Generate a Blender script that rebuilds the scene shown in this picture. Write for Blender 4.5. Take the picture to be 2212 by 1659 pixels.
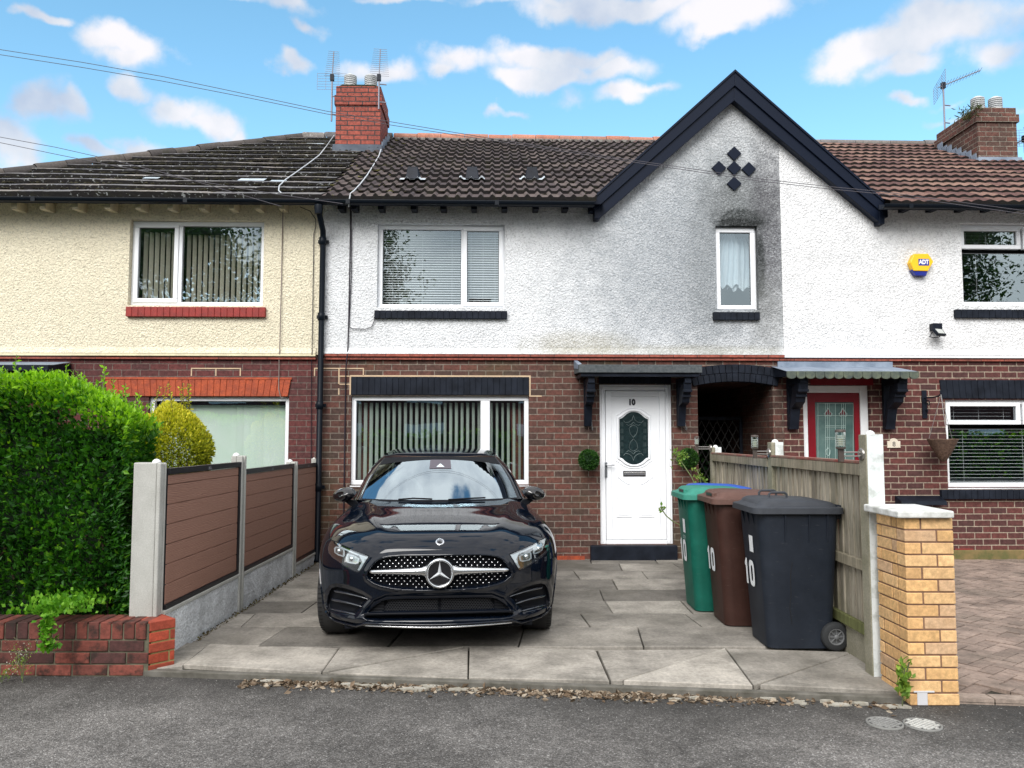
import bpy, bmesh, math, random
import numpy as np
from mathutils import Vector, Matrix
for o in list(bpy.data.objects): bpy.data.objects.remove(o)
SC = bpy.context.scene
COL = SC.collection
PI = math.pi
# ---------------------------------------------------------------- camera
FPX, CXP, CYP = 1700.0, 1106.0, 829.5      # focal length and centre in a 2212 px wide frame
TILT = math.atan(116.5/FPX)
CAMZ = 1.5
cd = bpy.data.cameras.new('camera'); cam = bpy.data.objects.new('camera', cd); COL.objects.link(cam)
cam.location = (0, 0, CAMZ); cam.rotation_euler = (PI/2+TILT, 0, 0)
cd.sensor_width = 36; cd.lens = 36*FPX/2212; cd.clip_end = 3000; cd.clip_start = 0.05
SC.camera = cam
SC.view_settings.view_transform = 'Standard'; SC.view_settings.look = 'None'
SC.view_settings.exposure = EXPOSURE = .93; SC.view_settings.gamma = 1
SC.view_settings.use_curve_mapping = False
SC.cycles.max_bounces = 8; SC.cycles.transparent_max_bounces = 16
SC.cycles.glossy_bounces = 4; SC.cycles.diffuse_bounces = 3
SC.cycles.use_denoising = True
# ---------------------------------------------------------------- sun
SUN_EL, SUN_AZ = math.radians(38), math.radians(196)      # azimuth clockwise from +Y (north)
sl = bpy.data.lights.new('sun', 'SUN'); sl.energy = 2.1; sl.angle = math.radians(40); sl.color = (1, .975, .945)
so = bpy.data.objects.new('sun', sl); COL.objects.link(so)
sdir = Vector((math.sin(SUN_AZ)*math.cos(SUN_EL), math.cos(SUN_AZ)*math.cos(SUN_EL), math.sin(SUN_EL)))
so.rotation_euler = sdir.to_track_quat('Z', 'Y').to_euler()
# ---------------------------------------------------------------- rays through the frame -> metres
_c, _s = math.cos(TILT), math.sin(TILT)
def ray(px, py):
    a, b = (px-CXP)/FPX, (CYP-py)/FPX
    return Vector((a, _c-b*_s, _s+b*_c))
def G(px, py, z=0.0):                       # point on a level z
    r = ray(px, py); t = (z-CAMZ)/r.z
    return Vector((r.x*t, r.y*t, z))
def AT(px, py, Y):                          # point at depth Y
    r = ray(px, py); t = Y/r.y
    return Vector((r.x*t, Y, CAMZ+r.z*t))
TH = math.atan(.027); D0 = 9.84
FM = Matrix.Translation((0, D0, 0)) @ Matrix.Rotation(TH, 4, 'Z')    # facade frame: u right, v into the house, z up
FI = FM.inverted()
def F(px, py, v=0.0):                       # facade coordinates (u, z) on the plane v
    o = FI @ Vector((0, 0, CAMZ)); d = FI.to_3x3() @ ray(px, py)
    t = (v-o.y)/d.y
    return (o.x+d.x*t, o.z+d.z*t)
def FU(px, py=760, v=0.0): return F(px, py, v)[0]
def FZ(py, px=1106, v=0.0): return F(px, py, v)[1]
# ---------------------------------------------------------------- world
def N(nt, t, **kw):
    n = nt.nodes.new(t)
    for k, v in kw.items():
        if k.startswith('i_'):
            key = k[2:]
            key = int(key) if key.isdigit() else key.replace('_', ' ')
            n.inputs[key].default_value = v
        else: setattr(n, k, v)
    return n
def L(nt, a, b): nt.links.new(a, b)
def math_(nt, op, a, b=None, clamp=False):
    n = nt.nodes.new('ShaderNodeMath'); n.operation = op; n.use_clamp = clamp
    for i, x in enumerate((a, b)):
        if x is None: continue
        if isinstance(x, (int, float)): n.inputs[i].default_value = x
        else: nt.links.new(x, n.inputs[i])
    return n.outputs[0]
def mixc(nt, fac, a, b, mode='MIX'):
    n = nt.nodes.new('ShaderNodeMix'); n.data_type = 'RGBA'; n.blend_type = mode; n.clamp_factor = True
    for s, x in ((n.inputs[0], fac), (n.inputs[6], a), (n.inputs[7], b)):
        if isinstance(x, (int, float)): s.default_value = x
        elif isinstance(x, (tuple, list)): s.default_value = (*x[:3], 1)
        else: nt.links.new(x, s)
    return n.outputs[2]
def ramp(nt, fac, stops, interp='LINEAR'):
    n = nt.nodes.new('ShaderNodeValToRGB'); cr = n.color_ramp; cr.interpolation = interp
    while len(cr.elements) < len(stops): cr.elements.new(.5)
    for e, (p, c) in zip(cr.elements, stops):
        e.position = p; e.color = (*c, 1) if isinstance(c, (tuple, list)) else (c, c, c, 1)
    nt.links.new(fac, n.inputs[0]); return n.outputs[0]
def maprange(nt, x, a, b, c=0., d=1., smooth=True):
    n = nt.nodes.new('ShaderNodeMapRange'); n.interpolation_type = 'SMOOTHSTEP' if smooth else 'LINEAR'
    nt.links.new(x, n.inputs[0])
    for i, v in zip((1, 2, 3, 4), (a, b, c, d)): n.inputs[i].default_value = v
    return n.outputs[0]
W = bpy.data.worlds.new('World'); SC.world = W; W.use_nodes = True
nt = W.node_tree; nt.nodes.clear()
sky = N(nt, 'ShaderNodeTexSky', sky_type='NISHITA', sun_disc=False, sun_elevation=SUN_EL, sun_rotation=SUN_AZ)
sky.altitude = 50; sky.air_density = 1.0; sky.dust_density = .6; sky.ozone_density = 2.0
geo = N(nt, 'ShaderNodeTexCoord'); sep = N(nt, 'ShaderNodeSeparateXYZ'); L(nt, geo.outputs['Generated'], sep.inputs[0])
az = math_(nt, 'ARCTAN2', sep.outputs[0], sep.outputs[1]); el = math_(nt, 'ARCSINE', sep.outputs[2])
vec0 = N(nt, 'ShaderNodeCombineXYZ'); L(nt, az, vec0.inputs[0]); L(nt, el, vec0.inputs[1])
def warp(v, scale, amt, det):
    w = N(nt, 'ShaderNodeTexNoise', i_Scale=scale, i_Detail=det, i_Roughness=.55); L(nt, geo.outputs['Generated'], w.inputs['Vector'])
    s = N(nt, 'ShaderNodeVectorMath', operation='SUBTRACT'); L(nt, w.outputs['Color'], s.inputs[0]); s.inputs[1].default_value = (.5, .5, .5)
    m = N(nt, 'ShaderNodeVectorMath', operation='MULTIPLY'); L(nt, s.outputs[0], m.inputs[0]); m.inputs[1].default_value = (amt, amt*.55, 0)
    a = N(nt, 'ShaderNodeVectorMath', operation='ADD'); L(nt, v, a.inputs[0]); L(nt, m.outputs[0], a.inputs[1]); return a
vec = warp(warp(vec0.outputs[0], 7., .16, 2.).outputs[0], 26., .05, 5.)
n1 = N(nt, 'ShaderNodeTexNoise', i_Scale=10.0, i_Detail=8.0, i_Roughness=.56); L(nt, geo.outputs['Generated'], n1.inputs['Vector'])
n2 = N(nt, 'ShaderNodeTexNoise', i_Scale=2.6, i_Detail=3.0, i_Roughness=.5); L(nt, geo.outputs['Generated'], n2.inputs['Vector'])
CLOUDS = [(60,8,55,18,1),(235,82,95,38,1),(320,110,70,36,1),(265,120,90,24,.8),(80,262,85,62,1),(50,330,95,55,1),(150,245,45,32,.9),(110,350,50,40,.8),
 (285,188,60,24,.9),(400,238,90,36,1),(455,262,80,28,.9),(520,285,28,20,.8),(320,312,55,22,.8),(230,328,45,22,.7),(640,8,85,22,.9),(672,48,38,18,.8),
 (630,130,34,18,.8),(1000,142,120,26,1),(950,155,70,18,.8),(1180,122,150,22,.8),(1290,145,120,26,.9),(1170,162,90,20,.9),(1320,200,90,26,1),(1380,185,90,14,.7),
 (825,160,70,20,.6),(1135,225,34,10,.7),(1330,10,270,30,1),(1150,0,170,18,.8),(1590,30,160,42,1),(1560,72,90,14,.7),(1880,110,200,45,1),(1790,140,120,30,.9),
 (2050,60,220,66,1),(1960,150,130,30,.9),(2180,110,110,60,.8),(1960,226,70,14,.8),(2080,222,70,10,.5),(2100,255,110,14,.6),(520,0,60,10,.4),(850,0,90,8,.5)]
acc = None
for (x, y, rx, ry, w) in CLOUDS:
    r0, r1, r2 = ray(x, y).normalized(), ray(x+rx, y).normalized(), ray(x, y-ry).normalized()
    a0, e0 = math.atan2(r0.x, r0.y), math.asin(r0.z)
    sx = abs(math.atan2(r1.x, r1.y)-a0); sy = abs(math.asin(r2.z)-e0)
    m = N(nt, 'ShaderNodeVectorMath', operation='SUBTRACT'); L(nt, vec.outputs[0], m.inputs[0]); m.inputs[1].default_value = (a0, e0, 0)
    m2 = N(nt, 'ShaderNodeVectorMath', operation='MULTIPLY'); L(nt, m.outputs[0], m2.inputs[0]); m2.inputs[1].default_value = (1/sx, 1/sy, 0)
    m3 = N(nt, 'ShaderNodeVectorMath', operation='LENGTH'); L(nt, m2.outputs[0], m3.inputs[0])
    d = math_(nt, 'MULTIPLY_ADD', m3.outputs['Value'], -w); d.node.inputs[2].default_value = w
    acc = d if acc is None else math_(nt, 'SMOOTH_MAX', acc, d)
    if acc.node.operation == 'SMOOTH_MAX': acc.node.inputs[2].default_value = .25
# unseen sky behind and above: broken cloud, added brighter and whiter for neutral light
gen = maprange(nt, n2.outputs[0], .34, .50, -.05, 1.2)
back = maprange(nt, sep.outputs[1], .35, .62, 1., 0.)
hi = maprange(nt, el, .66, .9, 0., 1.)
sel = math_(nt, 'MAXIMUM', back, hi)
field = N(nt, 'ShaderNodeMix'); L(nt, sel, field.inputs[0]); L(nt, acc, field.inputs[2]); L(nt, gen, field.inputs[3])
nn = math_(nt, 'MULTIPLY_ADD', n1.outputs[0], 2.6); nn.node.inputs[2].default_value = -1.22
den = math_(nt, 'ADD', field.outputs[0], nn)
mask = maprange(nt, den, -.22, .62)
n3 = N(nt, 'ShaderNodeTexNoise', i_Scale=9.0, i_Detail=6.0); mp = N(nt, 'ShaderNodeMapping'); mp.inputs['Location'].default_value = (0, 0, .02)
L(nt, geo.outputs['Generated'], mp.inputs[0]); L(nt, mp.outputs[0], n3.inputs['Vector'])
cfront = ramp(nt, n3.outputs[0], [(.30, (2.9, 3.3, 4.1)), (.46, (4.3, 4.4, 4.7)), (.60, (5.6, 5.3, 5.35))])
cback = ramp(nt, n3.outputs[0], [(.3, (5.6, 5.6, 5.7)), (.66, (9.0, 8.7, 8.4))])
ccol = mixc(nt, sel, cfront, cback)
hs = N(nt, 'ShaderNodeHueSaturation'); hs.inputs['Saturation'].default_value = 1.10; hs.inputs['Value'].default_value = 1.42; hs.inputs['Hue'].default_value = .478
L(nt, sky.outputs[0], hs.inputs['Color'])
cm = mixc(nt, math_(nt, 'MULTIPLY', mask, .9), hs.outputs[0], ccol)
bg = N(nt, 'ShaderNodeBackground'); bg.inputs[1].default_value = .1
L(nt, cm, bg.inputs[0]); wo = N(nt, 'ShaderNodeOutputWorld'); L(nt, bg.outputs[0], wo.inputs[0])
# ---------------------------------------------------------------- helpers
def tag(o, label=None, cat=None, group=None, kind=None):
    if label: o['label'] = label
    if cat: o['category'] = cat
    if group: o['group'] = group
    if kind: o['kind'] = kind
    return o
ROOTS = []
def thing(name, label, cat, group=None, base=None, M=None):
    """An Empty; its parts are built in frame M, then recentred on `base` (frame coordinates)."""
    o = bpy.data.objects.new(name, None); COL.objects.link(o); o.empty_display_size = .2
    tag(o, label, cat, group); ROOTS.append((o, Vector(base or (0, 0, 0)), M or Matrix.Identity(4)))
    return o
def recentre():
    done = set()
    def walk(o, T):
        for c in o.children:
            if c.data and c.data.name not in done:
                done.add(c.data.name); c.data.transform(T)
            walk(c, T)
    for o, b, M in ROOTS:
        walk(o, Matrix.Translation(-b)); o.matrix_world = M @ Matrix.Translation(b)
def copy_tree(o, parent=None):
    c = o.copy(); COL.objects.link(c); c.parent = parent
    for ch in list(o.children): copy_tree(ch, c)
    return c
class MB:
    def __init__(s): s.v = []; s.f = []; s.m = []; s.sm = []
    def add(s, vs, fs, mi=0, smooth=False):
        b = len(s.v); s.v += [tuple(p) for p in vs]
        for f in fs: s.f.append([b+i for i in f]); s.m.append(mi); s.sm.append(smooth)
        return s
    def box(s, x0, x1, y0, y1, z0, z1, mi=0):
        if x0 > x1: x0, x1 = x1, x0
        if y0 > y1: y0, y1 = y1, y0
        if z0 > z1: z0, z1 = z1, z0
        return s.add([(x0,y0,z0),(x1,y0,z0),(x1,y1,z0),(x0,y1,z0),(x0,y0,z1),(x1,y0,z1),(x1,y1,z1),(x0,y1,z1)],
                     [(0,3,2,1),(4,5,6,7),(0,1,5,4),(1,2,6,5),(2,3,7,6),(3,0,4,7)], mi)
    def quad(s, a, b, c, d, mi=0): return s.add([a,b,c,d], [(0,1,2,3)], mi)
    def prism(s, poly, y0, y1, mi=0, axis='y'):
        """poly in (x,z), extruded along y (or poly in (y,z) along x, or poly in (x,y) along z)"""
        n = len(poly)
        f = {'y': lambda p, h: (p[0], h, p[1]), 'x': lambda p, h: (h, p[0], p[1]), 'z': lambda p, h: (p[0], p[1], h)}[axis]
        A = sum(poly[i][0]*poly[(i+1) % n][1]-poly[(i+1) % n][0]*poly[i][1] for i in range(n))
        P = list(poly) if (A > 0) else list(poly)[::-1]
        if y0 > y1: y0, y1 = y1, y0
        if axis == 'y': y0, y1 = y1, y0
        vs = [f(p, y0) for p in P]+[f(p, y1) for p in P]
        fs = [tuple(range(n))[::-1], tuple(range(n, 2*n))]+[(i, (i+1) % n, n+(i+1) % n, n+i) for i in range(n)]
        return s.add(vs, fs, mi)
    def tube(s, pts, r, n=8, mi=0, caps=True, smooth=True):
        pts = [Vector(p) for p in pts]; K = len(pts)
        rr = r if isinstance(r, (list, tuple)) else [r]*K
        vs = []; up = Vector((0, 0, 1)); pr = None
        for i, p in enumerate(pts):
            d = (pts[min(i+1, K-1)]-pts[max(i-1, 0)]).normalized()
            if pr is None:
                a = up if abs(d.z) < .9 else Vector((1, 0, 0)); x = d.cross(a).normalized()
            else: x = (pr-d*pr.dot(d)).normalized()
            pr = x; y = d.cross(x)
            for j in range(n):
                t = 2*PI*j/n; vs.append(p+(x*math.cos(t)+y*math.sin(t))*rr[i])
        fs = [(i*n+j, i*n+(j+1) % n, (i+1)*n+(j+1) % n, (i+1)*n+j) for i in range(K-1) for j in range(n)]
        s.add(vs, fs, mi, smooth)
        if caps: s.add(vs[:n], [tuple(range(n))[::-1]], mi); s.add(vs[-n:], [tuple(range(n))], mi)
        return s
    def lathe(s, prof, c, axis=(0, 0, 1), n=24, mi=0, smooth=True, caps=True):
        """prof: [(radius, height along axis)]"""
        a = Vector(axis).normalized(); x = a.orthogonal().normalized(); y = a.cross(x); c = Vector(c)
        vs = [c+a*h+(x*math.cos(2*PI*j/n)+y*math.sin(2*PI*j/n))*r for r, h in prof for j in range(n)]
        fs = [(i*n+j, i*n+(j+1) % n, (i+1)*n+(j+1) % n, (i+1)*n+j) for i in range(len(prof)-1) for j in range(n)]
        s.add(vs, fs, mi, smooth)
        if caps and prof[0][0] > 1e-6: s.add(vs[:n], [tuple(range(n))[::-1]], mi)
        if caps and prof[-1][0] > 1e-6: s.add(vs[-n:], [tuple(range(n))], mi)
        return s
    def grid(s, P, mi=0, smooth=True, flip=False):
        """P: rows of points"""
        R, C_ = len(P), len(P[0])
        vs = [p for row in P for p in row]
        fs = [(i*C_+j, i*C_+j+1, (i+1)*C_+j+1, (i+1)*C_+j) for i in range(R-1) for j in range(C_-1)]
        if flip: fs = [f[::-1] for f in fs]
        return s.add(vs, fs, mi, smooth)
    def xf(s, M):
        s.v = [tuple(M @ Vector(p)) for p in s.v]; return s
    def build(s, name, mats, parent=None, bevel=0, seg=2, weld=False, colors=None):
        me = bpy.data.meshes.new(name); me.from_pydata(s.v, [], s.f)
        if not isinstance(mats, (list, tuple)): mats = [mats]
        for m in mats: me.materials.append(m)
        me.polygons.foreach_set('material_index', s.m); me.polygons.foreach_set('use_smooth', s.sm)
        if colors is not None:
            a = me.color_attributes.new('tint', 'FLOAT_COLOR', 'CORNER')
            arr = np.repeat(np.array(colors, dtype=np.float32), [len(f) for f in s.f], axis=0)
            a.data.foreach_set('color', np.c_[arr, np.ones(len(arr), dtype=np.float32)].ravel() if arr.shape[1] == 3 else arr.ravel())
        if weld:
            bm = bmesh.new(); bm.from_mesh(me); bmesh.ops.remove_doubles(bm, verts=bm.verts, dist=1e-5); bm.to_mesh(me); bm.free()
        me.update()
        o = bpy.data.objects.new(name, me); COL.objects.link(o)
        if parent: o.parent = parent
        if bevel:
            b = o.modifiers.new('bevel', 'BEVEL'); b.width = bevel; b.segments = seg; b.limit_method = 'ANGLE'; b.angle_limit = math.radians(40)
            b.harden_normals = False
        return o
def npmesh(name, V, Fc, mats, parent=None, smooth=False, matidx=None, colors=None):
    """fast path: V (n,3), Fc (m,k) numpy arrays"""
    me = bpy.data.meshes.new(name); V = np.asarray(V, np.float32); Fc = np.asarray(Fc, np.int32)
    m, k = Fc.shape
    me.vertices.add(len(V)); me.vertices.foreach_set('co', V.ravel())
    me.loops.add(m*k); me.loops.foreach_set('vertex_index', Fc.ravel())
    me.polygons.add(m); me.polygons.foreach_set('loop_start', np.arange(0, m*k, k, dtype=np.int32))
    if not isinstance(mats, (list, tuple)): mats = [mats]
    for mt in mats: me.materials.append(mt)
    if matidx is not None: me.polygons.foreach_set('material_index', np.asarray(matidx, np.int32))
    me.polygons.foreach_set('use_smooth', np.full(m, smooth))
    if colors is not None:
        a = me.color_attributes.new('tint', 'FLOAT_COLOR', 'CORNER')
        c = np.repeat(np.asarray(colors, np.float32), k, axis=0); a.data.foreach_set('color', np.c_[c, np.ones(len(c), np.float32)].ravel())
    me.update(); me.validate()
    o = bpy.data.objects.new(name, me); COL.objects.link(o)
    if parent: o.parent = parent
    return o
def text_part(name, body, size, loc, mat, parent, ext=.002, rot=(PI/2, 0, 0), xscale=1., bold=0.):
    """lettering turned into a mesh"""
    cu = bpy.data.curves.new(name, 'FONT'); cu.body = body; cu.size = size; cu.extrude = ext; cu.align_x = 'CENTER'; cu.align_y = 'CENTER'; cu.offset = bold
    t = bpy.data.objects.new(name, cu); COL.objects.link(t)
    dg = bpy.context.evaluated_depsgraph_get(); dg.update()
    me = bpy.data.meshes.new_from_object(t.evaluated_get(dg))
    bpy.data.objects.remove(t)
    from mathutils import Euler
    me.transform(Matrix.Translation(loc) @ Euler(rot).to_matrix().to_4x4() @ Matrix.Diagonal((xscale, 1, 1, 1)))
    me.materials.clear(); me.materials.append(mat)
    o = bpy.data.objects.new(name, me); COL.objects.link(o); o.parent = parent
    return o
# ---------------------------------------------------------------- materials
def mat(name, col=(.5, .5, .5), rough=.6, metal=0., spec=.5, coat=0.):
    m = bpy.data.materials.new(name); m.use_nodes = True
    b = m.node_tree.nodes['Principled BSDF']
    b.inputs['Base Color'].default_value = (*col, 1); b.inputs['Roughness'].default_value = rough
    b.inputs['Metallic'].default_value = metal; b.inputs['Specular IOR Level'].default_value = spec
    b.inputs['Coat Weight'].default_value = coat; b.inputs['Coat Roughness'].default_value = .03
    return m
def co(nt, scale=None, which='Object', loc=None, rot=None):
    t = N(nt, 'ShaderNodeTexCoord').outputs[which]
    if scale or loc or rot:
        m = N(nt, 'ShaderNodeMapping')
        if scale: m.inputs['Scale'].default_value = scale if isinstance(scale, (tuple, list)) else (scale,)*3
        if loc: m.inputs['Location'].default_value = loc
        if rot: m.inputs['Rotation'].default_value = rot
        L(nt, t, m.inputs[0]); t = m.outputs[0]
    return t
def noise(nt, scale, detail=4, rough=.55, vec=None, dist=0.):
    n = N(nt, 'ShaderNodeTexNoise', i_Scale=scale, i_Detail=detail, i_Roughness=rough, i_Distortion=dist)
    if vec is not None: L(nt, vec, n.inputs['Vector'])
    return n.outputs[0]
def bump(nt, h, strength=.5, dist=.01, prev=None):
    b = N(nt, 'ShaderNodeBump'); b.inputs['Strength'].default_value = strength; b.inputs['Distance'].default_value = dist
    L(nt, h, b.inputs['Height'])
    if prev is not None: L(nt, prev, b.inputs['Normal'])
    return b.outputs[0]
def noisy(name, c1, c2, scale=8, rough=.7, bs=.3, bd=.004, bscale=None, spec=.4, lo=.35, hi=.65, which='Object', fine=None):
    """plain material with worn two-tone variation and a fine bump"""
    m = mat(name, c1, rough, spec=spec); nt = m.node_tree; b = nt.nodes['Principled BSDF']
    v = co(nt, which=which)
    c = ramp(nt, noise(nt, scale, 6, .6, v), [(lo, c1), (hi, c2)])
    if fine:
        f = noise(nt, fine[0], 3, .7, v); c = mixc(nt, 1., c, ramp(nt, f, [(.3, 1-fine[1]), (.7, 1+fine[1])]), 'MULTIPLY')
    L(nt, c, b.inputs['Base Color'])
    if bs: L(nt, bump(nt, noise(nt, bscale or scale*6, 4, .6, v), bs, bd), b.inputs['Normal'])
    return m
# ================================================================= MATERIALS OF THE HOUSES
def brick_mat(name, c1, c2, mortar, bw=.214, rh=.078, ms=.011, offx=0., dirt=.35, dark=(.03, .022, .02), axes='xz', bias=-.1, bs=.8, green=0.):
    m = mat(name, c1, .85, spec=.25); nt = m.node_tree; b = nt.nodes['Principled BSDF']
    t = N(nt, 'ShaderNodeTexCoord').outputs['Object']; s = N(nt, 'ShaderNodeSeparateXYZ'); L(nt, t, s.inputs[0])
    c = N(nt, 'ShaderNodeCombineXYZ')
    nz = noise(nt, 9, 3, .6, t)
    wob = math_(nt, 'MULTIPLY_ADD', nz, .008); wob.node.inputs[2].default_value = -.004
    if axes == 'xz': L(nt, math_(nt, 'ADD', s.outputs[0], wob), c.inputs[0])
    else: L(nt, math_(nt, 'ADD', math_(nt, 'ADD', s.outputs[0], s.outputs[1]), wob), c.inputs[0])
    L(nt, math_(nt, 'ADD', s.outputs[2], wob), c.inputs[1])
    br = N(nt, 'ShaderNodeTexBrick'); L(nt, c.outputs[0], br.inputs['Vector'])
    br.inputs['Scale'].default_value = 1; br.inputs['Brick Width'].default_value = bw; br.inputs['Row Height'].default_value = rh
    br.inputs['Mortar Size'].default_value = ms/2; br.inputs['Mortar Smooth'].default_value = .3; br.inputs['Bias'].default_value = bias
    br.inputs['Color1'].default_value = (*c1, 1); br.inputs['Color2'].default_value = (*c2, 1); br.inputs['Mortar'].default_value = (*mortar, 1)
    f = ramp(nt, noise(nt, 22, 6, .7, t), [(.3, .5), (.7, 1.45)])
    col = mixc(nt, 1., br.outputs['Color'], f, 'MULTIPLY')
    big = ramp(nt, noise(nt, 1.4, 4, .6, t), [(.4, 0), (.68, 1)])
    col = mixc(nt, math_(nt, 'MULTIPLY', big, dirt), col, dark)
    sp = ramp(nt, noise(nt, 160, 2, .5, t), [(.72, 0), (.76, 1)])
    col = mixc(nt, math_(nt, 'MULTIPLY', sp, .35), col, (.4, .34, .3))
    if green:
        g = ramp(nt, noise(nt, .9, 3, .6, t), [(.5, 0), (.7, 1)])
        col = mixc(nt, math_(nt, 'MULTIPLY', g, green), col, (.10, .10, .035))
    L(nt, col, b.inputs['Base Color'])
    inv = math_(nt, 'SUBTRACT', 1., br.outputs['Fac'])
    n1_ = bump(nt, inv, bs, .008); n2_ = bump(nt, noise(nt, 70, 4, .7, t), .55, .006, n1_)
    L(nt, n2_, b.inputs['Normal']); return m
MORT = (.215, .18, .148)
M_brick10 = brick_mat('brown_brick', (.135, .054, .042), (.062, .043, .036), MORT, dirt=.32, ms=.014, green=.25)
M_brickL = brick_mat('red_brown_brick', (.125, .038, .036), (.075, .032, .032), (.16, .125, .108), bw=.228, dirt=.2)
M_brick8 = brick_mat('maroon_brick', (.12, .040, .035), (.065, .032, .031), (.33, .27, .21), bw=.21, dirt=.22, ms=.014)
M_brickCh = brick_mat('orange_red_brick', (.33, .085, .06), (.25, .065, .05), (.055, .045, .045), bw=.222, rh=.079, ms=.018, axes='sum', dirt=.25)
M_brickCh8 = brick_mat('weathered_chimney_brick', (.085, .052, .042), (.15, .062, .048), (.27, .245, .20), bw=.222, rh=.079, axes='sum', dirt=.35)
M_brickRed = brick_mat('garden_wall_brick', (.26, .06, .035), (.10, .035, .028), (.05, .045, .035), bw=.235, rh=.085, ms=.010, dirt=.35, axes='sum')
M_brickTun = brick_mat('passage_brick', (.12, .05, .035), (.06, .035, .03), (.14, .115, .09), axes='sum', dirt=.5)

def render_mat(name, col, stains=None, loc=(0, 0, 0), tint2=None, bsz=42):
    m = mat(name, col, .9, spec=.2); nt = m.node_tree; b = nt.nodes['Principled BSDF']
    v = co(nt, loc=loc); s = N(nt, 'ShaderNodeSeparateXYZ'); L(nt, v, s.inputs[0])
    c = ramp(nt, noise(nt, 3.0, 5, .65, v), [(.3, tint2 or tuple(x*.86 for x in col)), (.65, col)])
    fine = noise(nt, bsz, 4, .7, v, .8)
    pits = ramp(nt, fine, [(.36, .45), (.50, 1.0)])
    c = mixc(nt, .55, c, mixc(nt, 1., c, pits, 'MULTIPLY'))
    if stains: c = stains(nt, c, s, v, fine)
    L(nt, c, b.inputs['Base Color'])
    vo = N(nt, 'ShaderNodeTexVoronoi', i_Scale=bsz*1.1); L(nt, v, vo.inputs['Vector']); vo.feature = 'SMOOTH_F1'
    h = math_(nt, 'ADD', math_(nt, 'MULTIPLY', vo.outputs['Distance'], -.7), fine)
    L(nt, bump(nt, h, 1., .020), b.inputs['Normal']); return m
PX_SPLIT = 1687
U_PARTY = FU(697, 600); U_SPLIT = FU(PX_SPLIT, 600); U_END8 = 8.2
BASE_L = ((U_PARTY-8.2)/2, 0, 0); BASE_10 = ((U_PARTY+U_SPLIT)/2, 0, 0); BASE_8 = ((U_SPLIT+U_END8)/2, 0, 0)
def blob(nt, s, cu, cz, ru, rz):
    a = math_(nt, 'MULTIPLY', math_(nt, 'SUBTRACT', s.outputs[0], cu), 1/ru)
    c = math_(nt, 'MULTIPLY', math_(nt, 'SUBTRACT', s.outputs[2], cz), 1/rz)
    d = math_(nt, 'SQRT', math_(nt, 'ADD', math_(nt, 'MULTIPLY', a, a), math_(nt, 'MULTIPLY', c, c)))
    return d
def stains10(nt, c, s, v, fine):
    def lay(c, px, py, rx, ry, amount, colr, soft=.75):
        cu, cz = F(px, py, 0); ru = rx/172; rz = ry/172
        d = math_(nt, 'ADD', blob(nt, s, cu, cz, ru, rz), math_(nt, 'MULTIPLY', math_(nt, 'SUBTRACT', noise(nt, 5, 5, .6, v), .5), .9))
        k = maprange(nt, d, 1-soft*.9, 1+soft*.45, 1, 0)
        gr = ramp(nt, fine, [(.36, 1.), (.60, .55)])            # soot sits in the pits of the roughcast
        return mixc(nt, math_(nt, 'MULTIPLY', math_(nt, 'MULTIPLY', k, gr), amount), c, colr)
    c = lay(c, 1475, 545, 290, 290, 1., (.31, .34, .37))
    c = lay(c, 1560, 560, 150, 260, .5, (.22, .24, .26))
    c = lay(c, 1590, 330, 120, 150, .55, (.24, .26, .27))
    c = lay(c, 1600, 450, 105, 95, .9, (.13, .14, .14))
    c = lay(c, 1660, 500, 46, 240, 1., (.10, .10, .11))
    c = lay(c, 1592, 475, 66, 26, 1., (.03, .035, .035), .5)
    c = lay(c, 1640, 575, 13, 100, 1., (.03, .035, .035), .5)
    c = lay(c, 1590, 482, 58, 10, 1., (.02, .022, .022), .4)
    c = lay(c, 1520, 600, 45, 160, .5, (.2, .22, .23))
    c = lay(c, 1660, 700, 45, 120, .5, (.28, .29, .28))
    c = lay(c, 1250, 745, 120, 32, .5, (.34, .30, .18))
    c = lay(c, 1450, 758, 300, 14, .5, (.33, .31, .22))
    c = lay(c, 960, 452, 270, 15, .6, (.30, .29, .22))
    return c
M_rend10 = render_mat('white_roughcast', (.84, .86, .88), stains10, loc=BASE_10)
M_rend8 = render_mat('clean_white_roughcast', (.88, .89, .90), loc=BASE_8)
M_rendL = render_mat('cream_roughcast', (.84, .775, .60), loc=BASE_L, tint2=(.79, .72, .55))
M_upvc = mat('white_upvc', (.84, .86, .89), .25, spec=.5)
M_upvc2 = noisy('white_upvc_trim', (.72, .74, .76), (.8, .82, .84), 4, .35, 0)
M_gap = mat('gasket_grey', (.08, .085, .09), .6)
def black_paint(name, c=(.006, .008, .013), rough=.42):
    m = noisy(name, c, tuple(x*2.0+.001 for x in c), 7, rough, .25, .002, 60, spec=.12); return m
M_black = black_paint('black_gloss_paint'); M_blackM = black_paint('black_masonry_paint', (.007, .009, .014), .6)
M_fascia = mat('black_fascia', (.006, .010, .022), .4, spec=.12)
M_gutter = mat('black_gutter_plastic', (.004, .007, .012), .4, spec=.15)
M_band = brick_mat('band_tile', (.36, .10, .07), (.24, .08, .06), (.06, .04, .04), bw=.30, rh=.5, ms=.008, dirt=.3)
M_bandL = noisy('painted_band', (.74, .68, .46), (.6, .54, .38), 10)
M_redsill = noisy('red_painted_brick', (.30, .028, .022), (.20, .022, .018), 12, .6, .4, .003)
M_orange = noisy('orange_brick', (.42, .08, .028), (.25, .05, .024), 9, .75, .4, .003, fine=(60, .25))
M_lead = noisy('lead_flashing', (.15, .19, .25), (.24, .29, .36), 6, .6, .2)
M_conc = noisy('concrete', (.42, .42, .40), (.34, .34, .32), 5, .85, .35, .003, 60, fine=(90, .12))
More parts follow.
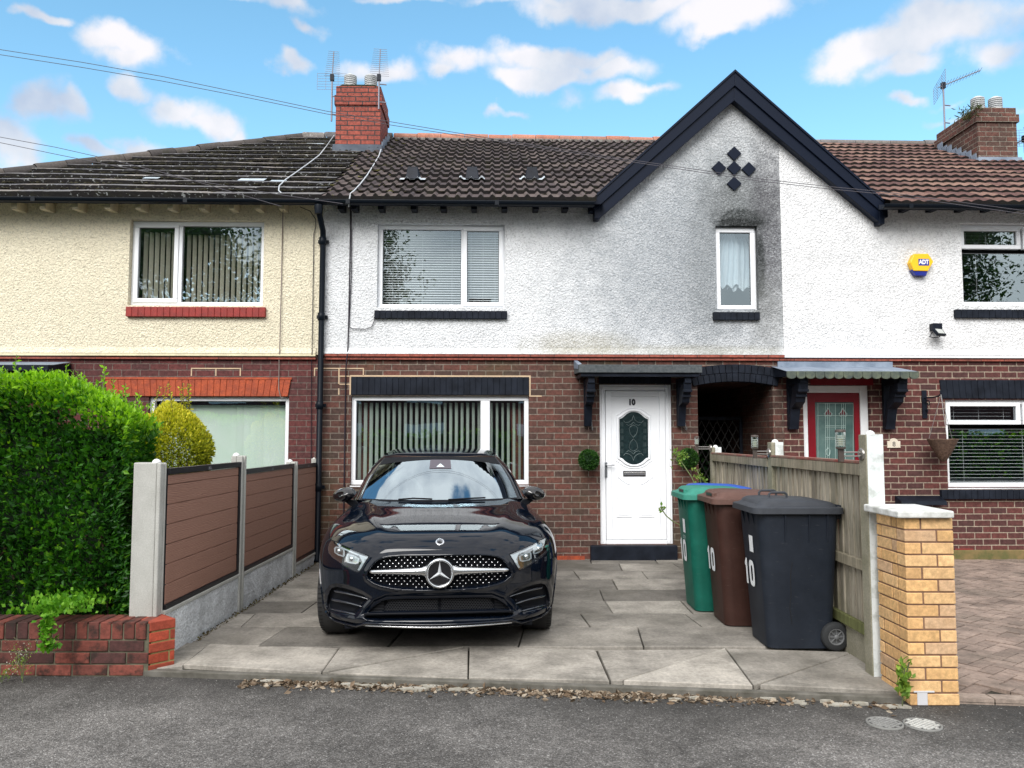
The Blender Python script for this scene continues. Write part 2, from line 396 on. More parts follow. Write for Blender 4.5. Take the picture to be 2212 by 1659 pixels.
M_dark = mat('dark_interior', (.09, .095, .095), .9)
M_felt = noisy('mineral_felt', (.05, .06, .065), (.09, .10, .105), 30, .9, .5, .003, 150)

def glass_mat(name, f0=.16, tint=(1, 1, 1), gcol=(.9, .96, 1), wavy=.02):
    m = bpy.data.materials.new(name); m.use_nodes = True; nt = m.node_tree; nt.nodes.clear()
    g = N(nt, 'ShaderNodeBsdfGlossy', i_Roughness=.0); g.inputs['Color'].default_value = (*gcol, 1)
    t = N(nt, 'ShaderNodeBsdfTransparent'); t.inputs['Color'].default_value = (*tint, 1)
    lw = N(nt, 'ShaderNodeLayerWeight', i_Blend=.35)
    fac = maprange(nt, lw.outputs['Facing'], 0, 1, f0, 1, False)
    if wavy: L(nt, bump(nt, noise(nt, 2.2, 2, .5, co(nt)), wavy, .05), g.inputs['Normal'])
    mx = N(nt, 'ShaderNodeMixShader'); L(nt, fac, mx.inputs[0]); L(nt, t.outputs[0], mx.inputs[1]); L(nt, g.outputs[0], mx.inputs[2])
    o = N(nt, 'ShaderNodeOutputMaterial'); L(nt, mx.outputs[0], o.inputs[0]); return m
M_glass = glass_mat('window_glass', .19, gcol=(.8, .94, 1))
M_blindv = noisy('pale_green_blind', (.72, .88, .76), (.78, .9, .82), 3, .8, 0)
M_blindc = noisy('cream_blind', (.74, .74, .58), (.8, .8, .66), 3, .8, 0)
M_blindh = mat('white_slat', (.72, .78, .80), .5)
M_curtain = noisy('brown_curtain', (.13, .05, .035), (.06, .02, .02), 6, .9, 0)

# ================================================================= WINDOWS
def window(root, u0, u1, z0, z1, cells, v=.05, blind=None, name='window', fw=.055, label=None, cill=True, mw=.05, cols=None):
    """cells: (ua, ub, za, zb, 'fix'|'sash') glazed lights inside the frame; everything in facade coordinates"""
    m = MB()
    m.box(u0, u1, v, v+.07, z0, z0+fw); m.box(u0, u1, v, v+.07, z1-fw, z1)
    m.box(u0, u0+fw, v+.0005, v+.07, z0+fw, z1-fw); m.box(u1-fw, u1, v+.0005, v+.07, z0+fw, z1-fw)
    # mullions and transoms fill what the cells leave
    us = sorted({round(c[k], 4) for c in cells for k in (0, 1)}); zs = sorted({round(c[k], 4) for c in cells for k in (2, 3)})
    done = set()
    for a, b in zip(us, us[1:]):
        if b-a < .13 and not any(c[0] < (a+b)/2 < c[1] for c in cells): m.box(a, b, v+.001, v+.07, z0+fw, z1-fw)
    for c in cells:
        for d in cells:
            if abs(c[0]-d[0]) < .01 and d[2] > c[3]-.001 and d[2]-c[3] < .15: m.box(c[0], c[1], v+.002, v+.07, c[3], d[2])
    if cill: m.box(u0-.01, u1+.01, v-.05, v+.03, z0-.028, z0-.001)
    fr = m.build(name, M_upvc, root, bevel=.006)
    if label: fr['label'] = label
    for c in cells:
        ua, ub, za, zb, k = c[:5]; vv = v+.03
        if k == 'sash':
            s = MB(); w = .052; o = -.018
            s.box(ua, ub, v+o, v+.045, za, za+w); s.box(ua, ub, v+o, v+.045, zb-w, zb)
            s.box(ua, ua+w, v+o+.0005, v+.045, za+w, zb-w); s.box(ub-w, ub, v+o+.0005, v+.045, za+w, zb-w)
            s.build('sash', M_upvc, fr, bevel=.006)
            ua += w; ub -= w; za += w; zb -= w; vv = v+.012
        g = MB(); gs = .007
        g.box(ua, ub, vv-.004, vv, za, za+gs); g.box(ua, ub, vv-.004, vv, zb-gs, zb); g.box(ua, ua+gs, vv-.0045, vv, za+gs, zb-gs); g.box(ub-gs, ub, vv-.0045, vv, za+gs, zb-gs)
        g.build('gasket', M_gap, fr)
        MB().quad((ua, vv+.002, za), (ub, vv+.002, za), (ub, vv+.002, zb), (ua, vv+.002, zb)).build('pane', M_glass, fr)
        if blind: blind(fr, ua, ub, za, zb, vv+.09, c)
    return fr
def vslats(pitch=.07, width=.089, ang=72, m=None, top=None, jitter=3):
    def f(fr, ua, ub, za, zb, v, c):
        rnd = random.Random(int(ua*100)); b = MB(); u = ua+.02
        while u < ub:
            a = math.radians(ang+rnd.uniform(-jitter, jitter)); du, dv = width/2*math.cos(a), width/2*math.sin(a)
            b.add([(u-du, v-dv+.05, za-.02), (u+du, v+dv+.05, za-.02), (u+du, v+dv+.05, zb-.02), (u-du, v-dv+.05, zb-.02)], [(0, 1, 2, 3)])
            u += pitch
        b.build('vertical_blind', m or M_blindv, fr)
        if top: MB().box(ua, ub, v-.03, v+.03, zb-top, zb-.001).build('blind_rail', M_black, fr)
    return f
def hslats(pitch=.031, width=.025, ang=28, m=None):
    def f(fr, ua, ub, za, zb, v, c):
        b = MB(); z = za+.012; a = math.radians(ang); dv, dz = width/2*math.cos(a), width/2*math.sin(a)
        while z < zb:
            b.add([(ua, v-dv, z-dz), (ub, v-dv, z-dz), (ub, v+dv, z+dz), (ua, v+dv, z+dz)], [(0, 1, 2, 3)]); z += pitch
        for t in (.12, .5, .88):
            u = ua+(ub-ua)*t; b.box(u-.001, u+.001, v-.014, v-.012, za, zb)
        b.build('horizontal_blind', m or M_blindh, fr)
    return f

# ================================================================= WALL WITH HOLES
def wall(name, root, u0, u1, z0, z1, holes, m, v=0., reveal=.13, extra=None, rm=None):
    b = MB()
    us = sorted({u0, u1, *[h[k] for h in holes for k in (0, 1) if u0 < h[k] < u1]}); zs = sorted({z0, z1, *[h[k] for h in holes for k in (2, 3) if z0 < h[k] < z1]})
    for a, c in zip(us, us[1:]):
        for d, e in zip(zs, zs[1:]):
            x, y = (a+c)/2, (d+e)/2
            if any(h[0] < x < h[1] and h[2] < y < h[3] for h in holes): continue
            b.quad((a, v, d), (c, v, d), (c, v, e), (a, v, e))
    for h in holes:
        a, c, d, e = h[:4]; d = max(d, z0); e = min(e, z1); r = v+reveal
        if h[0] >= u0: b.quad((a, v, d), (a, v, e), (a, r, e), (a, r, d))
        if h[1] <= u1: b.quad((c, v, d), (c, r, d), (c, r, e), (c, v, e))
        if h[3] <= z1: b.quad((a, v, e), (c, v, e), (c, r, e), (a, r, e))
        if h[2] >= z0: b.quad((a, v, d), (a, r, d), (c, r, d), (c, v, d))
    if extra: extra(b)
    return b.build(name, m, root)
def brick_row(name, root, u0, u1, z0, z1, v, n, m, depth=.05, gap=.006, top_in=0., flare=0., rnd=None):
    b = MB(); rnd = rnd or random.Random(5)
    b.box(u0+.004, u1-.004, v+.008, v+depth, z0+.002, z1-.002)
    for i in range(n):
        a = u0+(u1-u0)*i/n; c = u0+(u1-u0)*(i+1)/n; t = rnd.uniform(-.002, .002)
        fa = flare*(2*i/n-1); fc = flare*(2*(i+1)/n-1)
        b.prism([(a+gap/2, z0), (c-gap/2, z0), (c-gap/2+fc, z1), (a+gap/2+fa, z1)], v+t, v+depth-.002)
    return b.build(name, m, root, bevel=.003, seg=1)

HL = thing('terraced_house', 'cream rendered house with dark hipped tile roof at the left end of the terrace', 'house', 'houses of the terrace', BASE_L, FM)
H10 = thing('terraced_house', 'middle house with white door numbered 10 under a soot stained white gable', 'house', 'houses of the terrace', BASE_10, FM)
H8 = thing('terraced_house', 'bright white house with dark red front door at the right of the terrace', 'house', 'houses of the terrace', BASE_8, FM)
VR = -.03                                           # face of the roughcast, brick is at v = 0
ZB10 = FZ(768, 1200, 0); ZBL = FZ(765, 500, 0); ZB8 = FZ(772, 1900, 0)
ZB = (ZB10+ZBL+ZB8)/3
ZE = FZ(444, 1100, VR)                              # top of the front walls
VE = -.38                                           # tile edge over the gutter
ZT = FZ(431, 1000, VE)
VRG = 3.9; ZRG = FZ(303, 1100, VRG)                 # ridge
def rect(px0, px1, py0, py1, v=.05):
    um = (F(px0, py0, v)[0]+F(px0, py1, v)[0])/2; un = (F(px1, py0, v)[0]+F(px1, py1, v)[0])/2
    cx = (px0+px1)/2
    return um, un, FZ(py1, cx, v), FZ(py0, cx, v)
# openings (u0, u1, z0, z1)
wL1 = rect(285, 573, 479, 662); wL0 = rect(322, 625, 857, 1052)
w1 = rect(817, 1090, 487, 667); w0 = rect(759, 1142, 856, 1047); wg = rect(1543, 1633, 491, 672)
d10 = rect(1295, 1451, 831, 1175); 
w81 = rect(2070, 2420, 487, 662); w80 = rect(2040, 2400, 864, 1052); d8 = rect(1735, 1879, 833, 1200)
d8 = (d8[0], d8[1], .0, d8[3])
pas = rect(1509, 1672, 826, 1180, 0); pas = (pas[0], pas[1], 0.0, FZ(822, 1590, 0))
U0L = U_PARTY-8.4
wall('brick_wall', HL, U0L, U_PARTY-.001, 0, ZB, [wL0], M_brickL)
wall('rendered_wall', HL, U0L, U_PARTY-.001, ZB, ZE, [wL1], M_rendL, v=VR, reveal=.14)
wall('brick_wall', H10, U_PARTY, U_SPLIT, -.15, ZB, [w0, d10, pas], M_brick10)
wall('brick_wall', H8, U_SPLIT+.001, U_END8, -.15, ZB, [w80, d8], M_brick8)
# gable: board lines at v = VG
VG = -.17
apx = F(1586, 155, VG); gl = F(1276, 433, VG); gr_ = F(1908, 437, VG)
glo = F(1290, 476, VG); gro = F(1905, 487, VG); ain = F(1586, 217, VG); gli = F(1297, 470, VG); gri = F(1898, 478, VG)
def gable_z(u):                                       # wall line under the boards
    a = F(1586, 190, VR)
    l = F(1280, 462, VR); r = F(1905, 470, VR)
    return a[1]+(l[1]-a[1])*(a[0]-u)/(a[0]-l[0]) if u < a[0] else a[1]+(r[1]-a[1])*(u-a[0])/(r[0]-a[0])
ua = F(1586, 190, VR)[0]; ul = ua-(gable_z(ua)-ZE)/((gable_z(ua)-gable_z(ua-1))); ur = ua+(gable_z(ua)-ZE)/((gable_z(ua)-gable_z(ua+1)))
def gab10(b): b.add([(ul, VR, ZE), (U_SPLIT, VR, ZE), (U_SPLIT, VR, gable_z(U_SPLIT)), (ua, VR, gable_z(ua))], [(0, 1, 2, 3)])
def gab8(b): b.add([(U_SPLIT+.001, VR, ZE), (ur, VR, ZE), (U_SPLIT+.001, VR, gable_z(U_SPLIT))], [(0, 1, 2)])
wall('rendered_wall', H10, U_PARTY, U_SPLIT, ZB, ZE, [w1, wg], M_rend10, v=VR, reveal=.14, extra=gab10)
wall('rendered_wall', H8, U_SPLIT+.001, U_END8, ZB, ZE, [w81], M_rend8, v=VR-.004, reveal=.14, extra=gab8)
# side walls and rear so the block is solid
for H, a, b_ in ((HL, U0L, U_PARTY-.002), (H10, U_PARTY, U_SPLIT), (H8, U_SPLIT+.002, U_END8)):
    q = MB(); vb = 7.6
    if H is HL: q.quad((a, 0, 0), (a, 0, ZE), (a, vb, ZE), (a, vb, 0))
    if H is H8: q.quad((b_, 0, 0), (b_, vb, 0), (b_, vb, ZE), (b_, 0, ZE))
    q.quad((a, vb, 0), (a, vb, ZE), (b_, vb, ZE), (b_, vb, 0)); q.build('rear_wall', M_brickL, H)
    r = MB()                                                       # rooms behind the windows
    pu = pas[0]-.15 if H is H10 else b_-.1
    a0 = (pas[1]+.2) if H is H8 else a+.1
    for (x0, x1, z0, z1) in ((a0, pu, .05, 2.45), (a+.1, b_-.1, 2.75, ZE-.1)):
        y0, y1 = .14, 3.2
        r.quad((x0, y1, z0), (x1, y1, z0), (x1, y1, z1), (x0, y1, z1)); r.quad((x0, y0, z0), (x1, y0, z0), (x1, y1, z0), (x0, y1, z0))
        r.quad((x0, y0, z1), (x1, y0, z1), (x1, y1, z1), (x0, y1, z1)); r.quad((x0, y0, z0), (x0, y1, z0), (x0, y1, z1), (x0, y0, z1)); r.quad((x1, y0, z0), (x1, y1, z0), (x1, y1, z1), (x1, y0, z1))
    r.build('interior', M_dark, H)
# brick courses that bell out under the render
for H, a, b_, m in ((HL, U0L, U_PARTY-.06, M_bandL), (H10, U_PARTY+.05, U_SPLIT, M_band), (H8, U_SPLIT+.001, U_END8, M_upvc2)):
    MB().box(a, b_, -.062, -.001, ZB-.022, ZB+.012).build('band_course', m, H, bevel=.004)
    MB().box(a, b_, -.040, -.001, ZB-.060, ZB-.024).build('band_course', M_band, H, bevel=.004)
    bb = MB(); bb.add([(a, -.066, ZB+.012), (b_, -.066, ZB+.012), (b_, VR-.004, ZB+.09), (a, VR-.004, ZB+.09)], [(0, 1, 2, 3)])
    bb.build('bell_cast', {id(HL): M_rendL, id(H10): M_rend10, id(H8): M_rend8}[id(H)], H)
# plinth
MB().box(U_PARTY, d10[0]-.2, -.012, -.001, -.05, .045).build('plinth', M_orange, H10)
MB().box(d8[1]+.1, U_END8, -.05, -.001, -.1, .10).build('plinth', noisy('mossy_plinth', (.20, .14, .06), (.10, .10, .035), 9, .9, .5), H8, bevel=.01)

# ---- windows
def V(px, py=600, v=.05): return F(px, py, v)[0]
fw = .055
window(HL, *wL1, [(wL1[0]+.03, V(387, 570)-.01, wL1[2]+.045, wL1[3]-.03, 'sash'), (V(393, 570), wL1[1]-fw, wL1[2]+fw, wL1[3]-fw, 'fix')],
       blind=lambda fr, *a: (vslats(.071, .062, 60, M_blindc, top=.075 if a[-1][4] == 'fix' else None)(fr, *a)))
window(HL, *wL0, [(wL0[0]+.11, wL0[1]-fw, wL0[2]+fw, wL0[3]-fw, 'fix')], blind=vslats(.085, .09, 12, M_blindv, top=.045, jitter=5))
window(H10, *w1, [(w1[0]+fw, V(996, 570), w1[2]+fw, w1[3]-fw, 'fix'), (V(1000, 570), w1[1]-.02, w1[2]+.03, w1[3]-.02, 'sash')], blind=hslats(.031, .027, 35))
window(H10, *w0, [(w0[0]+fw, V(1038, 950), w0[2]+fw, w0[3]-fw, 'fix'), (V(1058, 950), w0[1]-fw, w0[2]+fw, w0[3]-fw, 'fix')], blind=vslats(.072, .06, 56, M_blindv))
for ucur in (w0[0]+.12, w0[1]-.14):                      # curtains gathered at both sides
    cb = MB(); P = [[(ucur+(j/12-.5)*.22*(.6+.4*abs(i/6-.4)), .26+.015*math.sin(j*2.6), w0[2]+(w0[3]-w0[2])*i/6) for j in range(13)] for i in range(7)]
    cb.grid(P).build('curtain', M_curtain, H10)
window(H10, *wg, [(wg[0]+.02, wg[1]-.02, wg[2]+.02, wg[3]-.02, 'sash')], fw=.03)
t1 = FZ(543, 2140, .05); t0 = FZ(923, 2130, .05)
window(H8, *w81, [(w81[0]+.03, V(2203, 520), t1+.03, w81[3]-.03, 'sash'), (V(2208, 520), w81[1]-.05, t1+.03, w81[3]-.03, 'sash'), (w81[0]+fw, w81[1]-fw, w81[2]+fw, t1-.02, 'fix')], blind=hslats(.045, .02, 10))
window(H8, *w80, [(w80[0]+.03, V(2203, 900), t0+.035, w80[3]-.03, 'sash'), (V(2208, 900), w80[1]-.05, t0+.035, w80[3]-.03, 'sash'), (w80[0]+fw, w80[1]-fw, w80[2]+fw, t0-.02, 'fix')], blind=hslats(.045, .022, 12))
# shirt hanging behind the gable window
def cloth(cu, zt, w, h, v):
    P = []
    for i in range(15):
        t = i/14; ww = w*(.42+.30*min(1, t*5)+.25*t)
        P.append([(cu+(j/20-.5)*ww*1.3+.01*math.sin(t*4), v+.02*math.sin(j*1.3+t*2)+.012*math.sin(j*2.9), zt-h*t+(.03*math.sin(j*.9) if i == 14 else 0)) for j in range(21)])
    return MB().grid(P)
sh = cloth((wg[0]+wg[1])/2-.03, wg[3]-.06, .26, .68, .2); sh.grid([[(p[0]+.16, p[1]+.05, p[2]-.03) for p in sh.v[r*21:(r+1)*21]] for r in range(15)])
tag(sh.build('shirt', noisy('white_cotton', (.52, .62, .66), (.42, .52, .57), 3, .8, 0)), 'pale shirts hanging inside the small gable window', 'shirt'); ROOTS.append((bpy.data.objects['shirt'], Vector((0, 0, 0)), FM))
# ---- sills and lintels
def sill(H, px0, px1, py0, py1, n, m, v=VR):
    r = rect(px0, px1, py0, py1, v-.05); return brick_row('sill', H, r[0], r[1], r[2], r[3], v-.055, n, m, depth=.09)
sill(HL, 271, 573, 663, 684, 22, M_redsill); sill(H10, 808, 1096, 671, 688, 23, M_blackM); sill(H10, 1541, 1642, 674, 691, 8, M_blackM)
sill(H8, 2064, 2430, 669, 687, 30, M_blackM); sill(H8, 2034, 2420, 1058, 1078, 30, M_blackM, 0)
r = rect(232, 622, 815, 856, -.02); brick_row('lintel', HL, r[0], r[1], r[2], r[3]-.03, -.02, 29, M_orange, depth=.12, flare=.035); MB().box(r[0]-.05, r[1]+.045, -.024, .05, r[3]-.028, r[3]).build('lintel_cap', M_orange, HL, bevel=.003)
r = rect(758, 1143, 814, 853, -.02); brick_row('lintel', H10, r[0], r[1], r[2], r[3], -.02, 30, M_blackM, depth=.12)
pale = noisy('pale_repair_mortar', (.58, .43, .28), (.48, .36, .25), 12, .9, .4)
pm = MB(); pm.box(r[0]-.015, r[1]+.02, -.006, .01, r[3], r[3]+.02); pm.box(r[0]-.02, r[0]-.002, -.006, .01, r[2], r[3]); pm.box(r[1]+.002, r[1]+.02, -.006, .01, r[2]-.02, r[3])
pm.box(r[0]-.16, r[0]-.145, -.006, .01, r[3]-.09, r[3]+.012); pm.box(r[0]-.145, r[0]-.02, -.006, .01, r[3], r[3]+.014); pm.box(r[0]-.145, r[0]-.02, -.006, .01, r[3]-.10, r[3]-.088); pm.box(r[0]-.16, r[0]-.145, -.006, .01, r[2], r[2]+.08)
pm.box(r[1]+.02, r[1]+.16, -.006, .01, r[2]-.02, r[2]-.006); pm.build('repointed_mortar', pale, H10)
pl = MB(); rl = rect(549, 697, 795, 812, -.01); rl2 = rect(902, 1046, 795, 812, -.01)
for x0, x1 in ((412, 520), (678, 786)):
    q = rect(x0, x1, 797, 812, -.01)
    for a, c in ((q[0], q[0]+.014), ((q[0]+q[1])/2-.007, (q[0]+q[1])/2+.007), (q[1]-.014, q[1])): pl.box(a, c, -.006, .01, q[2], q[3])
    pl.box(q[0], q[1], -.0055, .01, q[3], q[3]+.014)
pl.build('repointed_mortar', pale, HL)
r = rect(2034, 2430, 821, 861, -.02); brick_row('lintel', H8, r[0], r[1], r[2], r[3], -.02, 30, M_blackM, depth=.12, flare=.02)
# arch over the passage: two rings of bricks on end
def arch(H):
    cu = (pas[0]+pas[1])/2; hw = (pas[1]-pas[0])/2+.06
    zi, ze = FZ(824, 1590, -.03), FZ(834, 1509, -.03); rise = zi-ze; R = (hw*hw+rise*rise)/(2*rise); cz = zi-R; am = math.asin(hw/R)
    th = FZ(787, 1590, -.03)-zi; b = MB(); n = 15
    for ring, (r0, r1) in enumerate(((R, R+th*.48), (R+th*.5, R+th))):
        for i in range(n):
            t0 = -am+2*am*i/n; t1 = -am+2*am*(i+1)/n; g = .003/R
            k = 1.07 if ring else 1
            P = [(cu+r*math.sin(t), cz+r*math.cos(t)) for r, t in ((r0, t0*k+g), (r0, t1*k-g), (r1, t1*k-g), (r1, t0*k+g))]
            b.prism(P, -.035, .11)
    b.build('arch', M_blackM, H, bevel=.003, seg=1)
arch(H10)
# passage: side walls, soffit, lattice gate with ivy at the back
pa, pb, pz = pas[0], pas[1], pas[3]; VP = 4.5
q = MB(); q.quad((pb, .13, 0), (pb, VP, 0), (pb, VP, pz), (pb, .13, pz)); q.quad((pa, .13, 0), (pa, .13, pz), (pa, VP, pz), (pa, VP, 0)); q.quad((pa, .13, pz), (pb, .13, pz), (pb, VP, pz), (pa, VP, pz))
q.quad((pa, VP, 0), (pa, VP, pz), (pb, VP, pz), (pb, VP, 0)); q.build('passage', M_brickTun, H10)
gt = thing('lattice_gate', 'dark lattice gate with ivy inside the covered passage', 'gate', base=((pa+pb)/2, 1.2, 0), M=FM)
lt = MB(); 
for i in range(-12, 13):
    for sgn in (1, -1):
        c0 = (pa+pb)/2+i*.11; P = [(c0-sgn*.9*.5, 0.05), (c0+sgn*.9*.5, 1.75)]
        # clip to the opening
        pts = []
        for k in range(21):
            t = k/20; x = P[0][0]+(P[1][0]-P[0][0])*t; z = P[0][1]+(P[1][1]-P[0][1])*t
            if pa+.03 < x < pb-.03: pts.append((x, 1.2+sgn*.006, z))
        if len(pts) > 1: lt.tube([pts[0], pts[-1]], .006, 5)
lt.build('lattice', mat('weathered_lattice', (.035, .035, .033), .8), gt)
gf = MB(); gf.box(pa+.01, pa+.05, 1.18, 1.22, .02, 1.8); gf.box(pb-.05, pb-.01, 1.18, 1.22, .02, 1.8); gf.box(pa+.05, pb-.05, 1.181, 1.219, 1.75, 1.8); gf.box(pa+.05, pb-.05, 1.181, 1.219, .02, .07)
gf.build('gate_frame', M_blackM, gt, bevel=.004)
# ================================================================= LEAVES (used by every plant)
RNG = np.random.default_rng(7)
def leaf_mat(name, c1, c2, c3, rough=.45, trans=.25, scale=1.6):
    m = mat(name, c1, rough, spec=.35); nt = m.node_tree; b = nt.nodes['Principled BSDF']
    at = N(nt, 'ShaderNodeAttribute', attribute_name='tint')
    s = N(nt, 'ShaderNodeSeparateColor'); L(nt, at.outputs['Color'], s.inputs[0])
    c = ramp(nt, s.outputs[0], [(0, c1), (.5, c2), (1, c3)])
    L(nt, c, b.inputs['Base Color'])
    tr = N(nt, 'ShaderNodeBsdfTranslucent'); L(nt, mixc(nt, 1., c, (1.4, 1.5, .6), 'MULTIPLY'), tr.inputs[0])
    mx = N(nt, 'ShaderNodeMixShader', i_0=trans); L(nt, b.outputs[0], mx.inputs[1]); L(nt, tr.outputs[0], mx.inputs[2])
    L(nt, mx.outputs[0], nt.nodes['Material Output'].inputs[0]); return m
def leaves(P, Nn, size, tint, name, m, parent=None, spread=.8, aspect=.5, var=.35, fold=.25):
    """P (n,3) leaf bases, Nn (n,3) growth directions; one folded diamond of four triangles-pairs each"""
    n = len(P); P = np.asarray(P, float); D = np.asarray(Nn, float)+RNG.normal(0, spread, (n, 3))*.6
    D /= np.linalg.norm(D, axis=1)[:, None]+1e-9
    A = RNG.normal(0, 1, (n, 3)); X = np.cross(D, A); X /= np.linalg.norm(X, axis=1)[:, None]+1e-9
    U = np.cross(X, D); s = (size*(1+RNG.uniform(-var, var, n)))[:, None]
    a = P; b = P+D*s*.5+X*s*aspect*.5+U*s*fold*.4; c = P+D*s; d = P+D*s*.5-X*s*aspect*.5+U*s*fold*.4
    V_ = np.stack([a, b, c, d], 1).reshape(-1, 3); i = np.arange(n)*4
    Fc = np.stack([np.stack([i, i+1, i+2], 1), np.stack([i, i+2, i+3], 1)], 1).reshape(-1, 3)
    T = np.clip(np.repeat(tint, 2), 0, 1)
    return npmesh(name, V_, Fc, m, parent, colors=np.stack([T, T, T], 1))
M_ivy = leaf_mat('dark_ivy', (.008, .03, .01), (.015, .05, .015), (.03, .08, .02))
n = 900; P = np.stack([RNG.uniform(pa+.1, pb-.05, n), RNG.uniform(1.3, 1.6, n), RNG.uniform(.1, 1.5, n)], 1)
P = P[(P[:, 2] < 1.45-.9*np.abs((P[:, 0]-(pa+pb)/2)/(pb-pa)))]
leaves(P, np.tile([0, -1, .2], (len(P), 1)), .07, RNG.uniform(0, 1, len(P)), 'ivy', M_ivy, gt, aspect=.8)

# ================================================================= ROOFS
M_gr = None
def tile_mat(name, c1, c2, c3, moss=(.035, .035, .02), lichen=.0, bs=.5, mossamt=.5):
    m = mat(name, c1, .82, spec=.3); nt = m.node_tree; b = nt.nodes['Principled BSDF']
    at = N(nt, 'ShaderNodeAttribute', attribute_name='tint'); s = N(nt, 'ShaderNodeSeparateColor'); L(nt, at.outputs['Color'], s.inputs[0])
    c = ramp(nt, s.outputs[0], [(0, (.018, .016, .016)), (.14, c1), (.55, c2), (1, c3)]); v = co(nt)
    c = mixc(nt, 1., c, ramp(nt, noise(nt, 30, 5, .7, v), [(.3, .72), (.7, 1.25)]), 'MULTIPLY')
    k = ramp(nt, noise(nt, 6, 6, .7, v), [(.52, 0), (.66, 1)])
    c = mixc(nt, math_(nt, 'MULTIPLY', k, mossamt), c, moss)
    if lichen:
        l = ramp(nt, noise(nt, 24, 3, .6, co(nt, scale=(1, 1.0, 1), loc=(3, 1, 5)), .5), [(.63, 0), (.66, 1)])
        c = mixc(nt, math_(nt, 'MULTIPLY', l, lichen), c, (.55, .58, .58))
    L(nt, c, b.inputs['Base Color']); L(nt, bump(nt, noise(nt, 60, 4, .7, v), bs, .004), b.inputs['Normal']); return m
M_tile10 = tile_mat('brown_roman_tile', (.052, .041, .043), (.072, .055, .056), (.112, .088, .082), mossamt=.55)
M_tileL = tile_mat('grey_mossy_tile', (.085, .085, .095), (.135, .132, .138), (.20, .18, .162), lichen=.55, mossamt=.5)
M_tile8 = tile_mat('red_brown_tile', (.09, .045, .041), (.13, .068, .058), (.23, .14, .108), mossamt=.35)
SL = math.hypot(VRG-VE, ZRG-ZT); sv, sz = (VRG-VE)/SL, (ZRG-ZT)/SL; nv, nz_ = -sz, sv      # up-slope and outward
def tiles(name, root, ulo, uhi, m, kind, rows=14, seed=1, t=.028, step=None, umid=None):
    """ulo(s), uhi(s): limits at distance s up the slope"""
    rnd = np.random.default_rng(seed); g = SL/rows; V_ = []; Fc = []; T = []; n0 = 0
    if kind == 'roman': pitch = .142; tw = .284; du = .0178
    elif kind == 'flat': pitch = .33; tw = .33; du = .055
    else: pitch = .15; tw = .30; du = .0188
    for k in range(rows):
        a, b = ulo((k+.5)*g), uhi((k+.5)*g)
        off = (k % 2)*tw/2 if kind == 'flat' else 0
        i0 = math.floor((a-off)/du); i1 = math.ceil((b-off)/du)
        us = off+np.arange(i0, i1+1)*du; us = np.clip(us, a, b)
        ph = (us-off)/pitch; fr = ph-np.floor(ph)
        if kind == 'roman': pr = np.where(fr < .46, .034*np.sin(np.clip(fr/.46, 0, 1)*PI), 0)
        elif kind == 'flat': pr = np.zeros_like(us)+rnd.uniform(-.002, .002, len(us))
        else: pr = .020*(.5-.5*np.cos(fr*2*PI))
        tid = np.floor((us-off)/tw).astype(int); uq = {q: (rnd.uniform(0, 1), rnd.uniform(-.005, .005)) for q in set(tid.tolist())}
        jit = np.array([uq[q][1] for q in tid]); wob = .006*np.sin(us*.9+k*.3)+.004*np.sin(us*2.3+k)
        s0, s1 = k*g-.012, (k+1)*g+.03
        for (s, r) in ((s0, -.01+0*pr), (s0, t+pr+jit), (s0+.012, t+pr+jit+.003), ((s0+s1)/2, t*.55+pr+jit*.5), (s1, pr*.95-.004)):
            V_.append(np.stack([us, VE+sv*s+nv*(r+wob), ZT+sz*s+nz_*(r+wob)], 1))
        m_ = len(us)
        for rr in range(4):
            j = np.arange(m_-1); A = n0+rr*m_+j
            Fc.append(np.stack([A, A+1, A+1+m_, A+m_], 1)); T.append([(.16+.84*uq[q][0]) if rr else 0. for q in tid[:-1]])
        n0 += 5*m_
    V_ = np.concatenate(V_); Fc = np.concatenate(Fc); T = np.concatenate(T)
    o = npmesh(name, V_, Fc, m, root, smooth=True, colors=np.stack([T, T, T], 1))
    md = o.modifiers.new('edge', 'EDGE_SPLIT'); md.split_angle = math.radians(40)
    return o
UH = F(655, 294, VRG)[0]; UC = UH-(VRG-VE)
UB = U_PARTY+.06
g10 = lambda s: ul-.05+1.0*(ua-ul)*((ZT+sz*s-ZE)/(gable_z(ua)-ZE)) if True else 0
def gl_u(s):   # where the main slope meets the gable roof, left
    z = ZT+sz*s; return ua-(apx[1]-z)*(ua-gl[0])/(apx[1]-gl[1])+.02
def gr_u(s):
    z = ZT+sz*s; return ua+(apx[1]-z)*(gr_[0]-ua)/(apx[1]-gr_[1])-.02
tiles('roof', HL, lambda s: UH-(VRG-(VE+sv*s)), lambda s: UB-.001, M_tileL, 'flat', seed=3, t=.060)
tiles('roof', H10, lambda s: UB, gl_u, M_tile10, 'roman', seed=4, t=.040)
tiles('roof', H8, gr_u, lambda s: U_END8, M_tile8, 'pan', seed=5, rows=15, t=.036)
def rp(u, s, r=0.): return (u, VE+sv*s+nv*r, ZT+sz*s+nz_*r)
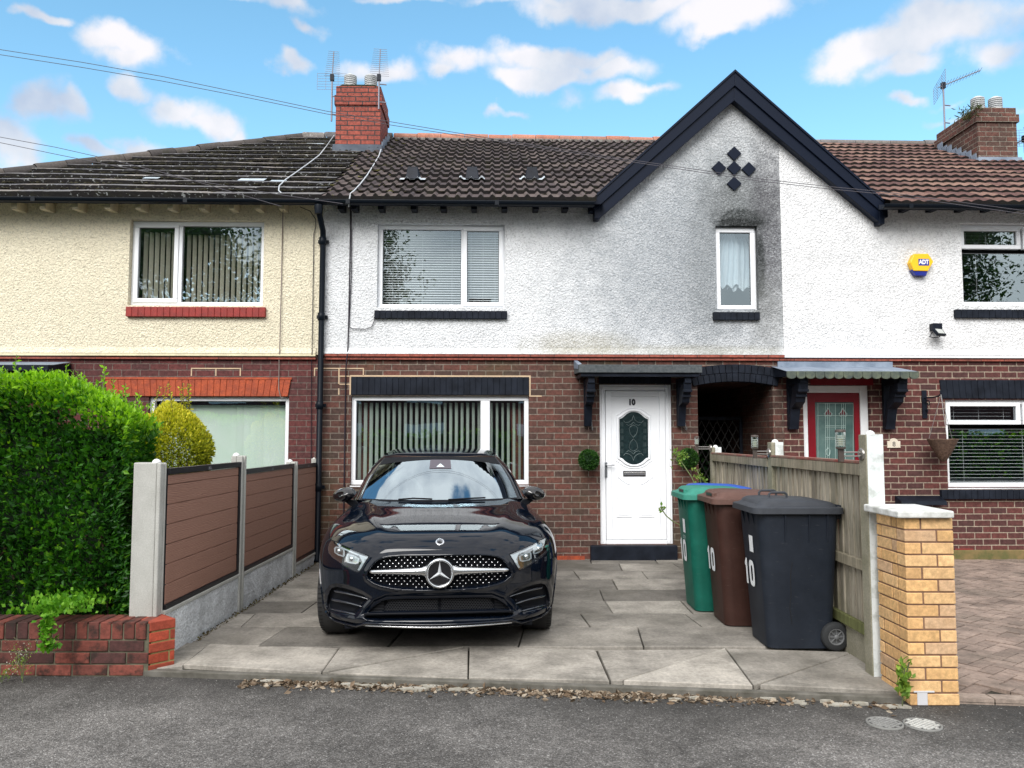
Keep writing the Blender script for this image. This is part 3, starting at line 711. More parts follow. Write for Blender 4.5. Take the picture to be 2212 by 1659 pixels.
# hipped end and rear slopes (plain)
b = MB(); b.add([(UC, VE, ZT), (UC, 2*VRG-VE, ZT), (UH, VRG, ZRG)], [(0, 2, 1)]); b.add([(UC, 2*VRG-VE, ZT), (UB, 2*VRG-VE, ZT), (UB, VRG, ZRG), (UH, VRG, ZRG)], [(0, 3, 2, 1)]); b.build('rear_roof', M_tileL, HL)
b = MB(); b.quad((UB, 2*VRG-VE, ZT), (UB, VRG, ZRG), (U_SPLIT, VRG, ZRG), (U_SPLIT, 2*VRG-VE, ZT)); b.build('rear_roof', M_tile10, H10)
b = MB(); b.quad((U_SPLIT, 2*VRG-VE, ZT), (U_SPLIT, VRG, ZRG), (U_END8, VRG, ZRG), (U_END8, 2*VRG-VE, ZT)); b.build('rear_roof', M_tile8, H8)
# gable roof slopes running back into the main roof
for H, e, m, sg in ((H10, gl, M_tile10, -1), (H8, gr_, M_tile8, 1)):
    b = MB(); az_ = apx[1]-.03; vb = VE+sv*SL*1.0
    vend = VE+(e[1]-ZT)/sz*sv if e[1] > ZT else VE
    b.quad((apx[0], VG+.02, az_), (e[0], VG+.02, e[1]-.03), (e[0], max(vend, VE)+.1, e[1]-.03), (apx[0], 4.6, az_)); b.build('gable_roof', m, H)
# ridge and hip caps
def caps(name, H, p0, p1, m, L_=.42, r=.095, seed=1, sag=0., col=None):
    rnd = random.Random(seed); p0, p1 = Vector(p0), Vector(p1); d = (p1-p0); Ln = d.length; d.normalize(); n = max(1, round(Ln/L_)); b = MB(); T = []
    side = d.cross(Vector((0, 0, 1))).normalized(); up = side.cross(d)
    for i in range(n):
        a = p0+d*(Ln*i/n+.004); c = p0+d*(Ln*(i+1)/n-.004); j = rnd.uniform(-.008, .008)
        P = []
        for q, rr in ((a, r), (a+d*.02, r*1.06), (c, r)):
            P.append([q+side*math.cos(t)*rr*1.1+up*(math.sin(t)*rr+j) for t in [math.radians(x) for x in range(-15, 196, 15)]])
        nf = len(b.f); b.grid(P, smooth=True); tv = .2+.8*rnd.random(); T += [(tv,)*3]*(len(b.f)-nf)
    return b.build(name, m, H, colors=T)
M_ridge = tile_mat('orange_ridge_tile', (.36, .15, .10), (.42, .19, .13), (.30, .15, .11), mossamt=.3)
M_ridge8 = tile_mat('grey_ridge_tile', (.16, .15, .15), (.2, .19, .18), (.14, .12, .11), mossamt=.5)
M_hip = tile_mat('dark_hip_tile', (.05, .045, .045), (.08, .07, .065), (.11, .095, .085), mossamt=.7)
caps('ridge_tiles', HL, (UH, VRG, ZRG+.01), (UB+.3, VRG, ZRG+.01), M_tileL); caps('hip_tiles', HL, (UC, VE, ZT+.02), (UH, VRG, ZRG+.01), M_hip, L_=.4, r=.085)
caps('ridge_tiles', H10, (UB+.32, VRG, ZRG+.02), (gl_u(SL)-.15, VRG, ZRG-.01), M_ridge, r=.085)
caps('ridge_tiles', H8, (gr_u(SL)-.3, VRG, ZRG-.02), (U_END8, VRG, ZRG), M_ridge8, L_=.65, r=.07)
mb = MB(); rr = random.Random(9)                                        # mortar bedding under the ridge
M_bed = noisy('ridge_bedding', (.25, .24, .22), (.12, .11, .10), 14, .95, .8, .01)
x = UB+.3
while x < gl_u(SL)-.2:
    mb.box(x, x+.14, VRG-.13, VRG-.02, ZRG-.085+rr.uniform(-.015, .015), ZRG-.01); x += .15
mb.build('ridge_bedding', M_bed, H10, bevel=.01)
# moss clumps caught on the tile edges
def moss(name, H, ulo, uhi, n, m, seed, size=.03, rows=14, bias=None):
    rnd = np.random.default_rng(seed); g = SL/rows; V_ = []; Fc = []; n0 = 0
    oct_v = np.array([(1, 0, 0), (-1, 0, 0), (0, 1, 0), (0, -1, 0), (0, 0, 1), (0, 0, -.4)]); oct_f = np.array([(0, 2, 4), (2, 1, 4), (1, 3, 4), (3, 0, 4), (2, 0, 5), (1, 2, 5), (3, 1, 5), (0, 3, 5)])
    for _ in range(n):
        k = rnd.integers(0, rows); s = k*g+rnd.normal(-.004, .010)+(0 if rnd.random() < .9 else rnd.uniform(0, g)); s = max(.01, s)
        a, b_ = ulo(s), uhi(s); u = a+(b_-a)*(rnd.random()**(bias or 1)); z = size*rnd.uniform(.4, 1.3)
        p = np.array(rp(u, s, .022)); vv = oct_v*np.array([z*rnd.uniform(1, 2.2), z*.8, z*.55])+rnd.normal(0, z*.12, (6, 3))+p
        V_.append(vv); Fc.append(oct_f+n0); n0 += 6
    o = npmesh(name, np.concatenate(V_), np.concatenate(Fc), m, H, smooth=True); tag(o, kind='stuff'); return o
M_moss = noisy('roof_moss', (.018, .018, .012), (.05, .045, .022), 30, 1., .8, .01)
M_moss2 = noisy('yellow_moss', (.16, .15, .05), (.07, .07, .03), 30, 1., .8, .01)
moss('moss', HL, lambda s: UH-(VRG-(VE+sv*s)), lambda s: UB, 3400, M_moss, 1, .028); moss('moss', H10, lambda s: UB, gl_u, 420, M_moss, 2, .022)
moss('moss', H10, lambda s: UB, lambda s: UB+.9, 120, M_moss2, 3, .03, bias=1.5); moss('moss', H8, gr_u, lambda s: U_END8, 200, M_moss, 4, .02, rows=15)
# loose pale slates and the three roof vents
b = MB()
for (px, py, w) in ((600, 393, .2), (545, 389, .34), (330, 385, .2), (680, 312, .3)):
    u = F(px, py, VE+sv*.9)[0]; z = FZ(py, px, VE+sv*.9)
    # intersect the slope: march
    for s in [i*.02 for i in range(1, 240)]:
        q = rp(0, s, .03)
        if FZ(py, px, q[1]) <= q[2]: u = F(px, py, q[1])[0]; break
    p0 = rp(u-w/2, s-.09, .042); p1 = rp(u+w/2, s+.09, .035)
    b.add([p0, (p1[0], p0[1], p0[2]), p1, (p0[0], p1[1], p1[2])], [(0, 1, 2, 3)])
b.build('loose_slates', noisy('pale_slate', (.5, .58, .65), (.4, .46, .5), 5, .4, 0), HL)
for px in (892, 1020, 1149):
    for s in [i*.01 for i in range(1, 480)]:
        q = rp(0, s, .03)
        if FZ(388, px, q[1]) <= q[2]: u = F(px, 388, q[1])[0]; break
    m_ = MB(); w0_, w1_, h = .09, .065, .16
    p = Vector(rp(u, s, .03)); up = Vector((0, sv*.35, .94)); bk = Vector((0, sv, sz))
    A = [p+Vector((-w0_, -.10, -.02)), p+Vector((w0_, -.10, -.02)), p+Vector((w0_, .02, .02))+bk*.16, p+Vector((-w0_, .02, .02))+bk*.16]
    B = [p+Vector((-w1_, -.05, h)), p+Vector((w1_, -.05, h)), p+Vector((w1_, .02, h*.8))+bk*.10, p+Vector((-w1_, .02, h*.8))+bk*.10]
    m_.add(A+B, [(0, 1, 5, 4), (1, 2, 6, 5), (2, 3, 7, 6), (3, 0, 4, 7), (4, 5, 6, 7)])
    vt = m_.build('roof_vent', M_black, H10, bevel=.006)
    f = MB(); us = [u-.17+i*.02 for i in range(18)]
    P = [[(x, VE+sv*(s+ds)+nv*(.052+.036*max(0, math.sin(((x-UB*0)/.142 % 1)/.46*PI)) if ((x/.142) % 1) < .46 else VE*0+.052)*1, 0) for x in us] for ds in (0, 0)]
    def rr_(x): fr = (x/.142) % 1; return .050+(.034*math.sin(fr/.46*PI) if fr < .46 else 0)
    P = [[rp(x, s-.10, rr_(x)) for x in us], [rp(x, s+.05, rr_(x)-.01) for x in us]]
    f.grid(P, smooth=True); f.build('flashing', noisy('white_flashing', (.6, .66, .7), (.45, .5, .53), 20, .5, .3), vt)
# gutters, brackets, rafter ends, downpipe
def gutter(H, a, b_):
    r = .046; P = [[(u, VE-.03+r*math.cos(t), ZT-.035+r*math.sin(t)) for t in [math.radians(180+x*15) for x in range(13)]] for u in (a, b_)]
    m = MB(); m.grid(P, smooth=True); P2 = [[(u, VE-.03+(r-.005)*math.cos(t), ZT-.035+(r-.005)*math.sin(t)) for t in [math.radians(180+x*15) for x in range(13)]] for u in (a, b_)]
    m.grid(P2, smooth=True, flip=True); m.box(a, b_, VE-.03-r-.003, VE-.03-r+.003, ZT-.04, ZT-.03)
    x = a+.3
    while x < b_-.1: m.box(x, x+.05, VE-.03-r-.008, VE-.03-r+.002, ZT-.085, ZT-.028); x += 1.8
    o = m.build('gutter', M_gutter, H)
    MB().box(a, b_, VE+.07, VE+.09, ZT-.06, ZT-.0).build('fascia', M_blackM, H); return o
gutter(HL, UC+.02, UB-.001); gutter(H10, UB, F(1283, 440, VE)[0]); gutter(H8, F(1905, 440, VE)[0], U_END8)
so_ = MB()
for a, b_, H in ((UC, UB, HL), (UB, ul, H10), (ur, U_END8, H8)):
    MB().quad((a, VE+.08, ZT-.02), (b_, VE+.08, ZT-.02), (b_, VR, ZE+.02), (a, VR, ZE+.02)).build('soffit', M_blackM if H is not HL else M_rendL, H)
M_creamwood = noisy('cream_painted_timber', (.62, .55, .38), (.5, .44, .32), 12, .7)
def rafters(H, pxs, m, py=446):
    for px in pxs:
        u = F(px, py, -.25)[0]; w = .036; zb = FZ(452, px, -.25); z = ZE
        MB().prism([(VR+.02, zb+.015), (-.25, zb), (-.25, zb+.11), (VR+.02, zb+.13)], u-w, u+w, axis='x').build('rafter_end', m, H, bevel=.005)
rafters(HL, (30, 92, 162, 232, 298, 367, 435, 500, 556, 608), M_creamwood); rafters(H10, (735, 764, 822, 893, 957, 1024, 1090, 1158, 1222), M_black); rafters(H8, (1965, 2025, 2088, 2145, 2203), M_black)
udp = F(690, 700, -.1)[0]
m = MB(); m.tube([(udp+.035, VE-.03, ZT-.09), (udp+.035, VE-.02, ZT-.17), (udp+.03, -.13, ZT-.33), (udp+.028, -.105, ZT-.42), (udp+.02, -.105, .05), (udp+.02, -.16, .0)], .036, 12)
for z in (3.95, 3.0, 1.9, .9): m.lathe([(.036, -.05), (.045, -.045), (.045, .045), (.036, .05)], (udp+.025-.005*(4-z)/3, -.105, z), n=14); m.box(udp-.04, udp+.09, -.075, -.04, z-.02, z+.02)
m.lathe([(.045, -.06), (.052, 0), (.05, .05)], (udp+.035, VE-.03, ZT-.14), n=14)
m.build('downpipe', M_gutter, H10)
# ---- barge boards of the shared gable
def barge(H, apex, out, low, inn, inl, sg):
    # outer cap board and the deeper board behind it
    A = Vector((apex[0], 0, apex[1])); O = Vector((out[0], 0, out[1])); I = Vector((inn[0], 0, inn[1])); Lw = Vector((low[0], 0, low[1])); IL = Vector((inl[0], 0, inl[1]))
    mid_t = A.lerp(I, .5); mid_b = O.lerp(Lw, .5)
    eps = .0008*sg
    p = MB(); p.prism([(mid_t.x+eps, mid_t.z), (I.x+eps, I.z), (IL.x, IL.z), (Lw.x, Lw.z), (mid_b.x, mid_b.z)], VG, VG+.03)
    p.build('bargeboard', M_fascia, H, bevel=.003)
    p = MB(); p.prism([(A.x+eps, A.z), (mid_t.x+eps, mid_t.z-.004), (mid_b.x, mid_b.z-.004), (O.x, O.z)], VG-.028, VG+.028)
    p.build('bargeboard_cap', M_fascia, H, bevel=.003)
    q = MB(); q.quad((I.x, VG+.02, I.z-.0), (IL.x, VG+.02, IL.z), (IL.x, VR, IL.z+.02), (I.x, VR, I.z+.02)); q.build('gable_soffit', M_fascia, H)
    e = MB(); u = Lw.x; e.box(u-.035*1, u+.035, VG-.01, VR, Lw.z+.02, Lw.z+.28); e.box(u-.10 if sg < 0 else u, u if sg < 0 else u+.10, VG+.03, VR, Lw.z+.12, Lw.z+.26); e.build('gable_foot', M_fascia, H, bevel=.004)
barge(H10, apx, gl, glo, ain, gli, -1); barge(H8, apx, gr_, gro, ain, gri, 1)
# tile verge above the boards
for H, e, sg in ((H10, gl, -1), (H8, gr_, 1)):
    MB().prism([(apx[0]+.0008*sg, apx[1]+.012), (apx[0]+.0008*sg, apx[1]-.02), (e[0], e[1]-.02), (e[0], e[1]+.012)], VG-.045, VG+.3).build('verge', M_gr or M_fascia, H)
# five diamond plaques
for (x, y) in ((818, 558), (735, 637), (818, 637), (898, 643), (818, 722)):
    c = F(1261.8+x*.3968, 109.7+y*.3968, VR-.03); d = 16.2/172
    MB().prism([(c[0]-d, c[1]), (c[0], c[1]-d), (c[0]+d, c[1]), (c[0], c[1]+d)], VR-.03, VR).build('diamond_plaque', M_fascia, H10, bevel=.003)
# ---- chimneys
def cowl(m, x, y, z):
    m.lathe([(.105, 0), (.11, .02), (.10, .03)], (x, y, z), n=16)
    for i in range(5): m.lathe([(.082, .03+i*.032), (.105, .035+i*.032), (.105, .047+i*.032), (.082, .052+i*.032)], (x, y, z), n=16)
    m.lathe([(.10, .19), (.105, .2), (.05, .235), (0, .24)], (x, y, z), n=16)
M_steel = mat('aluminium_cowl', (.50, .52, .53), .5, .0)
def vroof(px, py):
    for s in [i*.01 for i in range(0, 540)]:
        q_ = rp(0, s, .03)
        if FZ(py, px, q_[1]) <= q_[2]: return q_[1]
    return 3.0
vc = vroof(770, 323)
ch = rect(725, 822, 186, 325, vc); cd0 = .92
m = MB(); m.box(ch[0], ch[1], vc, vc+cd0, ch[2]-.5, ch[3]-.32); m.box(ch[0]-.022, ch[1]+.022, vc-.022, vc+cd0+.022, ch[3]-.32, ch[3]-.16); m.box(ch[0], ch[1], vc, vc+cd0, ch[3]-.16, ch[3])
c10 = m.build('chimney', M_brickCh, H10, bevel=.006)
m = MB(); m.prism([(ch[0]+.02, ch[3]), (ch[1]-.02, ch[3]), (ch[1]-.1, ch[3]+.04), (ch[0]+.1, ch[3]+.04)], vc+.02, vc+cd0-.02); m.build('flaunching', M_moss, c10, bevel=.01)
for px in (757, 801):
    m = MB(); cowl(m, F(px, 186, vc+.14)[0], vc+.14, ch[3]+.02); m.build('chimney_cowl', M_steel, c10)
m = MB(); m.prism([(ch[0]-.05, ch[2]-.05), (ch[1]+.05, ch[2]-.05), (ch[1]+.03, ch[2]+.085), (ch[0]-.03, ch[2]+.085)], vc-.05, vc+.1); m.build('chimney_flashing', noisy('dark_lead', (.035, .05, .075), (.07, .09, .12), 6, .6, .2), c10, bevel=.006)
m = MB(); st = rp(0, 0)
for i in range(7):
    v0 = vc+i*.13; z0 = ZT+(v0-VE)*sz/sv; m.box(ch[1]+.024, ch[1]+.034, v0, v0+.15, z0-.08, z0+.17+.02*(i % 2))
m.build('side_flashing', M_lead, c10)
vc8 = vroof(2150, 347)
ch8 = rect(2112, 2197, 232, 348, vc8)
m = MB(); m.box(ch8[0], ch8[1], vc8, vc8+1.15, ch8[2]-.6, ch8[3]-.25); m.box(ch8[0]-.03, ch8[1]+.03, vc8-.03, vc8+1.18, ch8[3]-.25, ch8[3]-.12); m.box(ch8[0], ch8[1], vc8, vc8+1.15, ch8[3]-.12, ch8[3])
c8 = m.build('chimney', M_brickCh8, H8, bevel=.006)
for px in (2112, 2150):
    m = MB(); cowl(m, F(px, 232, vc8+.15)[0], vc8+.15, ch8[3]); m.build('chimney_cowl', M_steel, c8)
m = MB(); m.prism([(ch8[0]-.05, ch8[2]-.05), (ch8[1]+.05, ch8[2]-.05), (ch8[1]+.03, ch8[2]+.05), (ch8[0]-.03, ch8[2]+.05)], vc8-.05, vc8+.1)
for i in range(8):
    v0 = vc8+i*.13; z0 = ZT+(v0-VE)*sz/sv; m.box(ch8[0]-.044, ch8[0]-.034, v0, v0+.15, z0-.08, z0+.15+.03*(i % 2))
m.build('chimney_flashing', M_lead, c8)
n = 170; P = np.stack([RNG.normal(ch8[0]-.02, .08, n), RNG.normal(vc8+.15, .12, n), RNG.normal(ch8[3]-.06, .05, n)], 1)
leaves(P, np.tile([0, -.3, .3], (n, 1)), .09, RNG.uniform(0, 1, n), 'weeds', leaf_mat('chimney_weed', (.03, .04, .015), (.06, .08, .03), (.12, .13, .05)), c8, aspect=.18)['kind'] = 'stuff'
# a further chimney edge right of the frame
# ---- aerials
M_alu = mat('dull_aluminium', (.22, .22, .26), .5, .4)
def aerial(label, px, ptop, pbase, vv, boom, refl=True, group='television aerials on the chimneys'):
    u = F(px, pbase, vv)[0]; z0 = FZ(pbase, px, vv); z1 = FZ(ptop, px, vv)
    a = thing('tv_aerial', label, 'aerial', group, (u, vv, z0), FM)
    MB().tube([(u, vv, z0), (u, vv, z1)], .014, 8).build('mast', M_alu, a)
    bm_ = MB(); du, dv, dz, Lb, ne, we = boom; d = Vector((du, dv, dz)).normalized(); o = Vector((u, vv, z1))
    bm_.tube([o-d*.08, o+d*Lb], .009, 6)
    side = d.cross(Vector((0, 0, 1)) if abs(d.z) < .8 else Vector((0, 1, 0))).normalized()
    if abs(d.z) < .8 and abs(d.x) > .3: side = Vector((0, 1, 0)).cross(d).normalized()*.3+Vector((0, 1, 0))*.9; side.normalize()
    for i in range(ne):
        p = o+d*(Lb*(i+1)/ne); w = we*(1-.35*i/ne); bm_.tube([p-side*w, p+side*w], .0032, 5)
    bm_.build('boom', M_alu, a)
    if refl:
        r = MB(); s2 = Vector((1, 0, 0)) if abs(d.z) > .8 else side
        for k in range(-3, 4):
            h = k*.045; r.tube([o-d*.06+Vector((0, 0, h))-s2*.24, o-d*.06+Vector((0, 0, h))+s2*.24], .003, 5)
        for t in (-.24, -.1, .1, .24): r.tube([o-d*.06+Vector((0, 0, -.135))+s2*t, o-d*.06+Vector((0, 0, .135))+s2*t], .003, 5)
        r.build('reflector', M_alu, a)
    MB().box(u-.03, u+.03, vv-.03, vv+.03, z1-.05, z1+.05).build('junction_box', M_black, a)
    b2 = MB(); b2.tube([(u, vv, z0+.12), (u+(.12 if px < 1000 else .1), vv+.02, z0+.12)], .01, 6); b2.tube([(u, vv, z0+.42), (u+.12, vv+.02, z0+.42)], .01, 6); b2.build('wall_bracket', M_alu, a)
aerial('slim television aerial on the left side of the orange brick chimney', 716, 168, 262, vc+.1, (.08, -.15, 1, .42, 13, .13))
aerial('television aerial with wide rungs on the right side of the orange brick chimney', 818, 168, 236, vc-.03, (.05, -.1, 1, .46, 14, .16), refl=False)
aerial('television aerial pointing right beside the weathered brown chimney', 2041, 185, 280, vc8+.5, (1, -.2, .38, .62, 12, .1))
aerial('television aerial at the far right edge behind the brown chimney', 2214, 300, 330, vc8+.3, (.2, 1, .1, .5, 8, .12))
# ================================================================= DOORS, CANOPIES, THINGS ON THE WALL
def c3(X, Y): return 1206.9+X*.31407, 740.6+Y*.31407
def c5(X, Y): return 1645.8+X*.31418, 740.6+Y*.31418
def c8(X, Y): return 1810.4+X*.3968, 109.7+Y*.3968
def FP(p, v): a = F(p[0], p[1], v); return (a[0], v, a[1])
def outline(pts, v, r, m=None, mi=0, closed=True):
    m = m or MB(); P = [FP(p, v) for p in pts]
    if closed: P = P+[P[0], P[1]]
    return m.tube(P, r, 6, mi, caps=not closed)
# ---- white door
u0, u1, z0, z1 = d10; v = .04; fw_ = .075
m = MB(); m.box(u0, u0+fw_, v, v+.07, z0, z1); m.box(u1-fw_, u1, v, v+.07, z0, z1); m.box(u0+fw_, u1-fw_, v+.0005, v+.07, z1-fw_, z1); m.box(u0+fw_, u1-fw_, v-.02, v+.07, z0, z0+.05)
m.box(u0+.025, u0+.045, v-.006, v+.01, z0+.02, z1-.02); m.box(u1-.045, u1-.025, v-.006, v+.01, z0+.02, z1-.02); m.box(u0+.045, u1-.045, v-.0055, v+.01, z1-.045, z1-.025)
m.build('door_frame', M_upvc, H10, bevel=.007)
dr = MB(); a, b_ = u0+fw_+.004, u1-fw_-.004; zz0, zz1 = z0+.054, z1-fw_-.004; w = .072
dr.box(a, a+w, v-.012, v+.05, zz0, zz1); dr.box(b_-w, b_, v-.012, v+.05, zz0, zz1); dr.box(a+w, b_-w, v-.0115, v+.05, zz1-w, zz1); dr.box(a+w, b_-w, v-.0115, v+.05, zz0, zz0+w+.03)
dr.box(a+w, b_-w, v+.004, v+.04, zz0+w+.03, zz1-w)
D10 = dr.build('front_door', M_upvc, H10, bevel=.006); vp = v+.004
gpoly = [(417,524),(430,520),(443,512),(455,500),(468,489),(484,480),(500,475),(514,474),(530,475),(546,480),(561,489),(574,500),(587,512),(600,520),(613,524),(616,788),(603,791),(592,799),(580,811),(566,822),(550,830),(534,835),(518,836),(502,835),(486,830),(470,822),(456,811),(444,799),(433,791),(420,788)]
gp = [F(*c3(*p), vp) for p in gpoly]
M_obsc = noisy('dark_obscure_glass', (.006, .014, .016), (.016, .032, .034), 26, .2, .6, .004, 30, spec=.4)
MB().prism(gp, vp-.004, vp+.001).build('leaded_glass', M_obsc, D10)
cx_, cy_ = 514, 655
def grow(P, k): return [(cx_+(x-cx_)*(1+k*9/abs(1e-6+max(abs(x-cx_), 60))), y+(k*10 if y > cy_ else -k*10)) for x, y in P]
m = MB(); outline([c3(*p) for p in grow(gpoly, 1)], vp-.006, .011, m); outline([c3(*p) for p in grow(gpoly, 2.6)], vp-.002, .006, m); m.build('glazing_bead', M_upvc, D10)
for (px, py, L_) in ((0, 0, 0),):
    m = MB(); 
    for sx in (-1, 1):
        base = [(435, 545), (435, 770)] if sx < 0 else [(593, 545), (593, 770)]
        for k in range(5):
            y0_, y1_ = 545+k*46, 575+k*46; x = base[0][0]; m.tube([FP(c3(x-6, y0_), vp-.006), FP(c3(x-6, y1_), vp-.006)], .0018, 5); m.tube([FP(c3(x+6, y0_), vp-.006), FP(c3(x+6, y1_), vp-.006)], .0018, 5)
    for flip in (0, 1):
        Y = (lambda y: y) if not flip else (lambda y: 1310-y)
        for sx in (-1, 1):
            X = lambda x: 514+sx*x
            m.tube([FP(c3(X(x), Y(y)), vp-.006) for x, y in ((0, 500), (10, 530), (30, 545), (55, 550), (68, 535))], .003, 5)
            m.tube([FP(c3(X(x), Y(y)), vp-.006) for x, y in ((0, 545), (14, 560), (34, 568), (48, 560))], .0025, 5)
            m.tube([FP(c3(X(x), Y(y)), vp-.006) for x, y in ((0, 650), (22, 625), (30, 590), (20, 575), (0, 565))], .0025, 5)
    m.build('leading', mat('lead_came', (.16, .2, .2), .3, .5), D10)
for X0, sgn in ((403, 1), (650, -1)):
    pts = [(X0, 922), (X0+sgn*12, 926), (X0+sgn*40, 950), (X0+sgn*68, 968), (X0+sgn*90, 974), (X0+sgn*95, 1198), (X0-sgn*2, 1198)]
    m = MB(); outline([c3(*p) for p in pts], vp-.002, .008, m); m.prism([F(*c3(X0+sgn*46+(p[0]-X0-sgn*46)*.8, 1060+(p[1]-1060)*.9), vp) for p in pts], vp-.006, vp); m.build('door_panel', M_upvc, D10, bevel=.004)
a0 = F(*c3(443, 917), vp); a1 = F(*c3(597, 880), vp)
m = MB(); m.box(a0[0], a1[0], vp-.012, vp, a0[1], a1[1]); lb = m.build('letterbox', mat('letterbox_surround', (.02, .02, .025), .4), D10, bevel=.003)
MB().box(a0[0]+.01, a1[0]-.01, vp-.018, vp-.011, a0[1]+.012, a1[1]-.014).build('flap', mat('brushed_chrome', (.6, .58, .55), .25, .9), lb, bevel=.003)
h0 = F(*c3(317, 925), v-.012); h1 = F(*c3(330, 820), v-.012); hh = F(*c3(383, 840), v-.05)
m = MB(); m.box(h0[0], h1[0]+.006, v-.022, v-.012, h0[1], h1[1]); m.tube([(h0[0]+.014, v-.02, hh[1]), (h0[0]+.014, v-.055, hh[1]), (h0[0]+.03, v-.06, hh[1]), (hh[0], v-.058, hh[1])], .009, 8); m.build('door_handle', mat('satin_chrome', (.35, .36, .38), .3, .9), D10, bevel=.003)
n0 = F(*c3(502, 410), vp); text_part('door_number', '10', .098, (n0[0], vp-.004, n0[1]), mat('number_black', (.01, .01, .02), .4), D10, ext=.003, xscale=.9, bold=.006)
r = rect(1276, 1463, 1178, 1202, -.06); MB().box(r[0], r[1], -.09, -.001, -.1, d10[2]-.004).build('doorstep', M_blackM, H10, bevel=.012)
# ---- canopy of the white door
def bracket(uc, w, zt, zb, vf, prof=None):
    m = MB(); m.prism([(-.002, zb), (-.05, zb), (-.06, zt), (-.002, zt)], uc-w/2, uc+w/2, axis='x')
    m.prism([(-.03, zt-.08), (-.03, zt), (vf, zt), (vf, zt-.07), (vf+.05, zt-.085)], uc-w/2+.003, uc+w/2-.003, axis='x')
    pts = [(vf+.02, zt-.06), (vf+.03, zt-.17), (vf+.10, zt-.22), (vf+.13, zt-.30), (-.16, zb+.25), (-.09, zb+.0), (-.045, zb), (-.05, zb+.12), (-.10, zt-.42), (vf+.22, zt-.10)]
    m.prism(pts, uc-w/2-.004, uc+w/2+.004, axis='x')
    for z, vv in ((zt-.16, vf+.02), (zt-.22, vf+.08)): m.box(uc-w/2-.012, uc+w/2+.012, vv, vv+.09, z-.018, z+.012)
    return m
VC = -.52
cl, cr = F(1250, 797, VC)[0], F(1517, 797, VC)[0]; zt_, zb_ = FZ(788, 1380, VC), FZ(805, 1380, VC)
cp = MB().prism([(VC, zb_), (VC, zt_), (-.0, zt_+.05), (0, zb_+.02)], cl, cr, axis='x').build('door_canopy', M_felt, H10, bevel=.006)
m = MB(); m.box(cl+.03, cr-.03, VC+.03, VC+.06, zb_-.045, zb_-.001); m.box(cl+.03, cl+.06, VC+.06, -.002, zb_-.045, zb_-.001); m.box(cr-.06, cr-.03, VC+.06, -.002, zb_-.045, zb_-.001); m.quad((cl+.06, VC+.06, zb_-.002), (cr-.06, VC+.06, zb_-.002), (cr-.06, -.002, zb_-.002), (cl+.06, -.002, zb_-.002)); m.build('canopy_frame', M_black, cp, bevel=.004)
MB().add([(cl-.004, VC+.01, zt_-.0), (cl-.004, VC+.02, zt_-.05), (cl-.004, -.02, zt_+.0), (cl-.004, -.02, zt_+.1)], [(0, 1, 2, 3)]).add([(cl-.004, -.02, zt_+.1), (cl-.004, VC+.01, zt_), (cl+.04, VC+.01, zt_+.01), (cl+.04, -.02, zt_+.1)], [(0, 1, 2, 3)]).build('lead_flashing', M_lead, cp)
zbk = FZ(921, 1266, -.04)
bw_ = .085
for px in (1269, 1476 if False else 1480):
    uc = F(px if px < 1400 else 1470, 900, -.04)[0]
    bk = bracket(uc, bw_, zb_-.046, zbk, VC+.07).build('canopy_bracket', M_black, cp, bevel=.004)
    m = MB(); m.tube([(uc+.05, -.02, zbk+.12), (uc+.05, -.13, zbk-.05), (uc+.05, -.02, zbk-.02)], .006, 6); m.tube([(uc+.05, -.13, zbk-.05), (uc+.05, -.15, zbk-.04), (uc+.05, -.15, zbk-.01)], .005, 6); m.build('hook', mat('grey_hook_steel', (.2, .2, .2), .4, .6), bk)
lr = rect(1293, 1450, 814, 829, -.01); brick_row('lintel', H10, lr[0], lr[1], lr[2], lr[3], -.012, 14, M_blackM, depth=.05)
# ---- red door
u0, u1, z0, z1 = d8; v = .05
M_redd = noisy('dark_red_door', (.20, .006, .014), (.16, .005, .012), 5, .3, 0)
m = MB(); m.box(u0, u0+.075, v, v+.06, z0, z1); m.box(u1-.1, u1, v, v+.06, z0, z1); m.box(u0+.075, u1-.1, v+.0005, v+.06, z1-.09, z1); m.build('door_frame', M_upvc2, H8, bevel=.006)
a, b_ = u0+.079, u1-.104; ga, gb = F(*c5(373, 600), v)[0], F(*c5(640, 600), v)[0]; gz = F(*c5(500, 407), v)[1]; zz1 = z1-.094
m = MB(); m.box(a, ga, v+.01, v+.05, z0+.05, zz1); m.box(gb, b_, v+.01, v+.05, z0+.05, zz1); m.box(ga, gb, v+.0105, v+.05, gz, zz1); m.box(ga, gb, v+.0105, v+.05, z0+.05, .75)
D8 = m.build('front_door', M_redd, H8, bevel=.004)
m = MB(); m.quad((ga, v+.03, .75), (gb, v+.03, .75), (gb, v+.03, gz), (ga, v+.03, gz)); m.build('leaded_glass', noisy('grey_green_glass', (.06, .11, .105), (.12, .19, .18), 5, .15, .2, .01, 12, spec=.8), D8)
m = MB(); q = lambda X, Y: FP(c5(X, Y), v+.026)
for X in (385, 437, 450, 463, 505, 548, 561, 574, 628): m.tube([q(X, 415), q(X, 1200)], .0032, 5)
for Y in (418, 500, 570, 580, 650, 662): m.tube([q(378 if Y < 510 else 437, Y), q(634 if Y < 510 else 574, Y)], .003, 5)
for X in (455, 558):
    m.tube([q(X+dx, y) for dx, y in ((0, 448), (-14, 475), (-28, 488), (-20, 505), (0, 498), (20, 505), (28, 488), (14, 475), (0, 448))], .004, 5)
    m.tube([q(X+dx, y) for dx, y in ((0, 722), (-14, 740), (-12, 765), (0, 778), (12, 765), (14, 740), (0, 722))], .004, 5)
m.build('leading', mat('pale_came', (.42, .55, .52), .35, .3), D8)
m = MB()
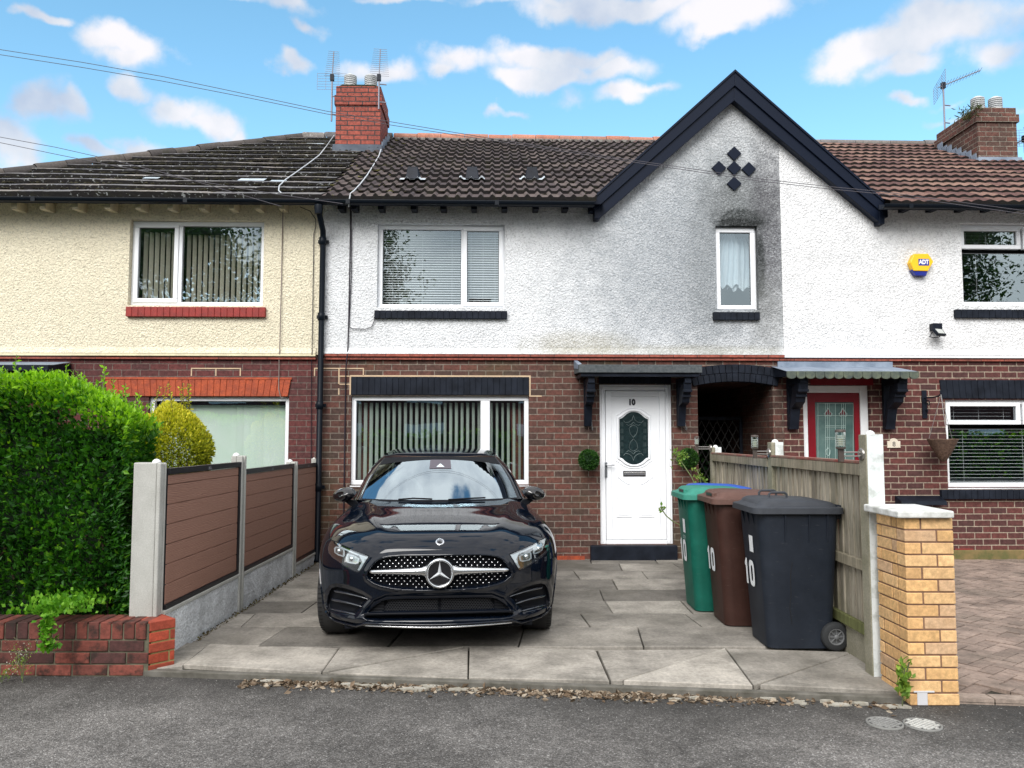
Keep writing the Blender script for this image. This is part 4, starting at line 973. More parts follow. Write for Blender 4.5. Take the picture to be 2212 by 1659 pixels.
for X in (455, 558): m.prism([F(*c5(X+dx, y), v+.025) for dx, y in ((0, 455), (-20, 485), (-16, 496), (0, 492), (16, 496), (20, 485))], v+.0255, v+.0275)
m.build('red_glass', mat('ruby_glass', (.12, .01, .02), .15), D8)
r = rect(1750, 1886, 818, 832, 0); MB().box(r[0], r[1], -.005, .05, r[2], r[3]).build('lintel', M_redd, H8)
cl, cr = F(*c5(165, 220), -.5)[0], F(*c5(1070, 220), -.5)[0]; zt_, zb_ = FZ(c5(0, 200)[1], 1830, -.5), FZ(c5(0, 232)[1], 1830, -.5)
cp = MB().prism([(-.5, zb_), (-.5, zt_), (0, zt_+.10), (0, zb_+.03)], cl+.02, cr-.02, axis='x').build('door_canopy', M_black, H8)
m = MB(); n_ = 14; wv = (cr-cl)/n_
for i in range(n_):
    x = cl+i*wv; P = [(x+.002, zt_+.006), (x+wv-.002, zt_+.006)]+[(x+wv/2+math.cos(t)*(wv/2-.002), zb_+.005-math.sin(t)*.035) for t in [k*PI/8 for k in range(9)]]
    m.prism(P, -.535, -.505)
m.build('scalloped_edge', noisy('mossy_scalloped_felt', (.05, .065, .06), (.11, .13, .09), 14, .8, .5), cp, bevel=.003, seg=1)
m = MB()
m.quad((cl, -.53, zt_+.004), (cr, -.53, zt_+.004), (cr-.05, 0, zt_+.11), (cl+.0, 0, zt_+.11)); m.box(F(*c5(125, 180), -.1)[0], F(*c5(920, 180), -.1)[0], -.03, -.002, zt_+.07, zt_+.17); m.build('lead_flashing', M_lead, cp)
zbk = FZ(c5(0, 595)[1], 1715, -.04)
for X in (215, 875):
    uc = F(*c5(X, 560), -.06)[0]; bracket(uc, .11, zb_-.0, zbk, -.44).build('canopy_bracket', M_black, cp, bevel=.004)
# canopy of the left house over the hedge
VC2 = -.5; a, b_ = F(-240, 800, VC2)[0], F(104, 800, VC2)[0]; zt_, zb_ = FZ(788, 60, VC2), FZ(801, 60, VC2)
cp = MB().prism([(VC2, zb_), (VC2, zt_), (0, zt_+.05), (0, zb_+.01)], a, b_, axis='x').build('door_canopy', M_black, HL, bevel=.005)
MB().quad((a, VC2, zt_+.004), (b_, VC2, zt_-.01), (b_+.01, -.02, zt_+.08), (a, -.02, zt_+.08)).build('lead_flashing', M_lead, cp)
for u in (a+.2, b_-.2): bracket(u, .09, zb_, zb_-.6, VC2+.1).build('canopy_bracket', M_black, cp, bevel=.004)
m = MB(); u = (a+b_)/2; m.box(u-.5, u+.5, .03, .09, .05, 2.1); m.build('front_door', M_upvc, HL, bevel=.005)
# ---- alarm box
ab = thing('alarm_box', 'yellow hexagonal alarm box with blue lettering panel on the bright white wall', 'alarm', base=(*F(1989, 571, -.08)[:1], VR, F(1989, 571, -.08)[1]), M=FM)
vy = VR-.09; hx = [F(*c8(*p), vy) for p in ((385+8, 1152), (414, 1105), (492, 1104), (520, 1148), (490, 1199), (412, 1197))]
MB().prism(hx, vy, VR-.004).build('casing', mat('yellow_plastic', (.90, .50, .01), .4), ab, bevel=.008)
c_ = F(*c8(452, 1205), vy); w = (hx[3][0]-hx[0][0])
MB().prism([(hx[5][0]-.02, hx[5][1]+.02), (hx[4][0]+.01, hx[4][1]+.02), (hx[4][0]-.02, hx[4][1]-.06), (hx[5][0]+.03, hx[5][1]-.055)], vy+.012, VR-.004).build('strobe_lens', mat('deep_blue_lens', (.01, .02, .22), .25), ab, bevel=.006)
p0 = F(*c8(438, 1169), vy); p1 = F(*c8(494, 1133), vy)
MB().box(p0[0], p1[0], vy-.003, vy, p0[1], p1[1]).build('label', mat('royal_blue', (.01, .03, .28), .4), ab)
text_part('lettering', 'ADT', .078, ((p0[0]+p1[0])/2, vy-.004, (p0[1]+p1[1])/2), mat('letter_white', (.9, .9, .9), .5), ab, ext=.001, xscale=.78, bold=.0025)
# ---- floodlight
fl = thing('floodlight', 'small black floodlight on the bright white wall below the alarm box', 'light', base=(F(2024, 705, VR)[0], VR, F(2024, 705, VR)[1]), M=FM)
p0, p1 = F(*c8(513, 1521), -.1), F(*c8(563, 1484), -.1)
MB().box(p0[0], p1[0], VR-.09, VR-.001, p0[1], p1[1]).build('driver_box', M_black, fl, bevel=.006)
uc = F(*c8(548, 1532), -.16)[0]; zc = F(*c8(548, 1532), -.16)[1]
Mh = Matrix.Translation((uc, -.17, zc)) @ Matrix.Rotation(math.radians(22), 4, 'Z') @ Matrix.Rotation(math.radians(-38), 4, 'X')
hd = MB().box(-.075, .075, -.015, .02, -.055, .055).xf(Mh).build('lamp_head', M_black, fl, bevel=.005)
MB().box(-.055, .055, -.018, -.0145, -.038, .038).xf(Mh).build('lens', mat('pale_lens', (.5, .52, .5), .2), hd)
MB().tube([(uc-.085, -.17, zc), (uc-.085, -.1, zc-.05), (uc-.02, -.06, zc-.055), (uc+.05, -.07, zc-.05), (uc+.07, -.12, zc-.02)], .006, 6).build('yoke', M_black, fl)
# ---- door plaque, air brick, black cowl
p0, p1 = F(*c5(862, 722), -.01), F(*c5(950, 675), -.01); uc = (p0[0]+p1[0])/2
pq = thing('number_plaque', 'cream ceramic plaque with the number 8 on brick beside the red door', 'plaque', base=(uc, 0, p0[1]), M=FM)
arc = [(uc+math.cos(t)*.05, p1[1]+math.sin(t)*.035) for t in [k*PI/8 for k in range(9)]]
MB().prism([(p0[0], p0[1]), (p1[0], p0[1]), (p1[0], p1[1])]+arc+[(p0[0], p1[1])], -.018, -.003).build('plaque_body', noisy('cream_ceramic', (.66, .6, .5), (.6, .54, .44), 20, .4), pq, bevel=.003)
text_part('numeral', '8', .085, (uc, -.0195, p0[1]+.045), mat('ink', (.03, .025, .03), .5), pq, ext=.001)
p0, p1 = F(*c5(1333, 1498), -.01), F(*c5(1450, 1415), -.01)
ab2 = MB(); ab2.box(p0[0], p1[0], -.008, .01, p0[1], p1[1]); 
for i in range(9):
    for j in range(5):
        x = p0[0]+(p1[0]-p0[0])*(i+.5)/9; z = p0[1]+(p1[1]-p0[1])*(j+.6)/5.6; ab2.box(x-.006, x+.006, -.0085, -.0079, z-.006, z+.006, 1)
ab2.build('air_brick', [mat('red_terracotta', (.20, .02, .02), .6), M_dark], H8)
p0, p1 = F(*c5(920, 1110), -.02), F(*c5(1225, 1050), -.02)
MB().prism([(-.18, p0[1]), (-.16, p0[1]+.05), (-.002, p1[1]), (-.002, p0[1])], p0[0], p1[0], axis='x').build('vent_cowl', M_black, H8, bevel=.005)
# ---- hanging basket
q = lambda X, Y, v_: FP(c5(X, Y), v_)
hb = thing('basket_bracket', 'black scrolled iron bracket on brick left of the right hand window', 'bracket', base=q(1117, 520, -.01), M=FM)
m = MB(); a = q(1105, 518, -.012); b_ = q(1130, 326, -.012); m.box(a[0], b_[0], -.02, -.003, a[2], b_[2]); zA = q(1117, 380, -.01)[2]; uA = (a[0]+b_[0])/2
m.tube([(uA, -.02, zA), (uA+.02, -.14, zA), (uA+.04, -.26, zA+.01), (uA+.05, -.30, zA+.04), (uA+.05, -.29, zA+.08)], .009, 6)
for k, (cv, cz, r_) in enumerate(((-.08, zA-.07, .05), (-.05, zA-.17, .03))): m.tube([(uA+.01, cv+r_*(1-t/14)*math.cos(t*.6), cz+r_*(1-t/14)*math.sin(t*.6)) for t in range(14)], .006, 5)
m.build('ironwork', M_black, hb)
uB, vB = uA+.05, -.30; zr = q(1165, 665, vB)[2]; zt2 = zA+.0; ztip = q(1180, 812, vB)[2]
bk = thing('hanging_basket', 'empty wicker cone basket hanging from the scrolled iron bracket', 'basket', base=(uB, vB, zt2), M=FM)
m = MB(); rr0 = .155
for k in range(26):
    t = k/25; r_ = rr0*(1-t)**.75+.012; z = zr+(ztip-zr)*t; m.tube([(uB+r_*math.cos(j*PI/10), vB+r_*math.sin(j*PI/10), z+.004*math.sin(j*2.1+k)) for j in range(21)], .0095, 5)
m.lathe([(rr0-.012, 0), (.012, ztip-zr)], (uB, vB, zr), n=20); m.build('wicker', noisy('dark_wicker', (.06, .035, .025), (.13, .08, .055), 40, .8, .5), bk)
m = MB()
for t in (.3, 2.4, 4.5): m.tube([(uB, vB, zt2+.03), (uB+rr0*math.cos(t), vB+rr0*math.sin(t), zr)], .003, 5)
m.build('chain', mat('chain_grey', (.3, .3, .3), .4, .6), bk)
# ---- topiary balls
M_box_ = leaf_mat('topiary_green', (.01, .045, .008), (.025, .085, .012), (.06, .15, .02))
for (X, Y, R_, lab) in ((207, 805, 67, 'green artificial topiary ball hanging left of the white front door'), (890, 795, 66, 'green topiary ball hanging right of the white front door above the bins')):
    p = FP(c3(X, Y), -.16); r_ = R_*.314/168
    tb = thing('topiary_ball', lab, 'topiary', 'topiary balls beside the white door', p, FM)
    n = 2600; D = RNG.normal(0, 1, (n, 3)); D /= np.linalg.norm(D, axis=1)[:, None]
    P = np.array(p)+D*r_*RNG.uniform(.82, .95, n)[:, None]; leaves(P, D, .022, np.clip(.45+.3*RNG.normal(0, 1, n), 0, 1), 'foliage', M_box_, tb, aspect=.6)
    MB().lathe([(0, -r_*.86)]+[(r_*.86*math.cos(t), r_*.86*math.sin(t)) for t in [math.radians(x) for x in range(-80, 90, 20)]]+[(0, r_*.86)], p, n=16).build('core', mat('topiary_core', (.008, .03, .008), .9), tb)
    zh = FZ(922, 1270, -.14)
    m = MB()
    for du in (-.05, .05): m.tube([(p[0]+du*.6, p[1], p[2]+r_*.8), (p[0], -.15, zh)], .002, 4)
    m.build('chain', mat('thin_chain', (.1, .06, .05), .5, .4), tb)
# ---- cables on walls and roof
def cable(label, pts, r, m, group='cables clipped to the walls and roof', name='cable'):
    t = MB().tube([pts[0]]+list(pts[1:]), r, 6).build(name, m); tag(t, label, 'cable', group); ROOTS.append((t, Vector((0, 0, 0)), FM)); return t
M_cabb = mat('black_cable', (.015, .01, .02), .5); M_cabw = mat('grey_white_cable', (.50, .53, .56), .5); M_cabg = mat('faded_cable', (.25, .2, .18), .6)
w = lambda px, py, v_=-.05: FP((px, py), v_)
cable('pair of black cables running down the white wall to the left window side', [w(751, 438, -.3), w(757, 450, -.12), w(757, 500), w(755, 600), w(753, 700), w(751, 760), w(749, 775, -.075), w(747, 800, -.02), w(744, 1000, -.02), w(742, 1130, -.02)], .008, M_cabb)
cable('thin black cable looping to the sill of the upper middle window', [w(759, 455, -.12), w(760, 500), w(759, 600), w(754, 705), w(760, 710), w(790, 711), w(803, 706), w(809, 692), w(808, 685)], .005, M_cabb)
cable('black cable on the cream wall beside the downpipe', [w(648, 447, -.12), w(670, 456, -.08), w(682, 474), w(682, 490), w(678, 505), w(675, 700), w(674, 764, -.07), w(673, 775, -.03), w(672, 1000, -.02)], .005, M_cabb)
cable('faded cable running straight down the cream wall beside the red sill window', [w(612, 455, -.2), w(611, 460), w(608, 600), w(604, 762, -.07), w(603, 775, -.03), w(602, 840, -.03), w(606, 858, -.03), w(612, 859, -.02)], .006, M_cabg)
def onroof(px, py, lift=.06):
    for s in [i*.01 for i in range(0, 540)]:
        q_ = rp(0, s, lift)
        if FZ(py, px, q_[1]) <= q_[2]: return (F(px, py, q_[1])[0], q_[1], q_[2])
    return rp(0, SL, lift)
cable('grey cable crossing the grey tiled roof from the left of the orange chimney', [(F(722, 292, vc)[0], vc, FZ(292, 722, vc))]+[onroof(x, y) for x, y in ((706, 315), (690, 335), (668, 352), (640, 372), (617, 388), (603, 402), (602, 412), (608, 424))], .008, M_cabw)
cable('grey cable bundle running down the brown roof from the chimney corner', [onroof(x, y) for x, y in ((823, 323), (818, 338), (806, 358), (792, 380), (778, 398), (765, 412), (757, 424))]+[w(754, 436, -.42), w(753, 446, -.3)], .009, M_cabw)
M_cabo = mat('grey_overhead_cable', (.07, .065, .08), .6)
def gcable(label, pts, Y, r=.006):
    P = [AT(x, y, Y if not callable(Y) else Y(x)) for x, y in pts]
    t = MB().tube(P, r, 6).build('overhead_cable', M_cabo); tag(t, label, 'cable', 'overhead telephone cables'); return t
gcable('upper of the two overhead cables crossing the chimney and gable', [(-300, 62), (0, 107), (180, 135), (350, 165), (540, 205), (705, 240), (850, 264), (1060, 299), (1360, 345), (1640, 386), (1780, 402), (1905, 414), (2212, 455), (2400, 480)], lambda x: 9.1, .0036)
gcable('lower of the two overhead cables crossing the chimney and gable', [(-300, 75), (0, 118), (180, 146), (350, 175), (540, 212), (705, 246), (850, 271), (1060, 303), (1360, 349), (1640, 391), (1780, 407), (1905, 419), (2212, 462), (2400, 488)], lambda x: 9.0, .0036)
gcable('upper of the two overhead cables dropping to the eaves of the cream house', [(-300, 235), (0, 296), (120, 318), (240, 345), (400, 385), (560, 432), (608, 446)], lambda x: 9.0+.2*(x/608), .0036)
gcable('lower of the two overhead cables dropping across the grey tiled roof', [(-300, 245), (0, 308), (120, 333), (240, 357), (420, 390), (600, 420), (740, 440)], lambda x: 9.0, .0036)
# ================================================================= GROUND
def asphalt():
    m = mat('asphalt', (.1, .1, .1), .88, spec=.3); nt = m.node_tree; b = nt.nodes['Principled BSDF']; v = co(nt)
    vo = N(nt, 'ShaderNodeTexVoronoi', i_Scale=150.0); L(nt, v, vo.inputs['Vector'])
    g = N(nt, 'ShaderNodeSeparateColor'); L(nt, vo.outputs['Color'], g.inputs[0])
    c = ramp(nt, g.outputs[0], [(.0, (.080, .076, .072)), (.55, (.150, .142, .134)), (.9, (.215, .205, .195)), (1, (.34, .33, .32))])
    c = mixc(nt, 1., c, ramp(nt, noise(nt, .8, 5, .6, v), [(.33, .58), (.65, 1.28)]), 'MULTIPLY')
    c = mixc(nt, 1., c, ramp(nt, noise(nt, 4.5, 5, .65, v, .6), [(.35, .80), (.6, 1.12)]), 'MULTIPLY')
    c = mixc(nt, 1., c, ramp(nt, noise(nt, 24, 5, .75, v), [(.3, .65), (.7, 1.25)]), 'MULTIPLY')
    s = N(nt, 'ShaderNodeSeparateXYZ'); L(nt, v, s.inputs[0])
    e = math_(nt, 'ADD', math_(nt, 'MULTIPLY', s.outputs[0], .125), s.outputs[1])
    e = math_(nt, 'ADD', e, math_(nt, 'MULTIPLY', noise(nt, 3, 4, .6, v), .5))
    k = maprange(nt, e, 4.35, 5.25, 0, .68); c = mixc(nt, k, c, (.028, .027, .025))
    sp = ramp(nt, noise(nt, 75, 1, .3, v), [(.735, 0), (.75, 1)]); c = mixc(nt, math_(nt, 'MULTIPLY', sp, .7), c, (.45, .44, .42))
    L(nt, c, b.inputs['Base Color'])
    h = math_(nt, 'ADD', math_(nt, 'MULTIPLY', vo.outputs['Distance'], -1.2), noise(nt, 40, 4, .7, v))
    L(nt, bump(nt, h, .7, .006), b.inputs['Normal']); return m
M_asph = asphalt()
M_earth = noisy('dark_joint_soil', (.028, .025, .02), (.05, .045, .03), 20, 1., .8, .01)
m = MB(); m.quad((-300, -300, -.045), (300, -300, -.045), (300, 300, -.045), (-300, 300, -.045)); tag(m.build('road', M_asph), kind='structure')
# driveway base
e0, e1 = G(330, 1443), G(1935, 1499)
edge = lambda X: e0.y+(e1.y-e0.y)*(X-e0.x)/(e1.x-e0.x)
YB = lambda X: D0+.027*X
m = MB(); m.add([(-9, 5.35, -.030), (-2.42, edge(-2.42), -.030), (2.36, edge(2.36)+.02, -.030), (2.36, YB(2.36)+.1, -.030), (-9, YB(-9)+.1, -.030)], [(0, 1, 2, 3, 4)]); tag(m.build('ground', M_earth), kind='structure')
def flag_mat():
    m = mat('worn_concrete_flags', (.2, .2, .2), .85, spec=.3); nt = m.node_tree; b = nt.nodes['Principled BSDF']; v = co(nt)
    at = N(nt, 'ShaderNodeAttribute', attribute_name='tint'); c = at.outputs['Color']
    c = mixc(nt, 1., c, ramp(nt, noise(nt, 3.2, 6, .65, v), [(.32, .62), (.5, 1.0), (.68, 1.3)]), 'MULTIPLY')
    c = mixc(nt, 1., c, ramp(nt, noise(nt, 38, 5, .75, v), [(.3, .72), (.7, 1.25)]), 'MULTIPLY')
    d = ramp(nt, noise(nt, 1.1, 4, .6, co(nt, loc=(4, 2, 0))), [(.48, 0), (.66, 1)]); c = mixc(nt, math_(nt, 'MULTIPLY', d, .5), c, (.075, .070, .055))
    L(nt, c, b.inputs['Base Color']); L(nt, bump(nt, noise(nt, 90, 5, .75, v), .5, .004), b.inputs['Normal']); return m
M_flag = flag_mat()
fl_ = MB(); FT = []; rn = random.Random(21)
def flag(P, tone=None, dz=None):
    """P: ground polygon (x, y) -> slab with a worn edge"""
    n = len(P); cx = sum(p[0] for p in P)/n; cy = sum(p[1] for p in P)/n
    t = (tone or rn.uniform(.13, .27))*1.12; tc = (t*1.08, t*1.0, t*.88); dz = rn.uniform(-.004, .004) if dz is None else dz
    tx, ty = rn.uniform(-.004, .004), rn.uniform(-.004, .004); g = .005
    Q = []
    for x, y in P:
        l = math.hypot(x-cx, y-cy); k = 1-g/max(l, .05)*1.2; Q.append((cx+(x-cx)*k, cy+(y-cy)*k))
    nf = len(fl_.f)
    zz = lambda x, y: dz+tx*(x-cx)+ty*(y-cy)
    V_ = [(x, y, -.05) for x, y in Q]+[(x, y, zz(x, y)-.005) for x, y in Q]+[(cx+(x-cx)*.985, cy+(y-cy)*.985, zz(x, y)) for x, y in Q]
    A = sum(Q[i][0]*Q[(i+1) % n][1]-Q[(i+1) % n][0]*Q[i][1] for i in range(n)); order = list(range(n)) if A > 0 else list(range(n))[::-1]
    V_ = [V_[o] for o in order]+[V_[n+o] for o in order]+[V_[2*n+o] for o in order]
    fl_.add(V_, [(i, (i+1) % n, n+(i+1) % n, n+i) for i in range(n)]+[(n+i, n+(i+1) % n, 2*n+(i+1) % n, 2*n+i) for i in range(n)]+[tuple(range(2*n, 3*n))])
    FT.extend([tc]*(len(fl_.f)-nf))
a4 = lambda X, Y: tuple(G(329.1+X*.4464, 1179.5+Y*.4464))[:2]
a5 = lambda X, Y: tuple(G(1261.8+X*.4296, 1179.5+Y*.4296))[:2]
# front row as photographed
flag([a4(60, 470), a4(130, 462), a4(275, 473), a4(145, 578), a4(20, 590)], .27)
flag([a4(275, 473), a4(905, 492), a4(820, 608), a4(145, 572)], .31)
flag([a4(905, 492), a4(1525, 484), a4(850, 606), a4(820, 608)], .30)
flag([a4(1530, 484), a4(1528, 637), a4(850, 612)], .32)
flag([a4(1533, 484), a5(60, 520), a5(130, 675), a4(1528, 637)], .30)
flag([a5(66, 520), a5(706, 514), a5(190, 674), a5(134, 676)], .26)
flag([a5(708, 516), a5(850, 703), a5(196, 676)], .34)
flag([a5(713, 514), a5(1360, 530), a5(880, 692), a5(852, 702)], .25)
flag([a5(1362, 533), a5(1480, 640), a5(1585, 728), a5(882, 696)], .24)
rowsY = [1397.5, 1354.5, 1325.5, 1298, 1273, 1251, 1233.5, 1217.5, 1203]
depth = [G(1000, y).y for y in rowsY]; depth[-1] = 9.9
jp = {0: [(170, 'a'), (630, 392, 528, 482), (1180, 405, 1150, 487), (1765, 385, 1773, 485)], }
def X_at(px, Y): r = ray(px, 0); return (px-CXP)/FPX*Y*1.0
XL, XR = -2.36, 2.36
joints = [[-1.72, -.95, .22, 1.22, 1.93], [-1.9, -1.25, .55, 1.15, 1.72], [-1.55, -.62, .3, 1.35, 1.9], [-1.75, -1.0, .0, .85, 1.75], [-1.5, -.6, .35, 1.05, 1.95], [-1.8, -.9, .1, .72, 1.45, 2.1], [-1.6, -.7, .5, 1.25, 1.95], [-1.8, -.9, .0, .95, 1.75]]
joints[0] = [a4(575, 430)[0], a4(1165, 445)[0], a4(1769, 430)[0], a5(270, 460)[0]]
joints[1] = [a4(460, 378)[0]-.02, a5(20, 380)[0], a5(560, 372)[0]]
joints[2] = [a4(745, 300)[0], a5(127, 306)[0], 1.55]
for k in range(8):
    y0_, y1_ = depth[k], depth[k+1]; xs = [XL]+[j for j in joints[k] if XL+.1 < j < XR-.1]+[XR]
    sk = [rn.uniform(-.03, .03) for _ in xs]; sk[0] = sk[-1] = 0
    if k < 2: sk = [0]+[.05 if k == 0 else -.04]*(len(xs)-2)+[0]
    for i in range(len(xs)-1):
        flag([(xs[i], y0_), (xs[i+1], y0_), (xs[i+1]+sk[i+1], y1_), (xs[i]+sk[i], y1_)])
dv = fl_.build('driveway', M_flag, colors=FT); tag(dv, kind='structure')
# concrete edging strip between slabs and road
m = MB(); E = [(-2.42, edge(-2.42)-.035), (-.8, edge(-.8)-.03), (.9, edge(.9)-.03), (2.28, edge(2.28)-.035)]
m.prism([(x, y+.0) for x, y in E]+[(x, y+.055) for x, y in E[::-1]], -.06, -.008, axis='z'); tag(m.build('kerb', noisy('stained_kerb', (.17, .16, .14), (.08, .075, .06), 7, .9, .5, .005, 60), bevel=.006), kind='structure')
# broken mortar and leaf litter along the edge
nL = 2400; X = RNG.uniform(-1.7, 2.2, nL); dens = .5+.5*np.sin(X*1.9+1.0)*np.sin(X*.8); keep = RNG.random(nL) < np.clip(dens+.25, .05, 1); X = X[keep]
Y = np.array([edge(x) for x in X])-.045-np.abs(RNG.normal(0, .06, len(X))); P = np.stack([X, Y, np.full(len(X), -.041)], 1)
M_lit = leaf_mat('dry_litter', (.05, .035, .02), (.16, .11, .07), (.42, .36, .28), .9, 0)
lit = leaves(P, np.stack([RNG.normal(0, 1, len(X)), RNG.normal(0, 1, len(X)), RNG.uniform(0, .18, len(X))], 1), .036, RNG.uniform(0, 1, len(X)), 'leaf_litter', M_lit, spread=.05, aspect=.5, var=.7); tag(lit, kind='stuff')
m = MB()
for _ in range(26):
    x = rn.choice([rn.uniform(-1.35, -.1), rn.uniform(1.5, 2.25), rn.uniform(-1.9, 2.2)]); y = edge(x)-.05-rn.uniform(0, .07); s = rn.uniform(.02, .075)
    m.prism([(x+s*math.cos(t)*rn.uniform(.6, 1.4), y+s*.38*math.sin(t)*rn.uniform(.6, 1.3)) for t in [k*PI/4 for k in range(8)]], -.046, -.046+rn.uniform(.006, .018), axis='z')
tag(m.build('broken_mortar', noisy('pale_mortar', (.42, .40, .35), (.25, .23, .18), 18, .95, .6)), kind='stuff')
# ---- block paving on the right
bp = MB(); BT = []; rb = random.Random(4); Lb, Wb = .20, .10
M_block = flag_mat(); M_block.name = 'block_paving'
ang = math.radians(38); ca, sa = math.cos(ang), math.sin(ang)
x0b, y0b, x1b, y1b = 2.62, 4.62, 7.6, 10.2
def inb(x, y): return x0b < x < x1b and edge(x)+.12 < y < YB(x)+.02
for i in range(-90, 90):
    for j in range(-90, 90):
        for kind in (0, 1):
            # herringbone cell
            bx = (i*Wb+j*Lb*1.0) if False else 0
            if kind == 0: lx, ly, w, h = (i+2*j)*Wb*1.0, (i-2*j)*Wb*1.0, Lb, Wb
            else: lx, ly, w, h = (i+2*j)*Wb+Lb, (i-2*j)*Wb-Wb, Wb, Lb
            cx = lx+w/2; cy = ly+h/2; X_ = 4.5+cx*ca-cy*sa; Y_ = 7.4+cx*sa+cy*ca
            if not inb(X_, Y_): continue
            g = .004; C_ = [(lx+g, ly+g), (lx+w-g, ly+g), (lx+w-g, ly+h-g), (lx+g, ly+h-g)]
            P = [(4.5+a*ca-b*sa, 7.4+a*sa+b*ca) for a, b in C_]; dz = rb.uniform(-.004, .004); nf = len(bp.f)
            bp.add([(p[0], p[1], -.05) for p in P]+[(p[0], p[1], -.012+dz) for p in P], [(0, 1, 5, 4), (1, 2, 6, 5), (2, 3, 7, 6), (3, 0, 4, 7), (4, 5, 6, 7)])
            t = rb.uniform(.8, 1.15); BT += [(.27*t, .205*t, .17*t)]*(len(bp.f)-nf)
xx = 2.60
while xx < 7.5:
    yy = edge(xx); nf = len(bp.f); g = .004; e_ = edge(xx+.2)-yy
    for off in (0.0,):
        bp.add([(xx+g, yy+g, -.05), (xx+.2-g, yy+e_+g, -.05), (xx+.2-g, yy+e_+.1-g, -.05), (xx+g, yy+.1-g, -.05), (xx+g, yy+g, -.01), (xx+.2-g, yy+e_+g, -.01), (xx+.2-g, yy+e_+.1-g, -.01), (xx+g, yy+.1-g, -.01)], [(0, 1, 5, 4), (1, 2, 6, 5), (2, 3, 7, 6), (3, 0, 4, 7), (4, 5, 6, 7)])
    BT += [(.30, .24, .20)]*(len(bp.f)-nf); xx += .2
tag(bp.build('block_paving', M_block, colors=BT), kind='structure')
m = MB(); m.quad((2.60, edge(2.6)+.0, -.032), (7.6, edge(7.6), -.032), (7.6, 10.2, -.032), (2.60, 10.0, -.032)); tag(m.build('paving_bed', M_earth), kind='structure')
# ---- two stopcock covers in the tarmac
def cover(px, py, rx, label, c1):
    p = G(px, py, -.04); e = G(px+rx, py, -.04); r_ = (e.x-p.x)
    t = thing('drain_cover', label, 'drain cover', 'round covers set in the tarmac', (p.x, p.y, -.04))
    M_ = noisy('cover_iron', c1, tuple(x*.7 for x in c1), 30, .7, .3)
    MB().lathe([(r_*1.05, -.004), (r_*1.05, .004), (r_*.95, .005), (r_*.93, -.002)], p, n=32).build('rim', mat('rim_iron', (.20, .20, .19), .7), t)
    MB().lathe([(r_*.93, .0), (0, .001)], p, n=32).build('lid', mat('lid_grooves', (.05, .05, .05), .8), t)
    m = MB(); s = r_*.26; a = math.radians(35)
    for i in range(-4, 5):
        for j in range(-4, 5):
            x, y = i*s, j*s*.8
            if math.hypot(x, y) < r_*.84: X_, Y_ = x*math.cos(a)-y*math.sin(a), x*math.sin(a)+y*math.cos(a); k = s*.37
            else: continue
            Q = [(p.x+X_+k*dx*math.cos(a)-k*.8*dy*math.sin(a), p.y+Y_+k*dx*math.sin(a)+k*.8*dy*math.cos(a)) for dx, dy in ((-1, -1), (1, -1), (1, 1), (-1, 1))]
            m.prism(Q, p.z, p.z+.005, axis='z')
    m.build('treads', M_, t)
cover(1911, 1562, 36, 'darker grey round cover set in the tarmac, left one of the pair', (.30, .30, .29)); cover(1993, 1565, 37, 'pale grey round cover set in the tarmac, right one of the pair', (.58, .58, .55))
# ================================================================= GARDEN WALLS AND PIER
gw = thing('garden_wall', 'low red brick wall with soldier coping in front of the hedge', 'wall', base=(-3.6, 5.3, 0))
def brickpile(name, parent, P0, P1, thick, courses, m1, seed, ch=.0775, bl=.235, mort=None, soldier=False, cols=None, z0=-.045, tint=True):
    """real bricks between ground points P0 and P1, front face towards the camera"""
    r_ = random.Random(seed); P0, P1 = Vector((*P0, 0)), Vector((*P1, 0)); d = (P1-P0); Ln = d.length; d.normalize(); nrm = Vector((d.y, -d.x, 0))
    if nrm.y > 0 and abs(nrm.y) > .3: nrm = -nrm
    m = MB(); T = []; g = .005
    M_ = Matrix(((d.x, -nrm.x, 0, P0.x), (d.y, -nrm.y, 0, P0.y), (0, 0, 1, 0), (0, 0, 0, 1)))
    for k in range(courses):
        z = z0+k*ch; x = -bl/2 if k % 2 else 0
        while x < Ln-.01:
            a, b = max(x, 0), min(x+bl, Ln)
            if b-a > .03:
                nf = len(m.f); j = r_.uniform(-.003, .003); m.box(a+g, b-g, j, thick, z+g, z+ch-g); t = r_.choice(cols); k2 = r_.uniform(.8, 1.2); T += [tuple(c*k2 for c in t)]*(len(m.f)-nf)
            x += bl
    zt = z0+courses*ch
    if soldier:
        x = 0
        while x < Ln-.02:
            b = min(x+.0775, Ln); nf = len(m.f); j = r_.uniform(-.004, .004); m.box(x+g, b-g, -.004+j, thick+.01, zt+g, zt+.112+j*.5); t = r_.choice(cols); k2 = r_.uniform(.75, 1.15); T += [tuple(c*k2 for c in t)]*(len(m.f)-nf); x += .0775
    m.xf(M_); o = m.build(name, m1, parent, bevel=.005, colors=T)
    c = MB().box(.02 if not soldier else .004, Ln-.004, .007, thick-.003, z0, zt+(.1 if soldier else -.012)).xf(M_).build(name.replace('bricks', 'mortar') if 'bricks' in name else 'mortar', mort, parent)
    return o
